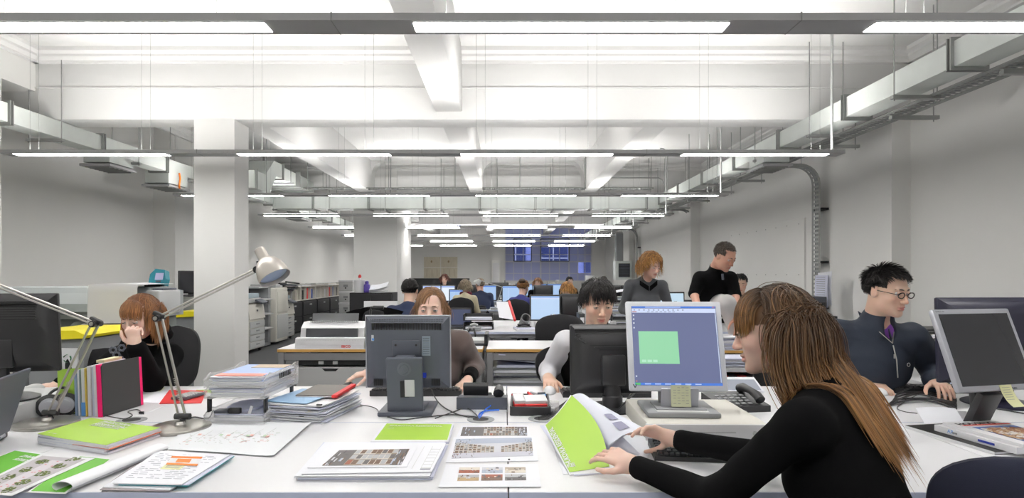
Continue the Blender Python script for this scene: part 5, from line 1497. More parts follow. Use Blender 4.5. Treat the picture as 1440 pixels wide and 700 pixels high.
# ---- red folder and calculator, papers beyond
P = [D(224, 567, DT+.004), D(283, 566, DT+.004), D(292, 549, DT+.004), D(238, 548, DT+.004)]
m = MB(); sheet(m, P, .003, red); m.build('red_folder', label='red folder under the calculator in front of the left woman', cat='folder')
t = thing('calculator', 'dark desk calculator lying on the red folder', 'calculator', (D(265, 560).x, D(265, 560).y, Z+.0046), -10)
m = MB(); m.box((0, 0, .008), (.085, .14, .014), dgrey, .004); m.build('case', t); m = MB(); m.box((0, .045, .016), (.068, .028, .002), mat('lcd_grey', (.35, .40, .36), .3))
for i in range(4):
    for j in range(5): m.box((-.027+.018*i, .018-.018*j, .017), (.012, .011, .004), lgrey, .001, 1)
m.build('keys', t)
m = MB(); P = [D(205, 566), D(255, 566), D(300, 549), D(232, 549)]
P = [D(196, 565, DT+.0012), D(240, 568, DT+.0012), D(262, 552, DT+.0012), D(222, 550, DT+.0012)]; sheet(m, P, .0008, paper); m.build('paper_sheet', label='white sheet left of the red folder', cat='paper')
m = MB(); P = [D(262, 556, DT+.0012), D(330, 556, DT+.0012), D(340, 547, DT+.0012), D(270, 547, DT+.0012)]; sheet(m, P, .0008, paper); patch(m, P, .1, .6, .4, .9, lime); m.build('printed_sheet', label='white sheet with a lime green block beyond the calculator', cat='sheet')
m = MB(); P = [D(198, 549, DT+.0012), D(225, 550, DT+.0012), D(232, 545, DT+.0012), D(206, 544, DT+.0012)]; sheet(m, P, .0008, mat('postit', (0, 0, 0))); m.build('paper_note', label='pale yellow note in front of the left woman', cat='note')

# ---- right end: silver monitor, big black monitor, keyboard, magazines, cables
def sam_extra(t, T, w, h):
    m = MB(T); m.text('SAMSUNG', .0085, dgrey, Matrix.Translation((.045, -.0118, .004)) @ rotm(90, 0, 0), bold=True); m.text('SyncMaster 172v', .006, dgrey, Matrix.Translation((-.178, -.0118, h-.012)) @ rotm(90, 0, 0)); m.build('bezel_lettering', t)
    m = MB(T); m.surf(lambda u, v: (.0+.058*u+.02*(1-v)**2*.3, -.0135-.02*(1-v)**3, .020-.085*(1-v)), 4, 8, mat('postit', (0, 0, 0)), .0005)
    for k in range(6): m.box((.026, -.0152-.002*(k/5)**2*2, .010-.009*k), (.036, .0006, .0011), grey)
    m.build('note', t, label='pale yellow note hanging from the lower edge')
    m = MB(); m.box((0, .065, .07), (.10, .03, .20), black, .006, rot=(24, 0, 0)); m.box((0, -.05, .024), (.08, .04, .004), mat('green_sticker', (.12, .30, .15), .5)); m.build('stand_leg', t)
monitor('silver-framed monitor with dark screen at the right edge', (1.862, 2.232, Z), 13, w=.378, h=.322, zb=.172, tilt=20, body=silver, bez=silver, base='rect', bw=.20, bd=.25, col=black, deep=.035, bezw=.021, extra=sam_extra, neck_w=.05)
def big_extra(t, T, w, h):
    m = MB(T); m.box((-.15, .030, h-.075), (.05, .008, .035), white); m.box((-.15, .0345, h-.085), (.045, .001, .012), mat('sticker_blue', (0, 0, 0))); m.build('asset_sticker', t, label='white and blue sticker')
monitor('large black monitor seen from behind at the right edge', (2.345, 2.80, Z), 184, w=.62, h=.40, zb=.105, tilt=-2, body=mat('navy_black_plastic', (.014, .014, .03), .35), base='round', bw=.30, deep=.075, extra=big_extra)
m = MB(); m.bb(-.22, .22, -.18, .18, 0, .06, lgrey, .006); m.build('desktop_computer', None, (2.70, 2.62, Z), (0, 0, 3), label='pale desktop computer behind the silver monitor', cat='computer')
keyboard('dark keyboard lying on the pale computer at the right edge', (2.66, 2.60, Z+.0605), 175, body=black, w=.42)
rg = random.Random(3)
for k in range(9):
    y0 = 566-3*k
    cab('black cable in the tangle left of the silver monitor', [(1238+3*k, 575-k, .004), (1262, 570-1.0*k+rg.uniform(-2, 2), .010+.002*k), (1290, 565-1.2*k+rg.uniform(-4, 4), .012+.002*k), (1318, 570-1.8*k+rg.uniform(-3, 3), .010), (1345, 578-2*k, .006)], .0042, h=.01, group='cable tangle beside the silver monitor')
cab('thin black cable hanging beside the tangle', [(1298, 545, .02), (1297, 552, .006), (1280, 562), (1262, 574), (1270, 580), (1290, 583)], .002)
cab('black cable loop beyond the seated woman\'s back', [(1243, 612), (1252, 618), (1253, 626), (1246, 632)], .0025)
cab('black cable on the desk at the right edge', [(1375, 573), (1400, 576), (1440, 583), (1480, 590)], .0035)
cab('thick black cable in front of the monitor foot', [(1385, 598), (1420, 603), (1435, 608), (1460, 606)], .0035)
# magazines
def book3(label, cx, cy, z, w, d, th, rz, cover, deco=None, name='magazine', spine=white):
    t = thing(name, label, 'book' if name == 'book' else 'magazine', (cx, cy, z), rz)
    m = MB(); m.box((0, .0, th/2), (w-.004, d-.004, th-.002), paper); m.build('pages', t)
    m = MB(); m.box((0, 0, th), (w, d, .0012), cover); m.box((0, 0, .0006), (w, d, .0012), cover); m.box((-w/2, 0, th/2), (.0014, d, th), spine)
    if deco: deco(m, w, d, th)
    m.build('cover', t); return t
c1 = D(1372, 617, DT+.01)
def dk(m, w, d, th): m.box((-.06, .09, th+.001), (.10, .09, .001), mat('dusk_print', (.10, .10, .11), .4))
book3('thin dark-covered magazine lowest in the right-hand pile', 1.765, 2.205, Z, .27, .36, .010, 10, mat('dusk_print', (0, 0, 0)), None)
def d2(m, w, d, th):
    m.text('AR', .02, mat('sticker_blue', (0, 0, 0)), Matrix.Translation((-w/2-.001, .1, .006)) @ rotm(90, 0, -90))
    m.box((-w/2-.001, -.05, th/2), (.001, .06, .008), mat('navy_print', (.03, .05, .35), .5))
    m.box((-w/2-.001, .07, th/2), (.001, .02, .006), grey)
book3('white magazine with printed spine, second in the right-hand pile', 1.800, 2.145, Z+.0115, .235, .31, .022, 10, white, d2)
def d3(m, w, d, th):
    z = th+.001; m.box((.02, -.025, z), (w*.80, d*.62, .0006), mat('blueair_print', (.10, .17, .42), .5)); rg = random.Random(6)
    for k in range(260):
        a_, b_ = rg.uniform(-.38, .38)*w, rg.uniform(-.33, .12)*d; m.box((.02+a_, b_, z+.0006+.00001*k), (.022, .014, .0004), [mat('sand_print', (.42, .28, .16), .5), mat('rustp', (.28, .12, .06), .5), mat('pale_print', (.62, .60, .58), .5)][k % 3], rot=(0, 0, rg.uniform(0, 90)))
    m.box((.02, d*.31, z+.0005), (w*.9, .012, .0006), mat('coral_print', (.75, .12, .10), .5)); m.text('HOUSING', .036, blackm, Matrix.Translation((-.09, d*.33, z+.001)), bold=True)
book3('magazine with a city photograph and red line, top of the right-hand pile', 1.815, 2.135, Z+.035, .225, .30, .010, 9, white, d3)
m = MB(); P = [D(1296, 606, .79), D(1362, 600, .79), D(1352, 582, .79), D(1293, 584, .79)]
m.surf(lambda u, v: Vector((1.625+.15*u, 2.285-.01*u+.05*v, DT+.036+.05*v+.02*u*(1-u))), 6, 6, paper, .0006); m.build('folded_sheet', label='blank white folded sheet standing behind the magazines', cat='paper')
m = MB(); m.bb(-.03, .03, -.01, .01, 0, .035, white, .004); m.build('power_adapter', None, (D(1322, 580).x, 2.52, Z), (0, 0, -15), label='small white adapter block beside the monitor foot', cat='adapter')
# foreground chair
navyfab = mat('navy_fabric', (.012, .014, .030), .9, bump=.4, bscale=900)
t = chair((1.295, 1.42, 0), -33, 'empty black office chair whose curved back shows in the lower right corner', top=.97, w=.50, fab=navyfab)
# ================================================================ TABLES, SHELVES AND MACHINES BEHIND
tabm = mat('grey_frame', (.33, .33, .34), .45, .3)
def wtable(x0, x1, y0, y1, label, h=.725):
    t = thing('storage_table', label, 'table', ((x0+x1)/2, (y0+y1)/2, 0), 0, 'plywood-edged white tables behind the seated people'); w, d = x1-x0, y1-y0
    m = MB(); m.box((0, 0, h-.014), (w, d, .024), wood, .002, 1); m.box((0, 0, h-.0005), (w-.004, d-.004, .004), white); m.build('table_top', t)
    for sx in (-1, 1):
        for sy in (-1, 1): m = MB(); m.box((sx*(w/2-.03), sy*(d/2-.03), (h-.03)/2), (.05, .05, h-.03), tabm, .004); m.build('leg', t)
    m = MB(); m.box((0, -(d/2-.03), h-.065), (w-.1, .03, .06), tabm, .003); m.box((0, d/2-.03, h-.065), (w-.1, .03, .06), tabm, .003); m.build('rail', t)
    m = MB(); m.box((0, 0, .20), (w-.1, d-.1, .02), lgrey); m.build('lower_shelf', t)
    return t
wtable(-1.90, -.185, 4.92, 5.56, 'plywood-edged table with the binding machine on it')
wtable(-.155, 1.42, 4.92, 5.56, 'plywood-edged table stacked with papers underneath, right of the binding machine table')
wtable(1.46, 3.0, 4.85, 5.45, 'plywood-edged table under the leaning man, partly hidden')
# pedestal
t = thing('drawer_pedestal', 'low white drawer pedestal under the binding machine table', 'drawer unit', (-1.46, 5.20, .21), 0)
m = MB(); m.bb(-.29, .29, -.24, .24, 0, .36, lgrey, .004); m.build('body', t)
for k in range(2):
    m = MB(); m.bb(-.285, .285, -.262, -.242, .005+.178*k, .175+.178*k, mat('drawer_white', (.62, .62, .62), .4), .003); d_ = m.build('drawer', t)
    m = MB(); m.prism([(-.07, .0), (.07, 0), (.045, -.022), (-.045, -.022)], -.2635, -.2615, blackm, M=Matrix(((1, 0, 0, 0), (0, 0, 1, 0), (0, 1, 0, .172+.178*k), (0, 0, 0, 1)))); m.build('grip', d_)
m = MB(); m.bb(-.29, .29, -.25, .24, .375, .42, blackm, .004); m.bb(-.10, -.06, -.262, -.25, .385, .41, lgrey); m.bb(.02, .06, -.262, -.25, .385, .41, lgrey); m.build('black_tray', t)
# binding machine
t = thing('binding_machine', 'white comb binding machine with black lever', 'binding machine', (-1.47, 5.16, .7265), 0)
SX = Matrix(((0, 0, 1, 0), (1, 0, 0, 0), (0, 1, 0, 0), (0, 0, 0, 1)))
m = MB(); m.prism([(-.20, 0), (.22, 0), (.22, .13), (.06, .21), (-.05, .21), (-.12, .165), (-.14, .075), (-.20, .075)], -.27, .27, white, M=SX); m.build('housing', t)
m = MB(); m.prism([(-.215, .0), (-.195, .0), (-.15, .08), (-.155, .09), (-.20, .085), (-.215, .03)], -.29, .29, white, M=SX)
for k in range(24): m.box((-.26+.0225*k, -.203, .045), (.003, .004, .05), lgrey)
m.text('IBICO', .030, red, Matrix.Translation((.10, -.2165, .008)) @ rotm(90, 0, 0), bold=True); m.build('front_tray', t)
m = MB(); m.box((0, -.140, .125), (.44, .02, .075), mat('smoked_plastic', (.04, .042, .05), .25), .003, rot=(-10, 0, 0)); m.build('window', t)
m = MB(); m.box((0, -.035, .245), (.40, .004, .08), mat('smoke_clear', (.25, .26, .27), .2, alpha=.6), rot=(-15, 0, 0)); m.build('paper_guide', t)
m = MB()
for k in range(22): m.box((-.2+.019*k, -.07, .214), (.008, .03, .012), lgrey)
m.build('comb_row', t)
m = MB(); m.tube([(.285, -.10, .08), (.30, -.08, .20), (.31, -.05, .31), (.31, -.05, .335), (.40, -.05, .335)], .011, black, 8); m.tube([(.33, -.05, .335), (.42, -.05, .335)], .016, black, 8); m.build('lever', t)
m = MB(); m.bb(-.27, .27, -.17, .17, 0, .07, mat('pale_green_plastic', (.52, .56, .42), .5), .006); m.bb(-.26, .26, -.173, -.168, .028, .034, lgrey); m.build('document_box', None, (-.90, 5.12, .7265), label='pale green flat box right of the binding machine', cat='box')
m = MB(); 
for k in range(4): cable(m, [(-1.06+.02*k, 5.05, .80), (-1.0+.03*k, 5.0+.02*k, .83), (-.92, 5.02, .81), (-.86, 5.1, .80)], .006)
m.build('cable_heap', label='small heap of black leads on the pale green box', cat='cable')
m = MB(); m.bb(-.13, .13, -.09, .09, 0, .10, white, .006); m.build('white_box', None, (-.80, 5.22, .797), label='small white box standing on the pale green box', cat='box')
m = MB(); m.bb(-.20, .18, -.16, .16, 0, .02, black, .003); m.bb(-.19, .15, -.15, .15, .02, .045, lgrey, .003); m.bb(.15, .18, -.16, .16, .0, .10, black, .003); m.build('file_tray', None, (-.33, 5.30, .7265), label='grey file tray with black end on the plywood-edged table', cat='tray')
# paper piles under table B
stackbox('pile of drawings leaning under the right plywood-edged table', (.16, 5.18, .2105), .52, .42, 17, .022, [paper2, grey, paper, lgrey], 41, 0, .03, group=None)
stackbox('second pile of binders under the right plywood-edged table', (.72, 5.18, .2105), .44, .42, 18, .022, [paper, grey, mat('soft_blue_card', (0, 0, 0)), paper2, mat('olive_card', (.30, .28, .15), .7)], 42, 4, .03)
m = MB(); 
for k in range(5): m.box((0, 0, .012+.011*k), (.50, .36, .009), [paper2, paper][k % 2], rot=(0, 4, 2*k))
m.build('paper_stack', None, (.17, 5.14, .605), label='slipping stack of lilac-white drawings on top of the left pile under the table', cat='paper stack')
stackbox('papers heaped on the table under the leaning man', (1.86, 4.98, .7265), .42, .28, 10, .011, [paper, paper2, white], 43, 5, .03)
t = thing('low_shelf', 'low white shelf with red binders behind the white monitor', 'shelf', (1.92, 4.66, 0))
m = MB(); m.bb(-.30, .30, -.15, .15, .60, .63, white, .002); m.bb(-.30, .30, -.15, .15, .28, .30, white); m.bb(-.30, -.28, -.15, .15, 0, .62, white); m.bb(.28, .30, -.15, .15, 0, .62, white); m.bb(-.30, .30, .13, .15, 0, .62, white); m.build('carcass', t)
for k in range(6): m = MB(); m.bb(0, .05, -.14, .12, 0, .27, [red, black, mat('dark_red_card', (.30, .02, .02), .5), black, red, grey][k], .002); m.build('binder', None, (1.66+.07*k, 4.66, .3005), label='%s binder on the low white shelf' % ['bright red', 'black', 'dark red', 'black', 'bright red', 'grey'][k], cat='binder', group='binders on the low white shelf')
stackbox('white papers piled on the low white shelf', (1.90, 4.66, .6305), .50, .26, 6, .012, [paper, paper2], 44, -3, .02)

# ---- third row bench
g3 = 'white desks of the third row'
for i, (a, b) in enumerate(((-2.2, -.60), (-.60, .50), (.50, 2.0), (2.0, 3.03))):
    desk(a, b, 6.38, 7.18, ['third-row desk of the man in navy jumper', 'third-row desk with laptop, black trays and red-backed document', 'third-row desk with the lit blue-white monitor', 'third-row desk near the right wall'][i], group=g3)
    desk(a, b, 7.19, 7.99, ['third-row desk beyond the man in navy jumper', 'desk beyond the laptop desk in the third row', 'desk beyond the large black monitor', 'desk of the person half hidden behind the leaning man'][i], group=g3)
t = thing('laptop', 'open laptop with dark blue screen in the third row', 'laptop', (W(645, 0, 7.0).x, 6.95, DT), 0)
m = MB(); m.box((0, -.13, .012), (.31, .22, .02), black, .004); m.build('base', t); m = MB(rotm(-12, 0, 0)); m.box((0, 0, .12), (.31, .01, .22), black, .004); m.build('lid', t)
m = MB(rotm(-12, 0, 0)); m.box((0, -.006, .12), (.28, .002, .18), em('navy_screen', (.035, .05, .12), .9)); m.box((-.10, -.0075, .185), (.03, .001, .01), em('icon_white')); m.build('screen', t)
def blacktray(label, loc, n=2, rz=0, s=1.0):
    t = thing('paper_tray', label, 'tray', loc, rz)
    for k in range(n):
        z = .10*k; m = MB(Matrix.Scale(s, 4)); m.bb(-.17, .17, -.13, .13, z, z+.006, black); m.bb(-.17, -.16, -.13, .13, z, z+.07, black); m.bb(.16, .17, -.13, .13, z, z+.07, black); m.bb(-.17, .17, .12, .13, z, z+.07, black); m.build('tray', t)
        m = MB(Matrix.Scale(s, 4)); m.box((.0, -.02, z+.02), (.30, .22, .022), [paper, paper2][k % 2], rot=(0, 0, 3)); m.build('papers', t)
    return t
blacktray('stacked black trays behind the laptop in the third row', (W(674, 0, 6.9).x, 6.75, DT+.0005), 2)
t = thing('desk_phone', 'grey telephone with hanging black coiled cord in the third row', 'telephone', (W(667, 0, 6.5).x, 6.48, DT+.0005))
m = MB(); m.box((0, 0, .02), (.15, .12, .035), grey, .01); m.build('base', t); m = MB(); m.tube([(-.04, -.03, .06), (0, -.03, .075), (.04, -.03, .06)], .018, lgrey, 8); m.build('handset', t)
m = MB(); m.tube([(-.04, -.07, .03), (-.075, -.13, -.03), (-.075, -.13, -.12), (-.05, -.13, -.17), (-.0, -.13, -.17), (.02, -.13, -.12), (.02, -.13, -.03), (.0, -.07, .03)], .009, blackm, 6); m.build('cord', t)
m = MB(); P = [W(702, 446, 6.55), W(724, 450, 6.5), W(716, 424, 7.0), W(698, 424, 7.05)]; m.surf(lambda u, v: bil(P, u, v), 4, 4, paper, .003)
m.tube([P[1], P[2]], .016, red, 6); m.build('red_backed_document', label='long white document with red edge propped up in the third row', cat='document')
def clutter(n, x0, x1, y0, y1, z, seed, group, what=None):
    rg = random.Random(seed)
    for k in range(n):
        x, y = rg.uniform(x0, x1), rg.uniform(y0, y1); q = k % 5; m = MB()
        if q == 0: m.tube([(.05*math.cos(a*.8)*(1-.02*a), .035*math.sin(a*.8), .008+.001*a) for a in range(18)], .006, blackm, 5); nm, lb, ct = 'coiled_cable', 'coil of black cable lying among the clutter', 'cable'
        elif q == 1: m.box((0, 0, .02), (.16, .09, .04), black, .01); m.tube([(-.07, 0, .05), (0, 0, .065), (.07, 0, .05)], .016, black, 6); nm, lb, ct = 'desk_phone', 'small black telephone among the clutter', 'telephone'
        elif q == 2: m.lathe([(.032, 0), (.036, .09), (.031, .09), (.029, .006)], white, 16); m.tube([(.034, 0, .075), (.058, 0, .06), (.055, 0, .03), (.034, 0, .02)], .005, white, 6); nm, lb, ct = 'mug', 'white mug standing among the clutter', 'mug'
        elif q == 3:
            m.box((0, 0, .01), (.21, .29, .02), paper, rot=(0, 0, 0)); m.box((.01, .0, .024), (.20, .28, .006), paper2, rot=(0, 0, 8)); nm, lb, ct = 'paper_stack', 'small stack of papers among the clutter', 'paper'
        else: m.lathe([(.035, 0), (.035, .10), (.031, .10), (.031, .01)], blackm, 14); [m.cyl((.012*math.cos(a), .012*math.sin(a), .02), (.024*math.cos(a), .024*math.sin(a), .16), .004, [red, yellow, lgrey, black][a % 4], n=5) for a in range(4)]; nm, lb, ct = 'pen_pot', 'black pen pot among the clutter', 'pen pot'
        m.build(nm, None, (x, y, z+.0005), (0, 0, rg.uniform(-30, 30)), label=lb+' '+group, cat=ct, group=ct+'s '+group)
clutter(8, .02, .62, 6.5, 6.95, DT, 61, 'in front of the lit blue-white monitor')
clutter(5, .85, 1.9, 6.5, 6.9, DT, 62, 'before the large black monitor')
def bigscreen(m, w, h, zc):
    m.box((0, -.0130, zc+h*.40), (w, .0006, h*.05), em('toolbar_pale')); m.box((0, -.0130, zc+h*.47), (w, .0006, h*.03), em('title_blue'))
    for k in range(5): m.box((-w*.1, -.0132, zc+h*(.3-.09*k)), (w*(.5-.06*(k % 3)), .0004, h*.006), em('title_text'))
    m.box((-w*.12, -.0132, zc), (.002, .0004, h*.7), em('title_text'))
monitor('lit monitor with pale blue document page in the third row', (W(767, 0, 6.95).x, 6.98, DT+.0005), 0, w=.37, h=.31, zb=.07, tilt=4, body=black, screen=em('page_blue', (.50, .67, .90), 1.0), draw=bigscreen, deep=.04)
def dellmark(t, T, w, h):
    m = MB(T); m.text('DELL', .03, mat('grey_mark', (.11, .12, .15), .4), Matrix.Translation((.04, .065, h*.5)) @ rotm(90, 0, 180)); m.build('lettering', t)
monitor('large black monitor turned away, right of the lit pale blue one', (W(816, 0, 7.0).x, 7.02, DT+.0005), 176, w=.50, h=.33, zb=.06, tilt=0, body=black, deep=.05, extra=dellmark)
monitor('lit monitor with greenish map behind the standing woman', (W(944, 0, 6.75).x, 6.78, DT+.0005), 12, w=.37, h=.36, zb=.06, tilt=4, body=black, screen=em('map_pale', (.55, .72, .85), 1.0), draw=lambda m, w, h, zc: [m.box((w*(.05+.07*((k*37) % 5-2)), -.0132, zc+h*(-.2+.05*(k % 9))), (w*.12, .0004, h*.05), em('map_green', (.30, .42, .45), .8)) for k in range(22)], deep=.04)
monitor('small black monitor right of the greenish map screen', (W(963, 0, 6.9).x+.12, 7.0, DT+.0005), 180, w=.40, h=.30, zb=.02, tilt=0, body=black, deep=.05, extra=lambda t, T, w, h: MB(T).box((.10, .06, .07), (.05, .01, .03), white).build('sticker', t))
monitor('black monitor with white label behind the leaning man', (W(1053, 0, 6.7).x, 6.72, DT+.0005), 178, w=.42, h=.30, zb=.09, tilt=0, body=black, deep=.05, extra=lambda t, T, w, h: MB(T).box((-.10, .048, .17), (.05, .01, .035), white).build('sticker', t))
t = chair((W(784, 0, 5.95).x, 5.93, 0), 0, 'empty black chair with round back between the plywood-edged table and third row', top=.97, w=.50)
# lever arch files and orange pot beside
for k, (x, c_) in enumerate(((W(819, 0, 6.7).x, lgrey), (W(812, 0, 6.7).x, black))):
    m = MB(); m.bb(-.03, .03, -.13, .13, 0, .30-.1*k, c_, .003); m.bb(-.02, .02, -.132, -.13, .1, .22-.06*k, white); m.cyl((0, -.134, .05), (0, -.13, .05), .012, silver, n=12); m.build('lever_arch_file', None, (x, 6.72-.3*k, DT+.0005), label=['grey lever arch file beside the large black monitor', 'black lever arch file with white label in front of the grey one'][k], cat='file')
m = MB(); m.box((0, 0, .05), (.10, .05, .10), mat('orange_card', (0, 0, 0)), .004); m.build('orange_box', None, (W(797, 0, 6.6).x, 6.62, DT+.0005), label='small orange box beside the lever arch files', cat='box')
# white rolls leaning
m = MB(Matrix.Translation((W(737, 0, 6.95).x, 6.95, DT+.06)) @ rotm(60, 0, 10)); m.lathe([(.055, -.12), (.055, .12), (.046, .12), (.046, -.11)], grey, 20); m.build('paper_roll', label='grey roll of paper left of the lit pale blue monitor', cat='paper roll')
# messy shelves between the standing woman and the man in the vest
t = thing('open_rack', 'black wire rack stuffed with papers left of the standing woman', 'rack', (W(880, 0, 7.3).x, 7.3, DT+.0005))
m = MB()
for k in range(4): m.bb(-.20, .20, -.14, .14, .10*k, .10*k+.008, black)
for x in (-.2, .2):
    for y in (-.14, .14): m.bb(x-.008, x+.008, y-.008, y+.008, 0, .34, black)
m.build('frame', t)
for k in range(4): stackbox('papers on %s level of the black wire rack' % ['the lowest', 'the second', 'the third', 'the top'][k], (t.location.x, 7.28, DT+.009+.10*k), .34, .24, 3, .014, [paper, paper2, lgrey], 70+k, rz=4*k-5, jit=.02, group='papers on the black wire rack')
blacktray('black tray with white papers right of the man in black vest', (W(893, 0, 6.55).x, 6.55, DT+.0005), 1, 8)
m = MB(); m.surf(lambda u, v: (.5*u-.25, .1*v, .05*math.sin(math.pi*u)+.02*v), 8, 3, paper, .002); m.build('curled_drawings', None, (W(885, 0, 7.2).x, 7.22, DT+.372), (0, 0, 8), label='curled white drawings lying on the black wire rack', cat='drawing')

# ---- fourth row and beyond
g4 = 'white desks of the far rows'
for r_, (y0, labs) in enumerate(((10.4, 'fourth'), (14.0, 'fifth'), (18.0, 'sixth'))):
    for i, a in enumerate((-2.2, -.6, 1.0, 2.4) if r_ else (-1.9, -.3, 1.3)):
        for q in (0, 1):
            desk(a, min(a+1.6, 3.9)-.01, y0+.8*q, y0+.79+.8*q, 'white desk in the %s row from the camera' % labs, group='white desks of the %s row' % labs)
M2 = lambda *a, **k: monitor(*a, deep=.04, **k)
def pages(m, w, h, zc):
    m.box((0, -.0132, zc+h*.44), (w, .0004, h*.06), em('title_blue')); m.box((-w*.2, -.0132, zc), (w*.004+.004, .0004, h*.8), em('title_text'))
for px, d, rz, wd, lab in ((607, 10.95, 0, .36, 'lit pale monitor, left of the pair under the red-haired woman'), (627, 11.0, 0, .36, 'lit pale monitor, right of the pair under the red-haired woman'), (643, 10.7, 10, .30, 'lit monitor partly hidden by the person in cream jumper'), (686, 11.3, -15, .36, 'lit monitor right of the person in dark jumper'), (721, 10.7, -4, .40, 'lit blue monitor left of the woman with the hair bun')):
    M2(lab, (W(px, 0, d).x, d, DT+.0005), rz, w=wd, h=.31, zb=.12 if px != 643 else .05, tilt=3, body=black, screen=scr_white if px < 640 else scr_blue, draw=pages)
for px, d, lab in ((737, 14.3, 'lit pale monitor farthest left in the fifth row'), (757, 14.35, 'lit pale blue monitor in the fifth row beside the reddish-haired person'), (781, 14.3, 'lit pale blue monitor in the fifth row before the dark-haired person')):
    M2(lab, (W(px, 0, d).x, d, DT+.0005), 0, w=.42, h=.31, zb=.10, tilt=3, body=black, screen=scr_blue, draw=pages)
for px, d, w_, lab in ((764, 10.8, .36, 'black monitor seen from behind below the reddish-haired person'), (858, 10.9, .5, 'black monitor seen from behind right of the man in black vest'), (832, 14.4, .5, 'black monitor seen from behind under the far fan unit'), (889, 10.6, .42, 'black monitor seen from behind near the wire rack'), (701, 14.6, .5, 'black monitor seen from behind in the fifth row left of the bun'), (662, 11.2, .42, 'black monitor beside the person in cream jumper')):
    M2(lab, (W(px, 0, d).x, d, DT+.0005), 180, w=w_, h=.32, zb=.11, tilt=0, body=black)
clutter(6, -.9, .1, 10.5, 11.0, DT, 63, 'in the fourth row'); clutter(6, .9, 2.6, 10.5, 11.0, DT, 64, 'on the right of the fourth row'); clutter(6, -1.5, 3, 14.2, 14.9, DT, 65, 'in the fifth row')
lampm = MB(); lampm.tube([(0, 0, 0), (0, 0, .02)], [.09, .09], grey, 16); lampm.tube([(0, 0, .02), (.12, 0, .40), (-.28, 0, .52)], .008, lgrey, 6); lampm.tube([(-.28, 0, .53), (-.34, 0, .46)], [.03, .07], lgrey, 12)
lampm.build('desk_lamp', None, (W(697, 0, 10.6).x, 10.55, DT+.0005), label='grey jointed lamp in the fourth row right of the person in dark jumper', cat='lamp')
# long black screen and plywood panels
m = MB(); m.bb(-3.55, -.95, 15.8, 15.88, .3, 1.26, blackm, .004); m.bb(-1.15, -1.0, 15.79, 15.80, 1.16, 1.20, lgrey)
for x in (-3.4, -2.2, -1.1): m.bb(x-.03, x+.03, 15.6, 16.1, 0, .32, blackm)
m.build('black_screen', label='long black desk screen below the plywood panels', cat='screen')
m = MB(); ply = mat('pale_plywood', (.60, .55, .44), .7, var=.18, vscale=5, stretch=(6, 1, .8))
for i in range(2):
    for j in range(2): m.bb(-3.42+.72*i, -2.73+.72*i, 24.95, 24.99, 1.22+.46*j, 1.66+.46*j, ply, .002)
for i in range(2):
    for k in range(3): m.box((-3.3+.72*i+.22*k, 24.947, 1.45), (.012, .004, .3), mat('rust_streak', (.30, .22, .12), .8))
    m.sph((-3.1+.72*i, 24.948, 1.92), (.04, .006, .05), mat('rust_streak', (0, 0, 0)), 10)
m.build('wall_panel', label='four pale plywood panels hung two by two on the end wall', cat='wall panel')
# ledge with models and bottles in front of the end window
m = MB(); m.bb(-.1, 2.6, 22.0, 22.5, .72, .75, cream); 
for x in (0, 1.2, 2.5): m.bb(x-.03, x+.03, 22.1, 22.4, 0, .72, grey)
m.build('side_table', label='long pale table in front of the end window', cat='table')
rg = random.Random(77)
for k in range(14):
    m = MB(); x = 0+.18*k; hh = rg.uniform(.18, .45)
    if k % 3: m.box((0, 0, hh/2), (.12, .14, hh), [cream, lgrey, mat('tan_print', (0, 0, 0)), white, grey][k % 5], .01)
    else: m.lathe([(.05, 0), (.05, hh*.6), (.02, hh*.8), (.02, hh)], [grey, mat('soft_blue_card', (0, 0, 0)), yellow][k % 3], 12)
    m.build('model_box' if k % 3 else 'bottle', None, (x, 22.2, .7505), label='small %s standing on the long table before the end window' % ('card model' if k % 3 else 'bottle'), cat='model' if k % 3 else 'bottle', group='%s on the long table before the end window' % ('card models' if k % 3 else 'bottles'))
m = MB(); m.bb(3.15, 3.5, 23.0, 23.3, .0, 1.33, white, .01); m.build('white_cabinet', label='tall narrow white cabinet right under the end window', cat='cabinet')
m = MB(); m.bb(-.55, -.20, 24.55, 24.74, 0, 1.95, wallw, .004); m.bb(-.50, -.25, 24.53, 24.55, .1, 1.85, white, .004); m.cyl((-.47, 24.51, 1.0), (-.47, 24.53, 1.0), .02, steel, n=10); m.build('wall_cupboard', label='narrow white cupboard door left of the end window', cat='cupboard')

# ---- left aisle: black cupboard, archive boxes, shelves, copiers
t = thing('black_cupboard', 'black cupboard in front of the white pier, papers on top', 'cupboard', (-2.26, 10.2, 0))
m = MB(); m.bb(-.36, .36, -.25, .25, 0, 1.045, blackm, .004); m.build('body', t)
for s_ in (-1, 1): m = MB(); m.bb(min(.004*s_, .35*s_), max(.004*s_, .35*s_), -.268, -.252, .06, 1.02, black, .002); d_ = m.build('door', t); m = MB(); m.bb(.03*s_-.008, .03*s_+.008, -.285, -.268, .5, .62, grey); m.build('handle', d_)
m = MB(); m.lathe([(.09, 0), (.10, .20), (.102, .21), (.09, .215), (.02, .22), (.025, .26), (.015, .27)], white, 24); m.sph((0, 0, .27), (.028, .028, .04), red, 12); m.build('white_tub', None, (W(506, 0, 10.1).x, 10.1, 1.0455), label='white tub with a red knob on the black cupboard', cat='tub')
m = MB(); m.box((0, 0, .07), (.09, .09, .14), mat('violet_plastic', (.08, .05, .30), .4), .01); m.lathe([(.03, .14), (.03, .19), (.01, .2)], mat('violet_plastic', (0, 0, 0)), 12); m.build('violet_bottle', None, (W(515, 0, 10).x, 10.05, 1.0455), label='violet bottle right of the white tub', cat='bottle')
m = MB()
for k in range(5): m.surf(lambda u, v: (.30*u-.15, .2*v-.1, .012*k+.06*u*u*(1 if k > 1 else .2)+.02*k*v), 5, 3, [paper, lgrey][k % 2], .003)
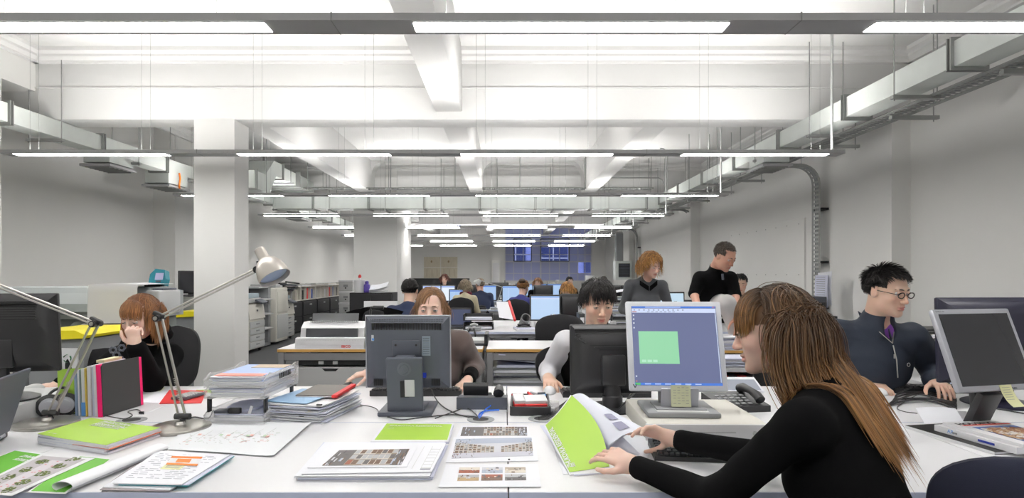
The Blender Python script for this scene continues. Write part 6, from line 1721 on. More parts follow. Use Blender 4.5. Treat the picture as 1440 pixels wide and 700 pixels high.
m.build('paper_heap', None, (W(533, 0, 10.1).x, 10.1, 1.0455), label='heap of curled white papers on the black cupboard', cat='paper')
m = MB(); m.bb(-.20, .20, -.015, .015, 0, .30, white, .003); m.build('white_board', None, (W(536, 0, 7.1).x, 7.08, DT+.0005), label='white board standing on the desk left of the man in navy jumper', cat='board')
for k in range(4):
    m = MB(); m.box((0, 0, .14), (.36, .42, .27), lgrey, .006); m.box((0, 0, .275), (.38, .44, .05), white, .004); m.box((0, -.215, .15), (.12, .004, .06), grey); m.cyl((.0, -.223, .09), (0, -.213, .09), .02, blackm, n=10)
    m.build('archive_box', None, (W(489, 0, 16).x, 16, .005+.302*k), label='white archive box in the tower beside the pier, %s' % ['standing on the floor', 'second from the floor', 'third from the floor', 'topmost'][k], cat='box', group='tower of archive boxes')
for k in range(5):
    y0 = 12.9+1.08*k; t = thing('filing_cabinet', 'low black filing cabinet along the left wall, number %s from the near end' % ['one', 'two', 'three', 'four', 'five'][k], 'cabinet', (-5.0, y0+.52, 0), 0, 'low black filing cabinets along the left wall')
    m = MB(); m.bb(-.22, .20, -.52, .52, 0, .74, blackm, .004); m.build('body', t)
    for j in range(2): m = MB(); m.bb(.20, .222, -.50, .50, .05+.34*j, .37+.34*j, black, .003); d_ = m.build('drawer', t); m = MB(); m.bb(.222, .245, -.05, .05, .28+.34*j, .31+.34*j, lgrey); m.build('handle', d_)
    t = thing('cubby_shelf', 'cream cubby shelf on the black cabinets, number %s from the near end' % ['one', 'two', 'three', 'four', 'five'][k], 'shelf', (-5.0, y0+.52, .7405), 0, 'cream cubby shelves on the black cabinets')
    m = MB()
    for z in (0, .32): m.bb(-.17, .18, -.52, .52, z, z+.02, cream)
    for y in (-.52, -.18, .16, .50): m.bb(-.17, .18, y, y+.02, 0, .34, cream)
    m.bb(-.18, -.16, -.52, .52, 0, .34, cream); m.build('carcass', t)
    rg = random.Random(k)
    for j in range(6):
        m = MB(); th = rg.uniform(.03, .07); m.bb(-.13, .14, 0, th, 0, rg.uniform(.2, .28), [mat('deep_blue_card', (.03, .08, .35), .5), white, black, lgrey, red, cream][(j+k) % 6], .002)
        m.build('binder', None, (-5.0, y0+.04+.165*j, .7615), label='%s binder in a cubby shelf along the left wall' % ['blue', 'white', 'black', 'light grey', 'red', 'cream'][(j+k) % 6], cat='binder', group='binders in the cubby shelves')
    stackbox('papers lying on top of cubby shelf number %s' % ['one', 'two', 'three', 'four', 'five'][k], (-5.0, y0+.5, 1.081), .28, .7, 3, .018, [paper, cream, lgrey], 80+k, jit=.02, group='papers on the cubby shelves')
def copier(label, x, y, w, d, h, trays=4, scanner=True, cm=cream, rz=90):
    t = thing('photocopier', label, 'photocopier', (x, y, 0), rz, 'cream photocopiers along the left aisle')
    hb = h*.56; m = MB(); m.bb(-w/2, w/2, -d/2, d/2, .06, hb, cm, .01)
    for s_ in (-1, 1):
        for q in (-1, 1): m.cyl((s_*(w/2-.06), q*(d/2-.06)-.02, .03), (s_*(w/2-.06), q*(d/2-.06)+.02, .03), .03, black, n=10)
    m.build('body', t)
    for k in range(trays): z = .08+k*(hb-.10)/trays; m = MB(); m.bb(-w/2+.02, w/2-.02, -d/2-.018, -d/2, z, z+(hb-.10)/trays-.012, lgrey, .004); q = m.build('paper_drawer', t); m = MB(); m.bb(-.06, .06, -d/2-.028, -d/2-.018, z+.05, z+.07, grey); m.build('grip', q)
    m = MB(); m.prism([(-d/2-.02, hb+.01), (d/2, hb+.01), (d/2, h*.82), (-d/2+.02, h*.82)], -w/2, w/2, cm, M=SX); m.bb(-.03, .0, -d/2-.024, -d/2-.01, hb+.14, hb+.17, dgrey); m.build('engine', t)
    m = MB(); m.bb(-w/2, w/2, -d/2+.06, d/2, h*.84, h*.92, lgrey, .01); m.bb(-w/2+.02, w/2-.02, -d/2+.08, d/2-.02, h*.92, h, mat('pale_blue_plastic', (.42, .52, .58), .4), .015); m.build('scanner_lid', t)
    m = MB(); m.box((w*.25, -d/2-.02, h*.86), (w*.4, .14, .03), dgrey, .006, rot=(25, 0, 0)); m.build('control_panel', t)
    return t
copier('cream photocopier right beside the white column', -4.66, 10.35, .65, .62, 1.02)
copier('cream photocopier farthest along the left aisle, black feeder on top', -4.82, 12.35, .60, .60, .92)
t = thing('copy_sorter', 'tall grey sorter with curved paper trays between the photocopiers', 'sorter', (-4.75, 11.02, 0))
m = MB(); m.bb(-.30, .27, .16, .27, .05, 1.13, grey, .006); m.bb(-.30, .27, -.27, .27, .02, .07, grey); m.bb(-.30, .27, -.27, .27, 1.10, 1.13, lgrey, .01); m.bb(-.32, -.28, -.27, .27, .05, 1.13, grey); m.build('frame', t)
for k in range(3): m = MB(); m.surf(lambda u, v: (-.27+.62*u, -.24+.44*v, .28+.27*k+.09*math.sin(u*2.2)), 8, 2, lgrey, .015); m.build('paper_tray', t)
t = thing('copier_tower', 'tall cream copier unit with rounded front between sorter and far photocopier', 'photocopier', (-4.70, 11.62, 0))
m = MB(); m.bb(-.32, .32, -.30, .30, .05, 1.10, cream, .03, 3); m.build('body', t); m = MB(); m.bb(.315, .335, -.27, .27, .12, .58, lgrey, .01); m.bb(.315, .335, -.27, .27, .62, 1.02, cream, .01); m.build('door', t)
m = MB(); m.bb(-.2, .3, -.28, -.04, 1.10, 1.17, lgrey, .02); m.bb(-.1, .25, .0, .2, 1.10, 1.14, white, .01); m.build('top_feeder', t)
m = MB()
for k in range(5): m.box((.04*k-.1, .05*(k % 3), .05+.05*k), (.30, .34, .03), [black, dgrey][k % 2], .008, rot=(0, -12+5*k, 5*k))
m.bb(-.22, -.16, -.1, .3, 0, .25, black)
m.build('document_feeder', None, (-4.72, 12.9, .93), label='jumble of black feeder trays on top behind the copiers', cat='feeder')
t = thing('side_desk', 'low white desk left of the black cupboard with a white scanner on it', 'desk', (-1.75, 6.95, 0))
# small multi-function scanner and draped black jacket chair
m = MB(); m.bb(-.25, .25, -.16, .16, .0, .06, white, .02, 3); m.bb(-.10, .25, -.14, .14, .06, .11, lgrey, .01); m.sph((-.20, -.08, .07), (.09, .07, .035), white, 12); m.build('scanner', None, (W(484, 0, 6.9).x, 6.85, DT+.0005), label='white flatbed scanner on the desk behind the binding machine', cat='scanner')
bpy.data.objects.remove(t)
t = chair((W(527, 0, 6.1).x, 6.1, 0), 10, 'black chair with a black jacket over its back, behind the binding machine', top=1.0, w=.46)
m = MB(); m.surf(lambda u, v: (.56*u-.28+.03*math.sin(7*v), -.30-.03*math.sin(9*u)-.03*(1-v), .50+.53*v-.05*abs(2*u-1)**2), 16, 8, knit, .025); m.build('jacket', None, (W(527, 0, 6.1).x, 6.1, 0), (0, 0, 10), label='black jacket hung over a chair back behind the binding machine', cat='jacket')

# ---- left: plotter, bins, teal device
t = thing('large_format_printer', 'grey large format printer behind the woman with a hand on her chin', 'printer', (-3.70, 5.15, 0))
pg = mat('printer_grey', (.40, .43, .43), .5); pd = mat('printer_dark_grey', (.16, .18, .17), .5)
m = MB(); m.prism([(-.30, .98), (.32, .98), (.32, 1.20), (.05, 1.245), (-.16, 1.235), (-.20, 1.19), (-.36, 1.05)], -.62, .72, pg, M=SX); m.build('body', t)
m = MB(); m.bb(-.75, -.60, -.28, .30, .92, 1.20, lgrey, .02, 3); m.build('left_end', t); m = MB(); m.bb(.70, .82, -.24, .10, 1.0, 1.215, lgrey, .02, 3); m.bb(.71, .81, -.16, .05, 1.215, 1.23, dgrey, .004); m.build('right_end', t)
m = MB(); m.prism([(-.37, 1.045), (-.20, 1.185), (-.19, 1.165), (-.35, 1.02)], -.30, .45, pd, M=SX); m.build('slot_cover', t)
m = MB(); m.bb(-.58, .68, -.20, .28, .60, .98, pd, .01); m.build('lower_housing', t)
m = MB(T0_ := Matrix.Translation((0, -.30, .86))); m.cyl((.24, 0, 0), (.66, 0, 0), .085, mat('roll_film', (.74, .74, .78), .3), n=28); m.build('paper_roll', t); m = MB(T0_)
m.cyl((.18, 0, 0), (.24, 0, 0), .10, pd, n=28); m.cyl((.165, 0, 0), (.18, 0, 0), .06, grey, n=20); m.cyl((.66, 0, 0), (.69, 0, 0), .10, pd, n=28); m.build('spool', t)
m = MB(); m.cyl((.20, -.26, .66), (.66, -.26, .66), .07, grey, n=24); m.cyl((.16, -.26, .66), (.20, -.26, .66), .095, pd, n=24); m.build('take_up_spool', t)
for x in (-.5, .6): m = MB(); m.bb(x-.05, x+.05, -.06, .06, .05, .60, grey, .01); m.bb(x-.04, x+.04, -.32, .32, 0, .06, grey, .01); m.build('leg', t)
m = MB(); m.surf(lambda u, v: (.33+.40*u, .14-.52*min(v/.62, 1)-.02*max(0, v-.62), 1.262+.012*math.sin(3*u)-(.32*(v-.62)/.38 if v > .62 else 0)), 8, 20, white, .0015); m.build('plotted_sheet', t, label='white sheet hanging over the front')
tl2 = mat('teal_plastic', (.02, .20, .26), .35)
t = thing('measuring_device', 'teal handset with small screen standing on the large format printer', 'device', (W(217, 0, 5.15).x, 5.2, 1.226))
m = MB(rotm(-14, 0, -8)); m.prism([(-.075, .02), (.075, .02), (.082, .08), (.06, .16), (-.03, .17), (-.075, .12)], -.03, .03, tl2, M=Matrix(((1, 0, 0, 0), (0, 0, 1, 0), (0, 1, 0, 0), (0, 0, 0, 1)))); m.build('case', t)
m = MB(rotm(-14, 0, -8)); m.box((.02, -.0315, .10), (.075, .003, .06), em('lilac_screen', (.42, .40, .58), .9)); m.box((.02, -.0315, .055), (.05, .004, .015), dgrey); m.build('screen', t)
m = MB(); m.box((-.02, 0, .015), (.14, .1, .03), black, .004); m.build('stand', t)
def bin_(label, x, y, w, h, rz=0, sign=False):
    t = thing('recycling_bin', label, 'bin', (x, y, 0), rz, 'grey recycling bins with yellow lids')
    gb_ = mat('bin_grey', (.26, .27, .28), .55); m = MB(); m.prism([(-w/2+.04, .03), (w/2-.04, .03), (w/2, h-.06), (-w/2, h-.06)], -.22, .22, gb_, M=Matrix(((1, 0, 0, 0), (0, 0, 1, 0), (0, 1, 0, 0), (0, 0, 0, 1)))); m.build('body', t)
    m = MB(); m.prism([(-w/2-.02, h-.07), (w/2+.02, h-.05), (w/2+.03, h-.03), (w/2-.05, h+.005), (-w/2+.03, h+.0), (-w/2-.02, h-.01)], -.25, .25, yellow, M=Matrix(((1, 0, 0, 0), (0, 0, 1, 0), (0, 1, 0, 0), (0, 0, 0, 1)))); m.build('lid', t)
    if sign:
        m = MB(); m.bb(.02, .16, -.232, -.222, h-.38, h-.12, white)
        gr = mat('recycle_green', (.02, .16, .06), .5); c = Vector((.09, -.2345, h-.19))
        for k in range(3):
            a = R(90+120*k); b = R(90+120*k+78); m.tube([c+Vector((.026*math.cos(a+(b-a)*i/4), 0, .026*math.sin(a+(b-a)*i/4))) for i in range(5)], [.007, .007, .007, .012, .001], gr, 4, flat=.3)
        m.build('recycling_sign', t, label='white sign with green recycling arrows')
bin_('grey recycling bin with yellow lid and recycling sign, left of the seated woman', W(108, 0, 4.3).x, 4.32, .40, .955, 0, True)
bin_('smaller grey bin with yellow lid beside the white column', W(256, 0, 6.6).x, 6.9, .30, .93)
m = MB(); m.bb(-.35, .35, -.30, .30, 0, 1.06, mat('cabinet_grey_green', (.33, .34, .32), .6), .006); m.bb(-.34, .34, -.32, -.30, .05, 1.03, mat('cabinet_grey_green', (0, 0, 0)), .004); m.build('grey_cabinet', None, (W(252, 0, 7.9).x, 8.0, 0), label='grey cabinet behind the small bin, left of the column', cat='cabinet')
monitor('black monitor turned sideways on the grey cabinet left of the column', (W(262, 0, 7.8).x+.05, 7.85, 1.0605), 55, w=.36, h=.30, zb=.04, tilt=0, body=black, deep=.12)
# ---- right: side counter
t = desk(3.06, 4.0, 6.95, 8.4, 'white side counter along the right wall', h=.76, name='side_counter')
m = MB(); m.bb(-.12, .12, -.12, .12, 0, .32, dgrey, .01); m.bb(-.10, .10, -.125, -.12, .05, .25, black); m.build('speaker_box', None, (W(1142, 0, 7.3).x, 7.3, .7605), label='dark box standing on the side counter under the vertical tray', cat='box')
m = MB(); m.surf(lambda u, v: (0-.01*math.sin(3*v), .32*u, .42*v-.02*u), 4, 6, paper, .002); m.surf(lambda u, v: (-.03-.01*math.sin(3*v), .30*u+.03, .40*v-.03), 4, 6, paper2, .002)
for k in range(12): m.box((-.045, .18, .04+.028*k), (.002, .2, .006), grey)
m.build('pinned_sheets', None, (4.02, 7.25, .97), label='printed sheets pinned to the vertical cable tray above the side counter', cat='paper')
m = MB(); m.lathe([(.05, 0), (.09, .012), (.092, .015), (.05, .006)], white, 20); m.lathe([(.03, .008), (.045, .05), (.04, .05), (.025, .014)], white, 18); m.build('cup_and_saucer', None, (W(1156, 0, 7.15).x, 7.15, .7605), label='white cup on its saucer on the side counter', cat='cup')
m = MB(); m.box((0, 0, .03), (.24, .2, .05), lgrey, .02, 3); m.box((0, .02, .075), (.16, .06, .03), black, .006); m.build('hole_punch', None, (W(1170, 0, 7.05).x, 7.08, .7605), label='black hole punch on a pale dish on the side counter', cat='office tool')
desk(2.42, 4.0, 3.42, 4.0, 'white side desk behind the man with glasses, black trays on it', h=.72, name='side_desk')
chair((W(1165, 0, 4.4).x, 4.4, 0), 190, 'black office chair between the foreground woman and the man with glasses', top=.94, w=.46)
t = thing('paper_tray', 'stacked black paper trays behind the large black monitor on the right', 'tray', (2.66, 3.66, .7205), 0)
for k in range(4):
    z = .08+.052*k; m = MB(); m.bb(-.16, .2, -.12, .12, z, z+.006, black); m.bb(-.16, -.15, -.12, .12, z, z+.04, black); m.bb(.19, .2, -.12, .12, z, z+.04, black); m.build('tray', t)
    m = MB(); m.box((.02, -.02, z+.018), (.31, .24, .018), [paper, paper2, lgrey, paper][k], rot=(0, 0, 3)); m.build('papers', t)
m = MB()
for x in (-.15, .19):
    for y in (-.11, .11): m.bb(x-.006, x+.006, y-.006, y+.006, 0, .28, black)
m.build('corner_post', t)
m = MB(); m.bb(-.16, .2, -.12, .12, .285, .295, black); m.build('top_panel', t)
# ================================================================ PEOPLE
def lerp3(a, b, c, t):
    a, b, c = Vector(a), Vector(b), Vector(c)
    return a+(b-a)*t if t <= 1 else b+(c-b)*(t-1)
def person(label, head, fwd, nb, shL, shR, chest, pel, skin, hairm, arms=(), garments=(), vx=.005, gvx=.007, roll=0, fem=False, hs=1.0, legs=None, legm=None, legf=None, iris=None, half=.35, hair=None, group=None, detail=True, bust=.8, wide=1.0, gnoise=.0015, base=None, extras=None, hairline=None, neckup=True, k=.045, ears=True):
    nb, shL, shR, chest, pel = map(Vector, (nb, shL, shR, chest, pel))
    base = base or (pel.x, pel.y, 0)
    t = thing('person', label, 'person', base, 0, group); O = Vector(base)
    L = lambda v: Vector(v)-O
    HM = head_frame(L(head), fwd, roll)
    S = SDF(); add_head(S, HM, hs, fem, neck=L(nb), detail=detail, wide=wide, ears=ears)
    torso_parts(S, L(pel), L(chest), L(shL), L(shR), -.006, fem, k=k)
    for a in arms:
        arm(S, L(a['sh']), L(a['el']), L(a['wr']), -.004, fem=fem)
        if 'hd' in a: add_hand(S, L(a['wr']), a['hd'], a['hn'], a['side'], curl=a.get('curl', .35), curls=a.get('curls'), s=a.get('s', .95 if fem else 1.05), thumb=a.get('thumb', (.55, .5)), spread=a.get('spread', 1.0), thin=a.get('thin', 1.0))
    V, Q = S.mesh(vx)
    hl = hairline or default_hair_region
    mesh_obj('body', V, Q, skin, t, zones(V, HM, hs, hl, wide), extra=head_extras(HM, hs, brow=hairm if detail else None, lid=skin if detail else None, iris=iris, half=half, wide=wide) if detail else None)
    for g in garments:
        nm, gm, torso, a0, a1, gi = g[:6]; opt = g[6] if len(g) > 6 else {}
        S = SDF()
        if torso:
            torso_parts(S, L(pel), L(chest), L(shL), L(shR), .006+gi, fem, k=k, bust=bust if fem else 0)
            if opt.get('collar'): S.cap(L(nb)+Vector((0, 0, -.03)), L(nb)+(Vector(head)-nb).normalized()*opt['collar'], .062+gi, .060+gi, k=.03)
        if a1 > a0:
            for a in (arms if 'only' not in opt else [arms[opt['only']]]):
                ra, rb, rc = (.050, .040, .030) if fem else (.056, .045, .033)
                rr = lambda q: (ra+(rb-ra)*q if q <= 1 else rb+(rc-rb)*(q-1))+gi+a.get('bulk', 0)
                cuts = [a0]+([1.0] if a0 < 1 < a1 else [])+[a1]
                for u, v in zip(cuts, cuts[1:]): S.cap(lerp3(L(a['sh']), L(a['el']), L(a['wr']), u), lerp3(L(a['sh']), L(a['el']), L(a['wr']), v), rr(u), rr(v), k=.03)
        cut = []
        if opt.get('neck'):      # open neck: keep cloth off the throat
            S.ell(L(nb)+Vector(opt['neck'][:3]), opt['neck'][3:], None, .01, -1)
        V, Q = S.mesh(opt.get('vx', gvx), noise=gnoise, nscale=26)
        mesh_obj(nm, V, Q, gm, t)
    if legs == 'seated': seated_legs(L(pel)+Vector((0, 0, -.03)), legf, mt=legm, parent=t)
    for i, hq in enumerate(hair or []):
        q = dict(hq); n_ = q.pop('name', 'hair'); 
        body = [('c', L(nb), L(nb)+(Vector(head)-nb)*.5, .055, .055), ('c', L(shL), L(shR), .066, .066), ('c', L(chest), L(pel), .12, .12)] if q.pop('body', False) else ()
        sim_hair(n_, t, HM, q.pop('hm', hairm), s=hs*1.0, coll=body, wide=wide, **q)
    if extras: extras(t, HM, L)
    return t, HM
sk1 = skin_mat('skin_fair', (.80, .55, .45), (.13, .065, .03))
sk1b = skin_mat('skin_fair_auburn', (.80, .56, .46), (.15, .06, .025)); sk1c = skin_mat('skin_fair_blond', (.78, .52, .42), (.30, .16, .06))
sk2 = skin_mat('skin_light_tan', (.76, .51, .39), (.012, .010, .010)); sk3 = skin_mat('skin_ruddy', (.68, .38, .28), (.05, .035, .025))
hbrown = hair_mat('hair_brown_gold', (.062, .033, .018), (.38, .19, .07))
haub = hair_mat('hair_auburn', (.17, .065, .025), (.46, .22, .09))
hlight = hair_mat('hair_light_brown', (.26, .13, .06), (.38, .22, .12))
hblack = hair_mat('hair_black', (.008, .007, .008), (.018, .014, .013))
hblond = hair_mat('hair_curly_blond', (.20, .085, .028), (.58, .31, .10))
hshort = hair_mat('hair_short_grey_brown', (.06, .045, .035), (.14, .11, .09))
greyk = mat('grey_brown_knit', (.115, .085, .078), .95, bump=.6, bscale=450, sheen=.2)
whitek = mat('white_jersey', (.82, .82, .86), .85, bump=.3, bscale=500)
navyj = mat('navy_jacket', (.012, .018, .032), .75, bump=.35, bscale=160)
purple = mat('purple_tee', (.16, .05, .28), .9)
charc = mat('charcoal_knit', (.055, .058, .065), .95, bump=.5, bscale=450, sheen=.15)

# ---- woman in the right foreground
def p1():
    head = W(1087, 462, 1.60); nb = (.835, 1.500, 1.050)
    shL, shR = (.69, 1.36, 1.000), (.965, 1.610, 1.000)
    elL, wrL = (.535, 1.495, .775), tuple(W(893, 655, 1.74)); elR, wrR = (.80, 1.76, .80), tuple(W(950, 618, 1.95))
    tipL = W(852, 640, 1.88); tipR = W(890, 600, 2.03)
    arms = [dict(sh=shL, el=elL, wr=wrL, hd=(-.70, .62, .20), hn=(.25, .45, -.85), side=1, curls=[.35, .45, .5, .5], thumb=(-.1, .1), s=.92),
            dict(sh=shR, el=elR, wr=wrR, hd=(-.86, .40, .24), hn=(-.1, -.75, -.65), side=-1, curls=[.18, .30, .5, .6], thumb=(.9, .6), s=.92)]
    def Lh(x, y, z):
        if y > .50: return .105+.02*abs(x)
        if y > .2 and abs(x) > .5: return .44
        return .41-.06*max(0, y)
    def cb(x, y, z):
        c = np.array([0, .35, .93]); u = np.array([x, y, z]); r = u-c*(u @ c); return r+np.array([0, -.12 if y < .1 else -.75, 0])
    hair = [dict(n=520, region=lambda x, y, z: abs(x) > .58 and .0 < y < .30 and z > -.12, length=lambda x, y, z: .40, comb=lambda x, y, z: np.array([x*.3, -.75, -.8]), width=.0016, steps=24, grav=.30, g0=.35, gdir=(.36, -.38, -.85), off=(.003, .009), seed=4, cling=.8, lift=.0, body=True, name='side_locks'),
            dict(n=4600, region=lambda x, y, z: default_hair_region(x, y, z) and (y <= .04 or (z > .55 and y < .33)), length=Lh, comb=cb, width=.0016, steps=26, grav=.34, g0=.9, gdir=(.36, -.38, -.85), off=(.003, .015), seed=3, cling=.8, lift=.02, body=True),
            dict(n=1700, region=lambda x, y, z: y > .16 and z > .30 and abs(x) < .86, length=lambda x, y, z: .062+.035*z, comb=lambda x, y, z: np.array([x*.5, 1.0, -.3]), width=.0015, steps=12, grav=.34, off=(.006, .014), seed=5, cling=.7, lift=.05, name='fringe')]
    person('woman with long brown hair and fringe in a black sweater, leafing through the green booklet', head, (-.85, .50, -.20), nb, shL, shR, (.83, 1.475, .90), (.97, 1.37, .52), sk1, hbrown,
           arms=arms, garments=[('sweater', knit, True, 0, 1.93, .003, {})], vx=.0034, gvx=.006, fem=True, hs=1.0, ears=False, legs='seated', legf=(-.5, .85), hair=hair, half=.5)
p1()
chair((.94, 1.30, 0), 35, 'black office chair on which the long-haired woman in the foreground sits', top=.78, w=.42)

# ---- woman with a hand on her chin
def p2():
    head = W(197, 445, 3.12); nb = W(214, 487, 3.26); nb.z = 1.0
    shL, shR = tuple(W(240, 500, 3.34)), tuple(W(166, 503, 3.46))
    wL = W(191, 487, 2.95); wR = W(84, 541, 3.26)
    arms = [dict(sh=shL, el=tuple(W(214, 536, 3.12)), wr=tuple(wL), hd=(-.22, .02, .97), hn=(-.15, .98, 0), side=1, curls=[1.25, 1.35, 1.4, 1.45], thumb=(.3, .4), bulk=.006),
            dict(sh=shR, el=tuple(W(122, 532, 3.52)), wr=tuple(wR), hd=(-.95, -.25, -.05), hn=(0, .1, -1), side=1, curl=.25, bulk=.004)]
    hair = [dict(n=2600, region=lambda x, y, z: default_hair_region(x, y, z) and (y <= .12 or (z > .6 and y < .42)), length=lambda x, y, z: .215 if z > .2 else .15, comb=swept(.15, .35, 1, .5), width=.0017, steps=16, grav=.36, g0=.5, off=(.003, .010), seed=8, cling=.55, lift=.06, body=True),
            dict(n=700, region=lambda x, y, z: y > .40 and z > .40 and abs(x) < .80, length=lambda x, y, z: .052+.03*abs(x), comb=lambda x, y, z: np.array([-.5-.3*x, 1, -.2]), width=.0016, steps=12, grav=.30, off=(.005, .012), seed=9, cling=.5, lift=.1, name='fringe')]
    def ex(t, HM, L):
        m = MB()
        for (px, py) in ((172, 489), (165, 499), (170, 505), (160, 492)):
            p = L(W(px, py, 3.22)); m.tube([p+Vector((.018*math.cos(a), -.005, .016*math.sin(a))) for a in (0, 1, 2, 3, 4, 5)], .006, dgrey, 6, closed=True)
        m.build('scarf_rings', t)
        m = MB(); n0 = L(Vector(nb))
        for k, r_ in ((0, .075), (1, .085)): m.tube([n0+Vector((r_*math.cos(a), r_*.9*math.sin(a)-.01, .035-.03*k+.012*math.sin(2*a))) for a in [i*.35 for i in range(18)]], .026, knit, 8, closed=True)
        m.build('scarf', t)
    person('woman with auburn bob in black, resting her chin on her hand', head, (-.12, -.94, -.32), nb, shL, shR, (W(203, 0, 3.42).x, 3.42, .86), (W(205, 0, 3.5).x, 3.52, .52), sk1b, haub, arms=arms,
           garments=[('jacket', knit, True, 0, 1.93, .010, {})], vx=.0045, fem=True, hs=1.0, ears=False, legs='seated', legf=(0, -1), hair=hair, half=.8, extras=ex)
p2()
chair((W(243, 0, 3.66).x-.19, 3.70, 0), 172, 'black office chair of the woman with a hand on her chin', top=1.0, w=.44)
chair((W(108, 0, 3.8).x, 3.95, 0), 200, 'black office chair partly hidden behind the upright folders', top=.82, w=.46)

# ---- woman behind the grey monitor
def p3():
    head = W(606, 434, 3.18); nb = (-.405, 3.28, 1.005)
    shL, shR = (-.245, 3.34, .965), (-.575, 3.34, .965)
    wl = D(659, 543); wl.z = .775; wr = D(532, 543); wr.z = .772
    arms = [dict(sh=shL, el=(-.175, 3.50, .80), wr=(wl.x, 3.18, .775), hd=(-.12, -.95, -.15), hn=(0, .1, -1), side=-1, curls=[.3, .35, .35, .4]),
            dict(sh=shR, el=(-.66, 3.50, .80), wr=(-.735, 3.25, .805), hd=(-.93, -.34, -.14), hn=(0, .1, -1), side=1, curls=[.35, .4, .5, .5])]
    hair = [dict(n=1900, region=lambda x, y, z: bob_region(x, y, z) and y <= .72, length=lambda x, y, z: .118 if y > -.2 else .10, comb=swept(-.35, .45, 1, .45, .0), width=.0016, steps=14, grav=.32, off=(.002, .008), seed=18, cling=.85, lift=.0),
            dict(n=260, region=lambda x, y, z: y > .45 and z > .55 and abs(x) < .7, length=lambda x, y, z: .085, comb=lambda x, y, z: np.array([1.6 if x > -.35 else -1.6, .25, -.1]), width=.0014, steps=12, grav=.20, off=(.003, .009), seed=19, cling=.85, lift=.05, name='fringe')]
    def ex(t, HM, L):
        m = MB(); p = L(Vector((wl.x, 3.21, .778))); m.tube([p+Vector((.030*math.cos(a), 0, .026*math.sin(a))) for a in [i*.4 for i in range(16)]], .006, silver, 6, closed=True); m.build('wrist_watch', t, label='silver wristwatch')
    person('woman with light brown hair in grey-brown sweater, looking over the grey monitor', head, (.02, -1, -.06), nb, shL, shR, (-.41, 3.40, .84), (-.41, 3.52, .52), sk1, hlight, arms=arms,
           garments=[('sweater', greyk, True, 0, 1.45, .012, {}), ('undershirt_sleeve', knit, False, 1.3, 1.9, .006, dict(only=0)), ('undershirt_sleeve', knit, False, 1.3, 1.9, .006, dict(only=1))], vx=.004, fem=True, legs='seated', legf=(0, -1), hair=hair, iris=eyebl, half=.5, extras=ex)
p3()
chair((-.41, 3.72, 0), 180, 'black office chair of the woman behind the grey monitor', top=.88, w=.42)

# ---- man in black vest
def p4():
    head = W(841, 425, 3.10); nb = (.497, 3.20, 1.00)
    shR, shL = (.335, 3.26, .975), (.665, 3.26, .975)
    wr = W(771, 540, 3.20); wr.z = .782
    arms = [dict(sh=shR, el=(.255, 3.42, .79), wr=(wr.x, 3.21, .782), hd=(.05, -.98, -.16), hn=(0, .12, -1), side=1, curls=[.5, .55, .6, .6], bulk=.006),
            dict(sh=shL, el=(.745, 3.40, .80), wr=(.66, 3.14, .785), hd=(-.2, -.95, -.1), hn=(0, .1, -1), side=-1, curl=.4, bulk=.006)]
    hair = [dict(n=2100, region=lambda x, y, z: bob_region(x, y, z), length=lambda x, y, z: (.075 if z > .3 else .05) if y < .3 else .045, comb=radial(.1, -.1, 1), width=.0019, steps=10, grav=.20, off=(.004, .018), seed=28, cling=.35, lift=.22),
            dict(n=260, region=lambda x, y, z: y > .35 and z > .48 and abs(x) < .7, length=lambda x, y, z: .068+.03*abs(x), comb=lambda x, y, z: np.array([1.2*x-.75, .8, -.1]), width=.0017, steps=10, grav=.28, off=(.006, .016), seed=29, cling=.55, lift=.12, name='fringe')]
    person('dark-haired man in black vest over a white long-sleeved shirt, looking down', head, (.10, -.93, -.26), nb, shL, shR, (.50, 3.34, .84), (.50, 3.46, .52), sk2, hblack, arms=arms,
           garments=[('shirt', whitek, True, 0, 1.86, .002, {}), ('vest', knit, True, 0, 0, .009, {})], vx=.004, fem=False, legs='seated', legf=(0, -1), hair=hair, half=.72, hs=1.02)
p4()
chair((W(795, 0, 3.75).x+.05, 3.78, 0), 185, 'black office chair of the man in black vest', top=.86, w=.44)

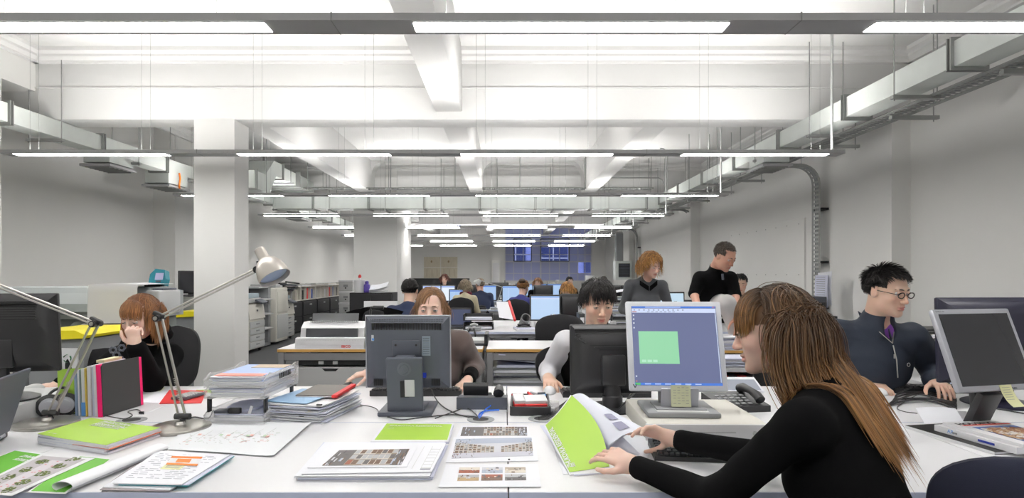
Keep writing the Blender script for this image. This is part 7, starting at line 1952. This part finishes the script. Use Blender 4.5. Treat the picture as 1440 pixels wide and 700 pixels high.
# ---- man with glasses
def p5():
    head = W(1247, 408, 3.0); nb = (W(1238, 0, 3.06).x, 3.10, 1.085)
    shR, shL = (1.775, 3.16, 1.030), (2.115, 3.07, 1.015)
    wR = W(1215, 540, 3.12); wR.z = .785; wL = W(1316, 530, 3.0); wL.z = .80
    arms = [dict(sh=shR, el=(1.735, 3.28, .80), wr=tuple(wR), hd=(.35, -.9, -.2), hn=(0, .1, -1), side=1, curls=[.4, .45, .5, .55], bulk=.010),
            dict(sh=shL, el=(2.30, 3.16, .84), wr=tuple(wL), hd=(-.3, -.95, -.1), hn=(0, .1, -1), side=-1, curl=.4, bulk=.010)]
    hair = [dict(n=2600, region=lambda x, y, z: (default_hair_region(x, y, z)), length=lambda x, y, z: .050 if z > .35 else .026, comb=radial(0, -.7, 1), width=.0017, steps=6, grav=.03, off=(.003, .004), seed=38, cling=0, lift=.55)]
    def ex(t, HM, L):
        m = MB(HM @ Matrix.Scale(1.04, 4)); fr_ = mat('glasses_frame', (.02, .008, .008), .25)
        for q in (-1, 1): m.tube([(q*.033+.0215*math.cos(a), .103-.004*abs(math.cos(a)), -.003+.0135*math.sin(a)) for a in [i*.35 for i in range(18)]], .0023, fr_, 6, closed=True)
        m.tube([(-.011, .103, 0), (0, .106, .002), (.011, .103, 0)], .0016, fr_, 6)
        for q in (-1, 1): m.tube([(q*.054, .100, .001), (q*.070, .085, .003), (q*.078, .0, .002), (q*.076, -.02, -.008)], .0018, fr_, 6)
        g_ = m.build('glasses_frame', t, label='dark oval glasses')
        m = MB(); c = L(nb)
        # open stand collar, zip and purple tee
        fw = Vector((.22, -.97, 0)); sd = Vector((.97, .22, 0))
        for q in (-1, 1):
            m.surf(lambda u, v: c+sd*q*(.018+.036*u+.004*v*u)+fw*(.088-.12*u-.02*v)+Vector((0, 0, -.075+.085*u+.055*v)), 8, 4, navyj, .006)
        m.build('collar', t)
        m = MB(); m.tube([c+fw*.108+sd*(-.0)+Vector((0, 0, -.10)), c+fw*.128+Vector((0, 0, -.17)), c+fw*.135+Vector((0, 0, -.26))], .003, steel, 6)
        for q in (-1, 1): m.tube([c+fw*.104+Vector((0, 0, -.09)), c+sd*q*.045+fw*.07+Vector((0, 0, -.035)), c+sd*q*.075+fw*.0+Vector((0, 0, .0))], .0022, steel, 6)
        m.build('zip', t)
        m = MB(); m.box(c+fw*.116+Vector((0, 0, -.155)), (.008, .006, .022), steel, .002); m.build('zip_pull', t)
        m = MB(); q = c+fw*.118+sd*.085+Vector((0, 0, -.20)); m.tube([q+sd*.009*math.cos(a)+Vector((0, 0, .009*math.sin(a))) for a in [i*.5 for i in range(13)]], .0015, lgrey, 5, closed=True); m.build('chest_badge', t)
    t, HM = person('man with glasses and spiky black hair in a navy zip jacket', head, (.34, -.90, -.20), nb, shL, shR, (1.955, 3.14, .88), (1.95, 3.26, .54), sk2, hblack, arms=arms,
           garments=[('t_shirt', purple, True, 0, 0, .000, {}), ('jacket', navyj, True, 0, 1.9, .014, dict(collar=.035, neck=(.032, -.095, .0, .040, .060, .085)))], vx=.004, fem=False, legs='seated', legf=(.2, -1), hair=hair, half=.5, hs=1.06, extras=ex, gnoise=.0028)
p5()
chair((1.80, 3.55, 0), 185, 'black office chair of the man with glasses', top=.98, w=.46)

# ---- standing woman with curly hair
def standing_legs(pel, t, mt, L, feet):
    S = SDF(); x = Vector((1, 0, 0)); p = L(pel); S.ell(p, (.155, .12, .12), None, .04); sh = MB()
    for q, f in zip((-1, 1), feet):
        f = L(f); hip = p+x*q*.08; kn = (hip+f)/2+Vector((0, -.03, 0)); an = f+Vector((0, 0, .09)); S.cap(hip, kn, .085, .058, k=.04); S.cap(kn, an, .056, .045, k=.03); sh.box(f+Vector((0, -.05, .04)), (.09, .25, .075), shoe_m, .03, 3)
    V, Q = S.mesh(.012); mesh_obj('trousers', V, Q, mt, t); sh.build('shoes', t)
def p6():
    head = W(916, 373, 6.1); nb = W(910, 396, 6.22); c = W(908, 0, 6.25).x
    shR, shL = (c-.17, 6.25, 1.24), (c+.17, 6.22, 1.235)
    arms = [dict(sh=shR, el=(c-.235, 6.28, .98), wr=(c-.12, 6.0, .90), hd=(.4, -.8, -.2), hn=(0, .3, -1), side=1, curl=.4), dict(sh=shL, el=(c+.24, 6.2, .98), wr=(c+.20, 5.95, .92), hd=(.2, -.9, -.1), hn=(0, .3, -1), side=-1, curl=.4)]
    hair = [dict(n=1300, region=bob_region, length=lambda x, y, z: (.17 if y < .3 else .09), comb=swept(.4, .4, 1, .6), width=.0030, steps=18, grav=.24, off=(.006, .040), seed=48, cling=.4, lift=.30, wave=.6, wfreq=24)]
    def ex(t, HM, L):
        standing_legs((c, 6.3, .92), t, trous, L, ((c-.1, 6.35, 0), (c+.1, 6.3, 0)))
        m = MB(); n0 = L(nb); 
        for q in (-1, 1): m.surf(lambda u, v: n0+Vector((q*(.006+.085*u), -.095+.04*u, -.045+.06*u-.05*v)), 4, 3, knit, .005)
        m.build('collar', t)
    person('standing woman with curly blond hair in grey jumper with black collar', head, (.42, -.85, -.35), nb, shL, shR, (c, 6.27, 1.12), (c, 6.3, .92), sk1c, hblond, arms=arms,
           garments=[('jumper', charc, True, 0, 1.9, .004, {})], vx=.006, gvx=.009, fem=True, hair=hair, half=.6, extras=ex, hs=1.02)
p6()
# ---- man leaning on the table
def p7():
    head = W(1019, 360, 5.15); nb = W(1006, 380, 5.32); 
    shR, shL = tuple(W(984, 391, 5.35)), tuple(W(1027, 391, 5.25))
    arms = [dict(sh=shR, el=tuple(W(976, 413, 5.30)), wr=tuple(W(985, 446, 5.05)), hd=(.1, -.5, -.8), hn=(0, .6, -.6), side=1, curl=.3), dict(sh=shL, el=tuple(W(1034, 414, 5.2)), wr=tuple(W(1037, 446, 5.0)), hd=(-.1, -.5, -.8), hn=(0, .6, -.6), side=-1, curl=.3)]
    hair = [dict(n=1500, region=lambda x, y, z: default_hair_region(x, y, z) and z < 1, length=lambda x, y, z: .018, comb=radial(0, -.5, 1), width=.0016, steps=4, grav=.03, off=(.002, .003), seed=58, cling=0, lift=.35)]
    def ex(t, HM, L):
        lt = mat('light_grey_trousers', (.62, .60, .60), .85, bump=.3, bscale=300)
        S = SDF(); p = L(W(1000, 432, 5.62)); S.ell(p, (.17, .13, .13), None, .05)
        S.cap(p+Vector((.03, 0, .05)), L(W(1022, 427, 5.05)), .095, .072, k=.05); S.cap(L(W(1022, 427, 5.05)), L(W(1046, 505, 5.12)), .070, .05, k=.04); S.cap(L(W(1046, 505, 5.12)), L((2.10, 5.25, .12)), .05, .045, k=.04)
        S.cap(p+Vector((-.09, .02, 0)), L((1.80, 5.65, .50)), .085, .06, k=.04); S.cap(L((1.80, 5.65, .50)), L((1.80, 5.72, .10)), .056, .045, k=.04)
        V, Q = S.mesh(.011); mesh_obj('trousers', V, Q, lt, t)
        m = MB(); m.box(L((2.10, 5.20, .04)), (.09, .25, .075), shoe_m, .03, 3); m.box(L((1.80, 5.66, .04)), (.09, .25, .075), shoe_m, .03, 3); m.build('shoes', t)
        m = MB(); 
        a = L(W(1016, 385, 5.10)); m.tube([a, a+Vector((.0, -.01, -.05))], .010, dgrey, 6); m.build('hanging_glasses', t)
    person('man with cropped grey-brown hair in a black jumper, leaning over the table', head, (.48, -.72, -.50), nb, shL, shR, tuple(W(1003, 406, 5.42)), tuple(W(1000, 430, 5.62)), sk3, hshort, arms=arms,
           garments=[('jumper', knit, True, 0, 1.0, .006, dict(collar=.035))], vx=.006, gvx=.009, fem=False, hair=hair, half=.6, extras=ex, hs=1.02, base=(1.9, 5.5, 0))
p7()

# ---- people of the rows behind
def far(label, px, py, d, fwd, skin, hm, top, hairspec, seat=None, sc=1.0, fem=False, arms_on=True, grp=None, ex=None, lookdown=0):
    hd = W(px, py, d); f = Vector((fwd[0], fwd[1], 0)).normalized(); r = f.cross(Vector((0, 0, 1)))
    nb = hd+Vector((0, 0, -.165))-f*.05; nb = Vector(nb); sc_ = nb-f*.03+Vector((0, 0, -.045)); hw = .155 if fem else .175
    shR, shL = sc_+r*hw, sc_-r*hw; ch = sc_-Vector((0, 0, .12))-f*.02; pl_ = Vector((ch.x, ch.y, .55))-f*.08
    arms = []
    for s_, q in ((shR, 1), (shL, -1)): 
        el = s_+r*q*.05+f*.08+Vector((0, 0, -.24)); arms.append(dict(sh=s_, el=el, wr=Vector((el.x, el.y, .78))+f*.23-r*q*.08, hd=tuple(f), hn=(0, 0, -1), side=q, curl=.3))
    return person(label, hd, (fwd[0], fwd[1], fwd[2] if len(fwd) > 2 else -.1), nb, shL, shR, ch, pl_, skin, hm, arms=arms, garments=[('top', top, True, 0, 1.9, .005, {})], vx=.009, gvx=.012, fem=fem, legs='seated', legf=f, hair=hairspec, detail=d < 12 and fwd[1] < .3, group=grp, extras=ex, gnoise=0)
sh_ = lambda n=700, L_=.03, w_=.004, seed=1: [dict(n=n, region=default_hair_region, length=lambda x, y, z: L_, comb=radial(0, -.3, 1), width=w_, steps=4, grav=.05, off=(.003, .006), seed=seed, cling=.2, lift=.25)]
lg_ = lambda n=600, L_=.16, w_=.004, seed=1: [dict(n=n, region=default_hair_region, length=lambda x, y, z: L_ if y < .4 else L_*.4, comb=radial(.3, .2, 1), width=w_, steps=9, grav=.3, off=(.003, .018), seed=seed, cling=.5, lift=.1)]
navyk = mat('navy_knit', (.014, .022, .055), .9); creamk = mat('cream_knit', (.62, .56, .40), .9); bluek = mat('royal_blue_knit', (.03, .035, .16), .9)
far('man with short black hair in navy jumper seen from behind', 577, 408, 6.0, (.12, 1, -.1), sk2, hblack, navyk, sh_(1400, .03, .003), ex=None)
chair((W(566, 0, 5.75).x, 5.72, 0), 0, 'black chair with rounded back behind the man in navy jumper', top=.985, w=.50)
far('woman with dark red hair seen above the long black screen', 625, 392, 14.6, (.1, -1, -.2), sk1, hair_mat('hair_dark_red', (.10, .02, .012), (.16, .04, .02)), knit, lg_(400, .15, .006, 3), fem=True)
def scarf(t, HM, L):
    m = MB(); p = HM.translation+Vector((0, -.0, -.13)); m.tube([p+Vector((.075*math.cos(a), .07*math.sin(a), 0)) for a in [i*.5 for i in range(13)]], .035, mat('wine_scarf', (.12, .01, .025), .9), 8, closed=True); m.build('scarf', t)
far('person in cream jumper and wine red scarf seen from behind', 655, 402, 10.0, (.1, 1, -.05), sk1c, hair_mat('hair_ash', (.20, .14, .09), (.45, .38, .28)), creamk, lg_(700, .12, .005, 4), fem=True, ex=scarf)
chair((W(650, 0, 9.7).x, 9.68, 0), 0, 'black chair behind the person in cream jumper', top=.99, w=.44)
far('person in dark jumper with cap-like dark hair seen from behind', 675, 400, 10.9, (-.2, 1, -.05), sk3, hair_mat('hair_ash', (0, 0, 0), (0, 0, 0)), navyk, sh_(500, .03, .005, 6))
def bun(t, HM, L):
    m = MB(); p = HM.translation+Vector((-.02, -.07, .10)); m.sph(p, (.055, .05, .045), hair_mat('hair_brown_gold', (0, 0, 0), (0, 0, 0)), 14); m.build('hair_bun', t)
far('woman with brown hair in a bun, royal blue jumper, seen from behind', 736, 404, 9.2, (.55, .83, -.2), sk1, hbrown, bluek, sh_(800, .05, .005, 7), fem=True, ex=bun)
chair((W(729, 0, 8.9).x, 8.85, 0), -10, 'black chair of the woman with the hair bun', top=1.0, w=.44)
far('blond person whose head shows above the large black monitor', 797, 407, 8.9, (-.3, 1, -.1), sk1c, hblond, creamk, lg_(600, .12, .005, 8), fem=True)
far('dark-haired person between the far monitors near the window', 801, 396, 14.0, (.3, -1, -.2), sk2, hblack, knit, sh_(300, .03, .008, 9))
far('person with reddish hair behind a far black monitor', 756, 398, 13.4, (0, -1, -.2), sk1, haub, knit, lg_(300, .12, .007, 10), fem=True)
far('dark-haired person at the far right below the wall fan unit', 849, 395, 14.5, (0, -1, -.3), sk2, hblack, knit, sh_(300, .03, .008, 11))
far('dark-haired person half hidden behind the leaning man and a black monitor', 1041, 398, 7.4, (-.3, -1, -.3), sk2, hblack, knit, sh_(700, .04, .004, 12))
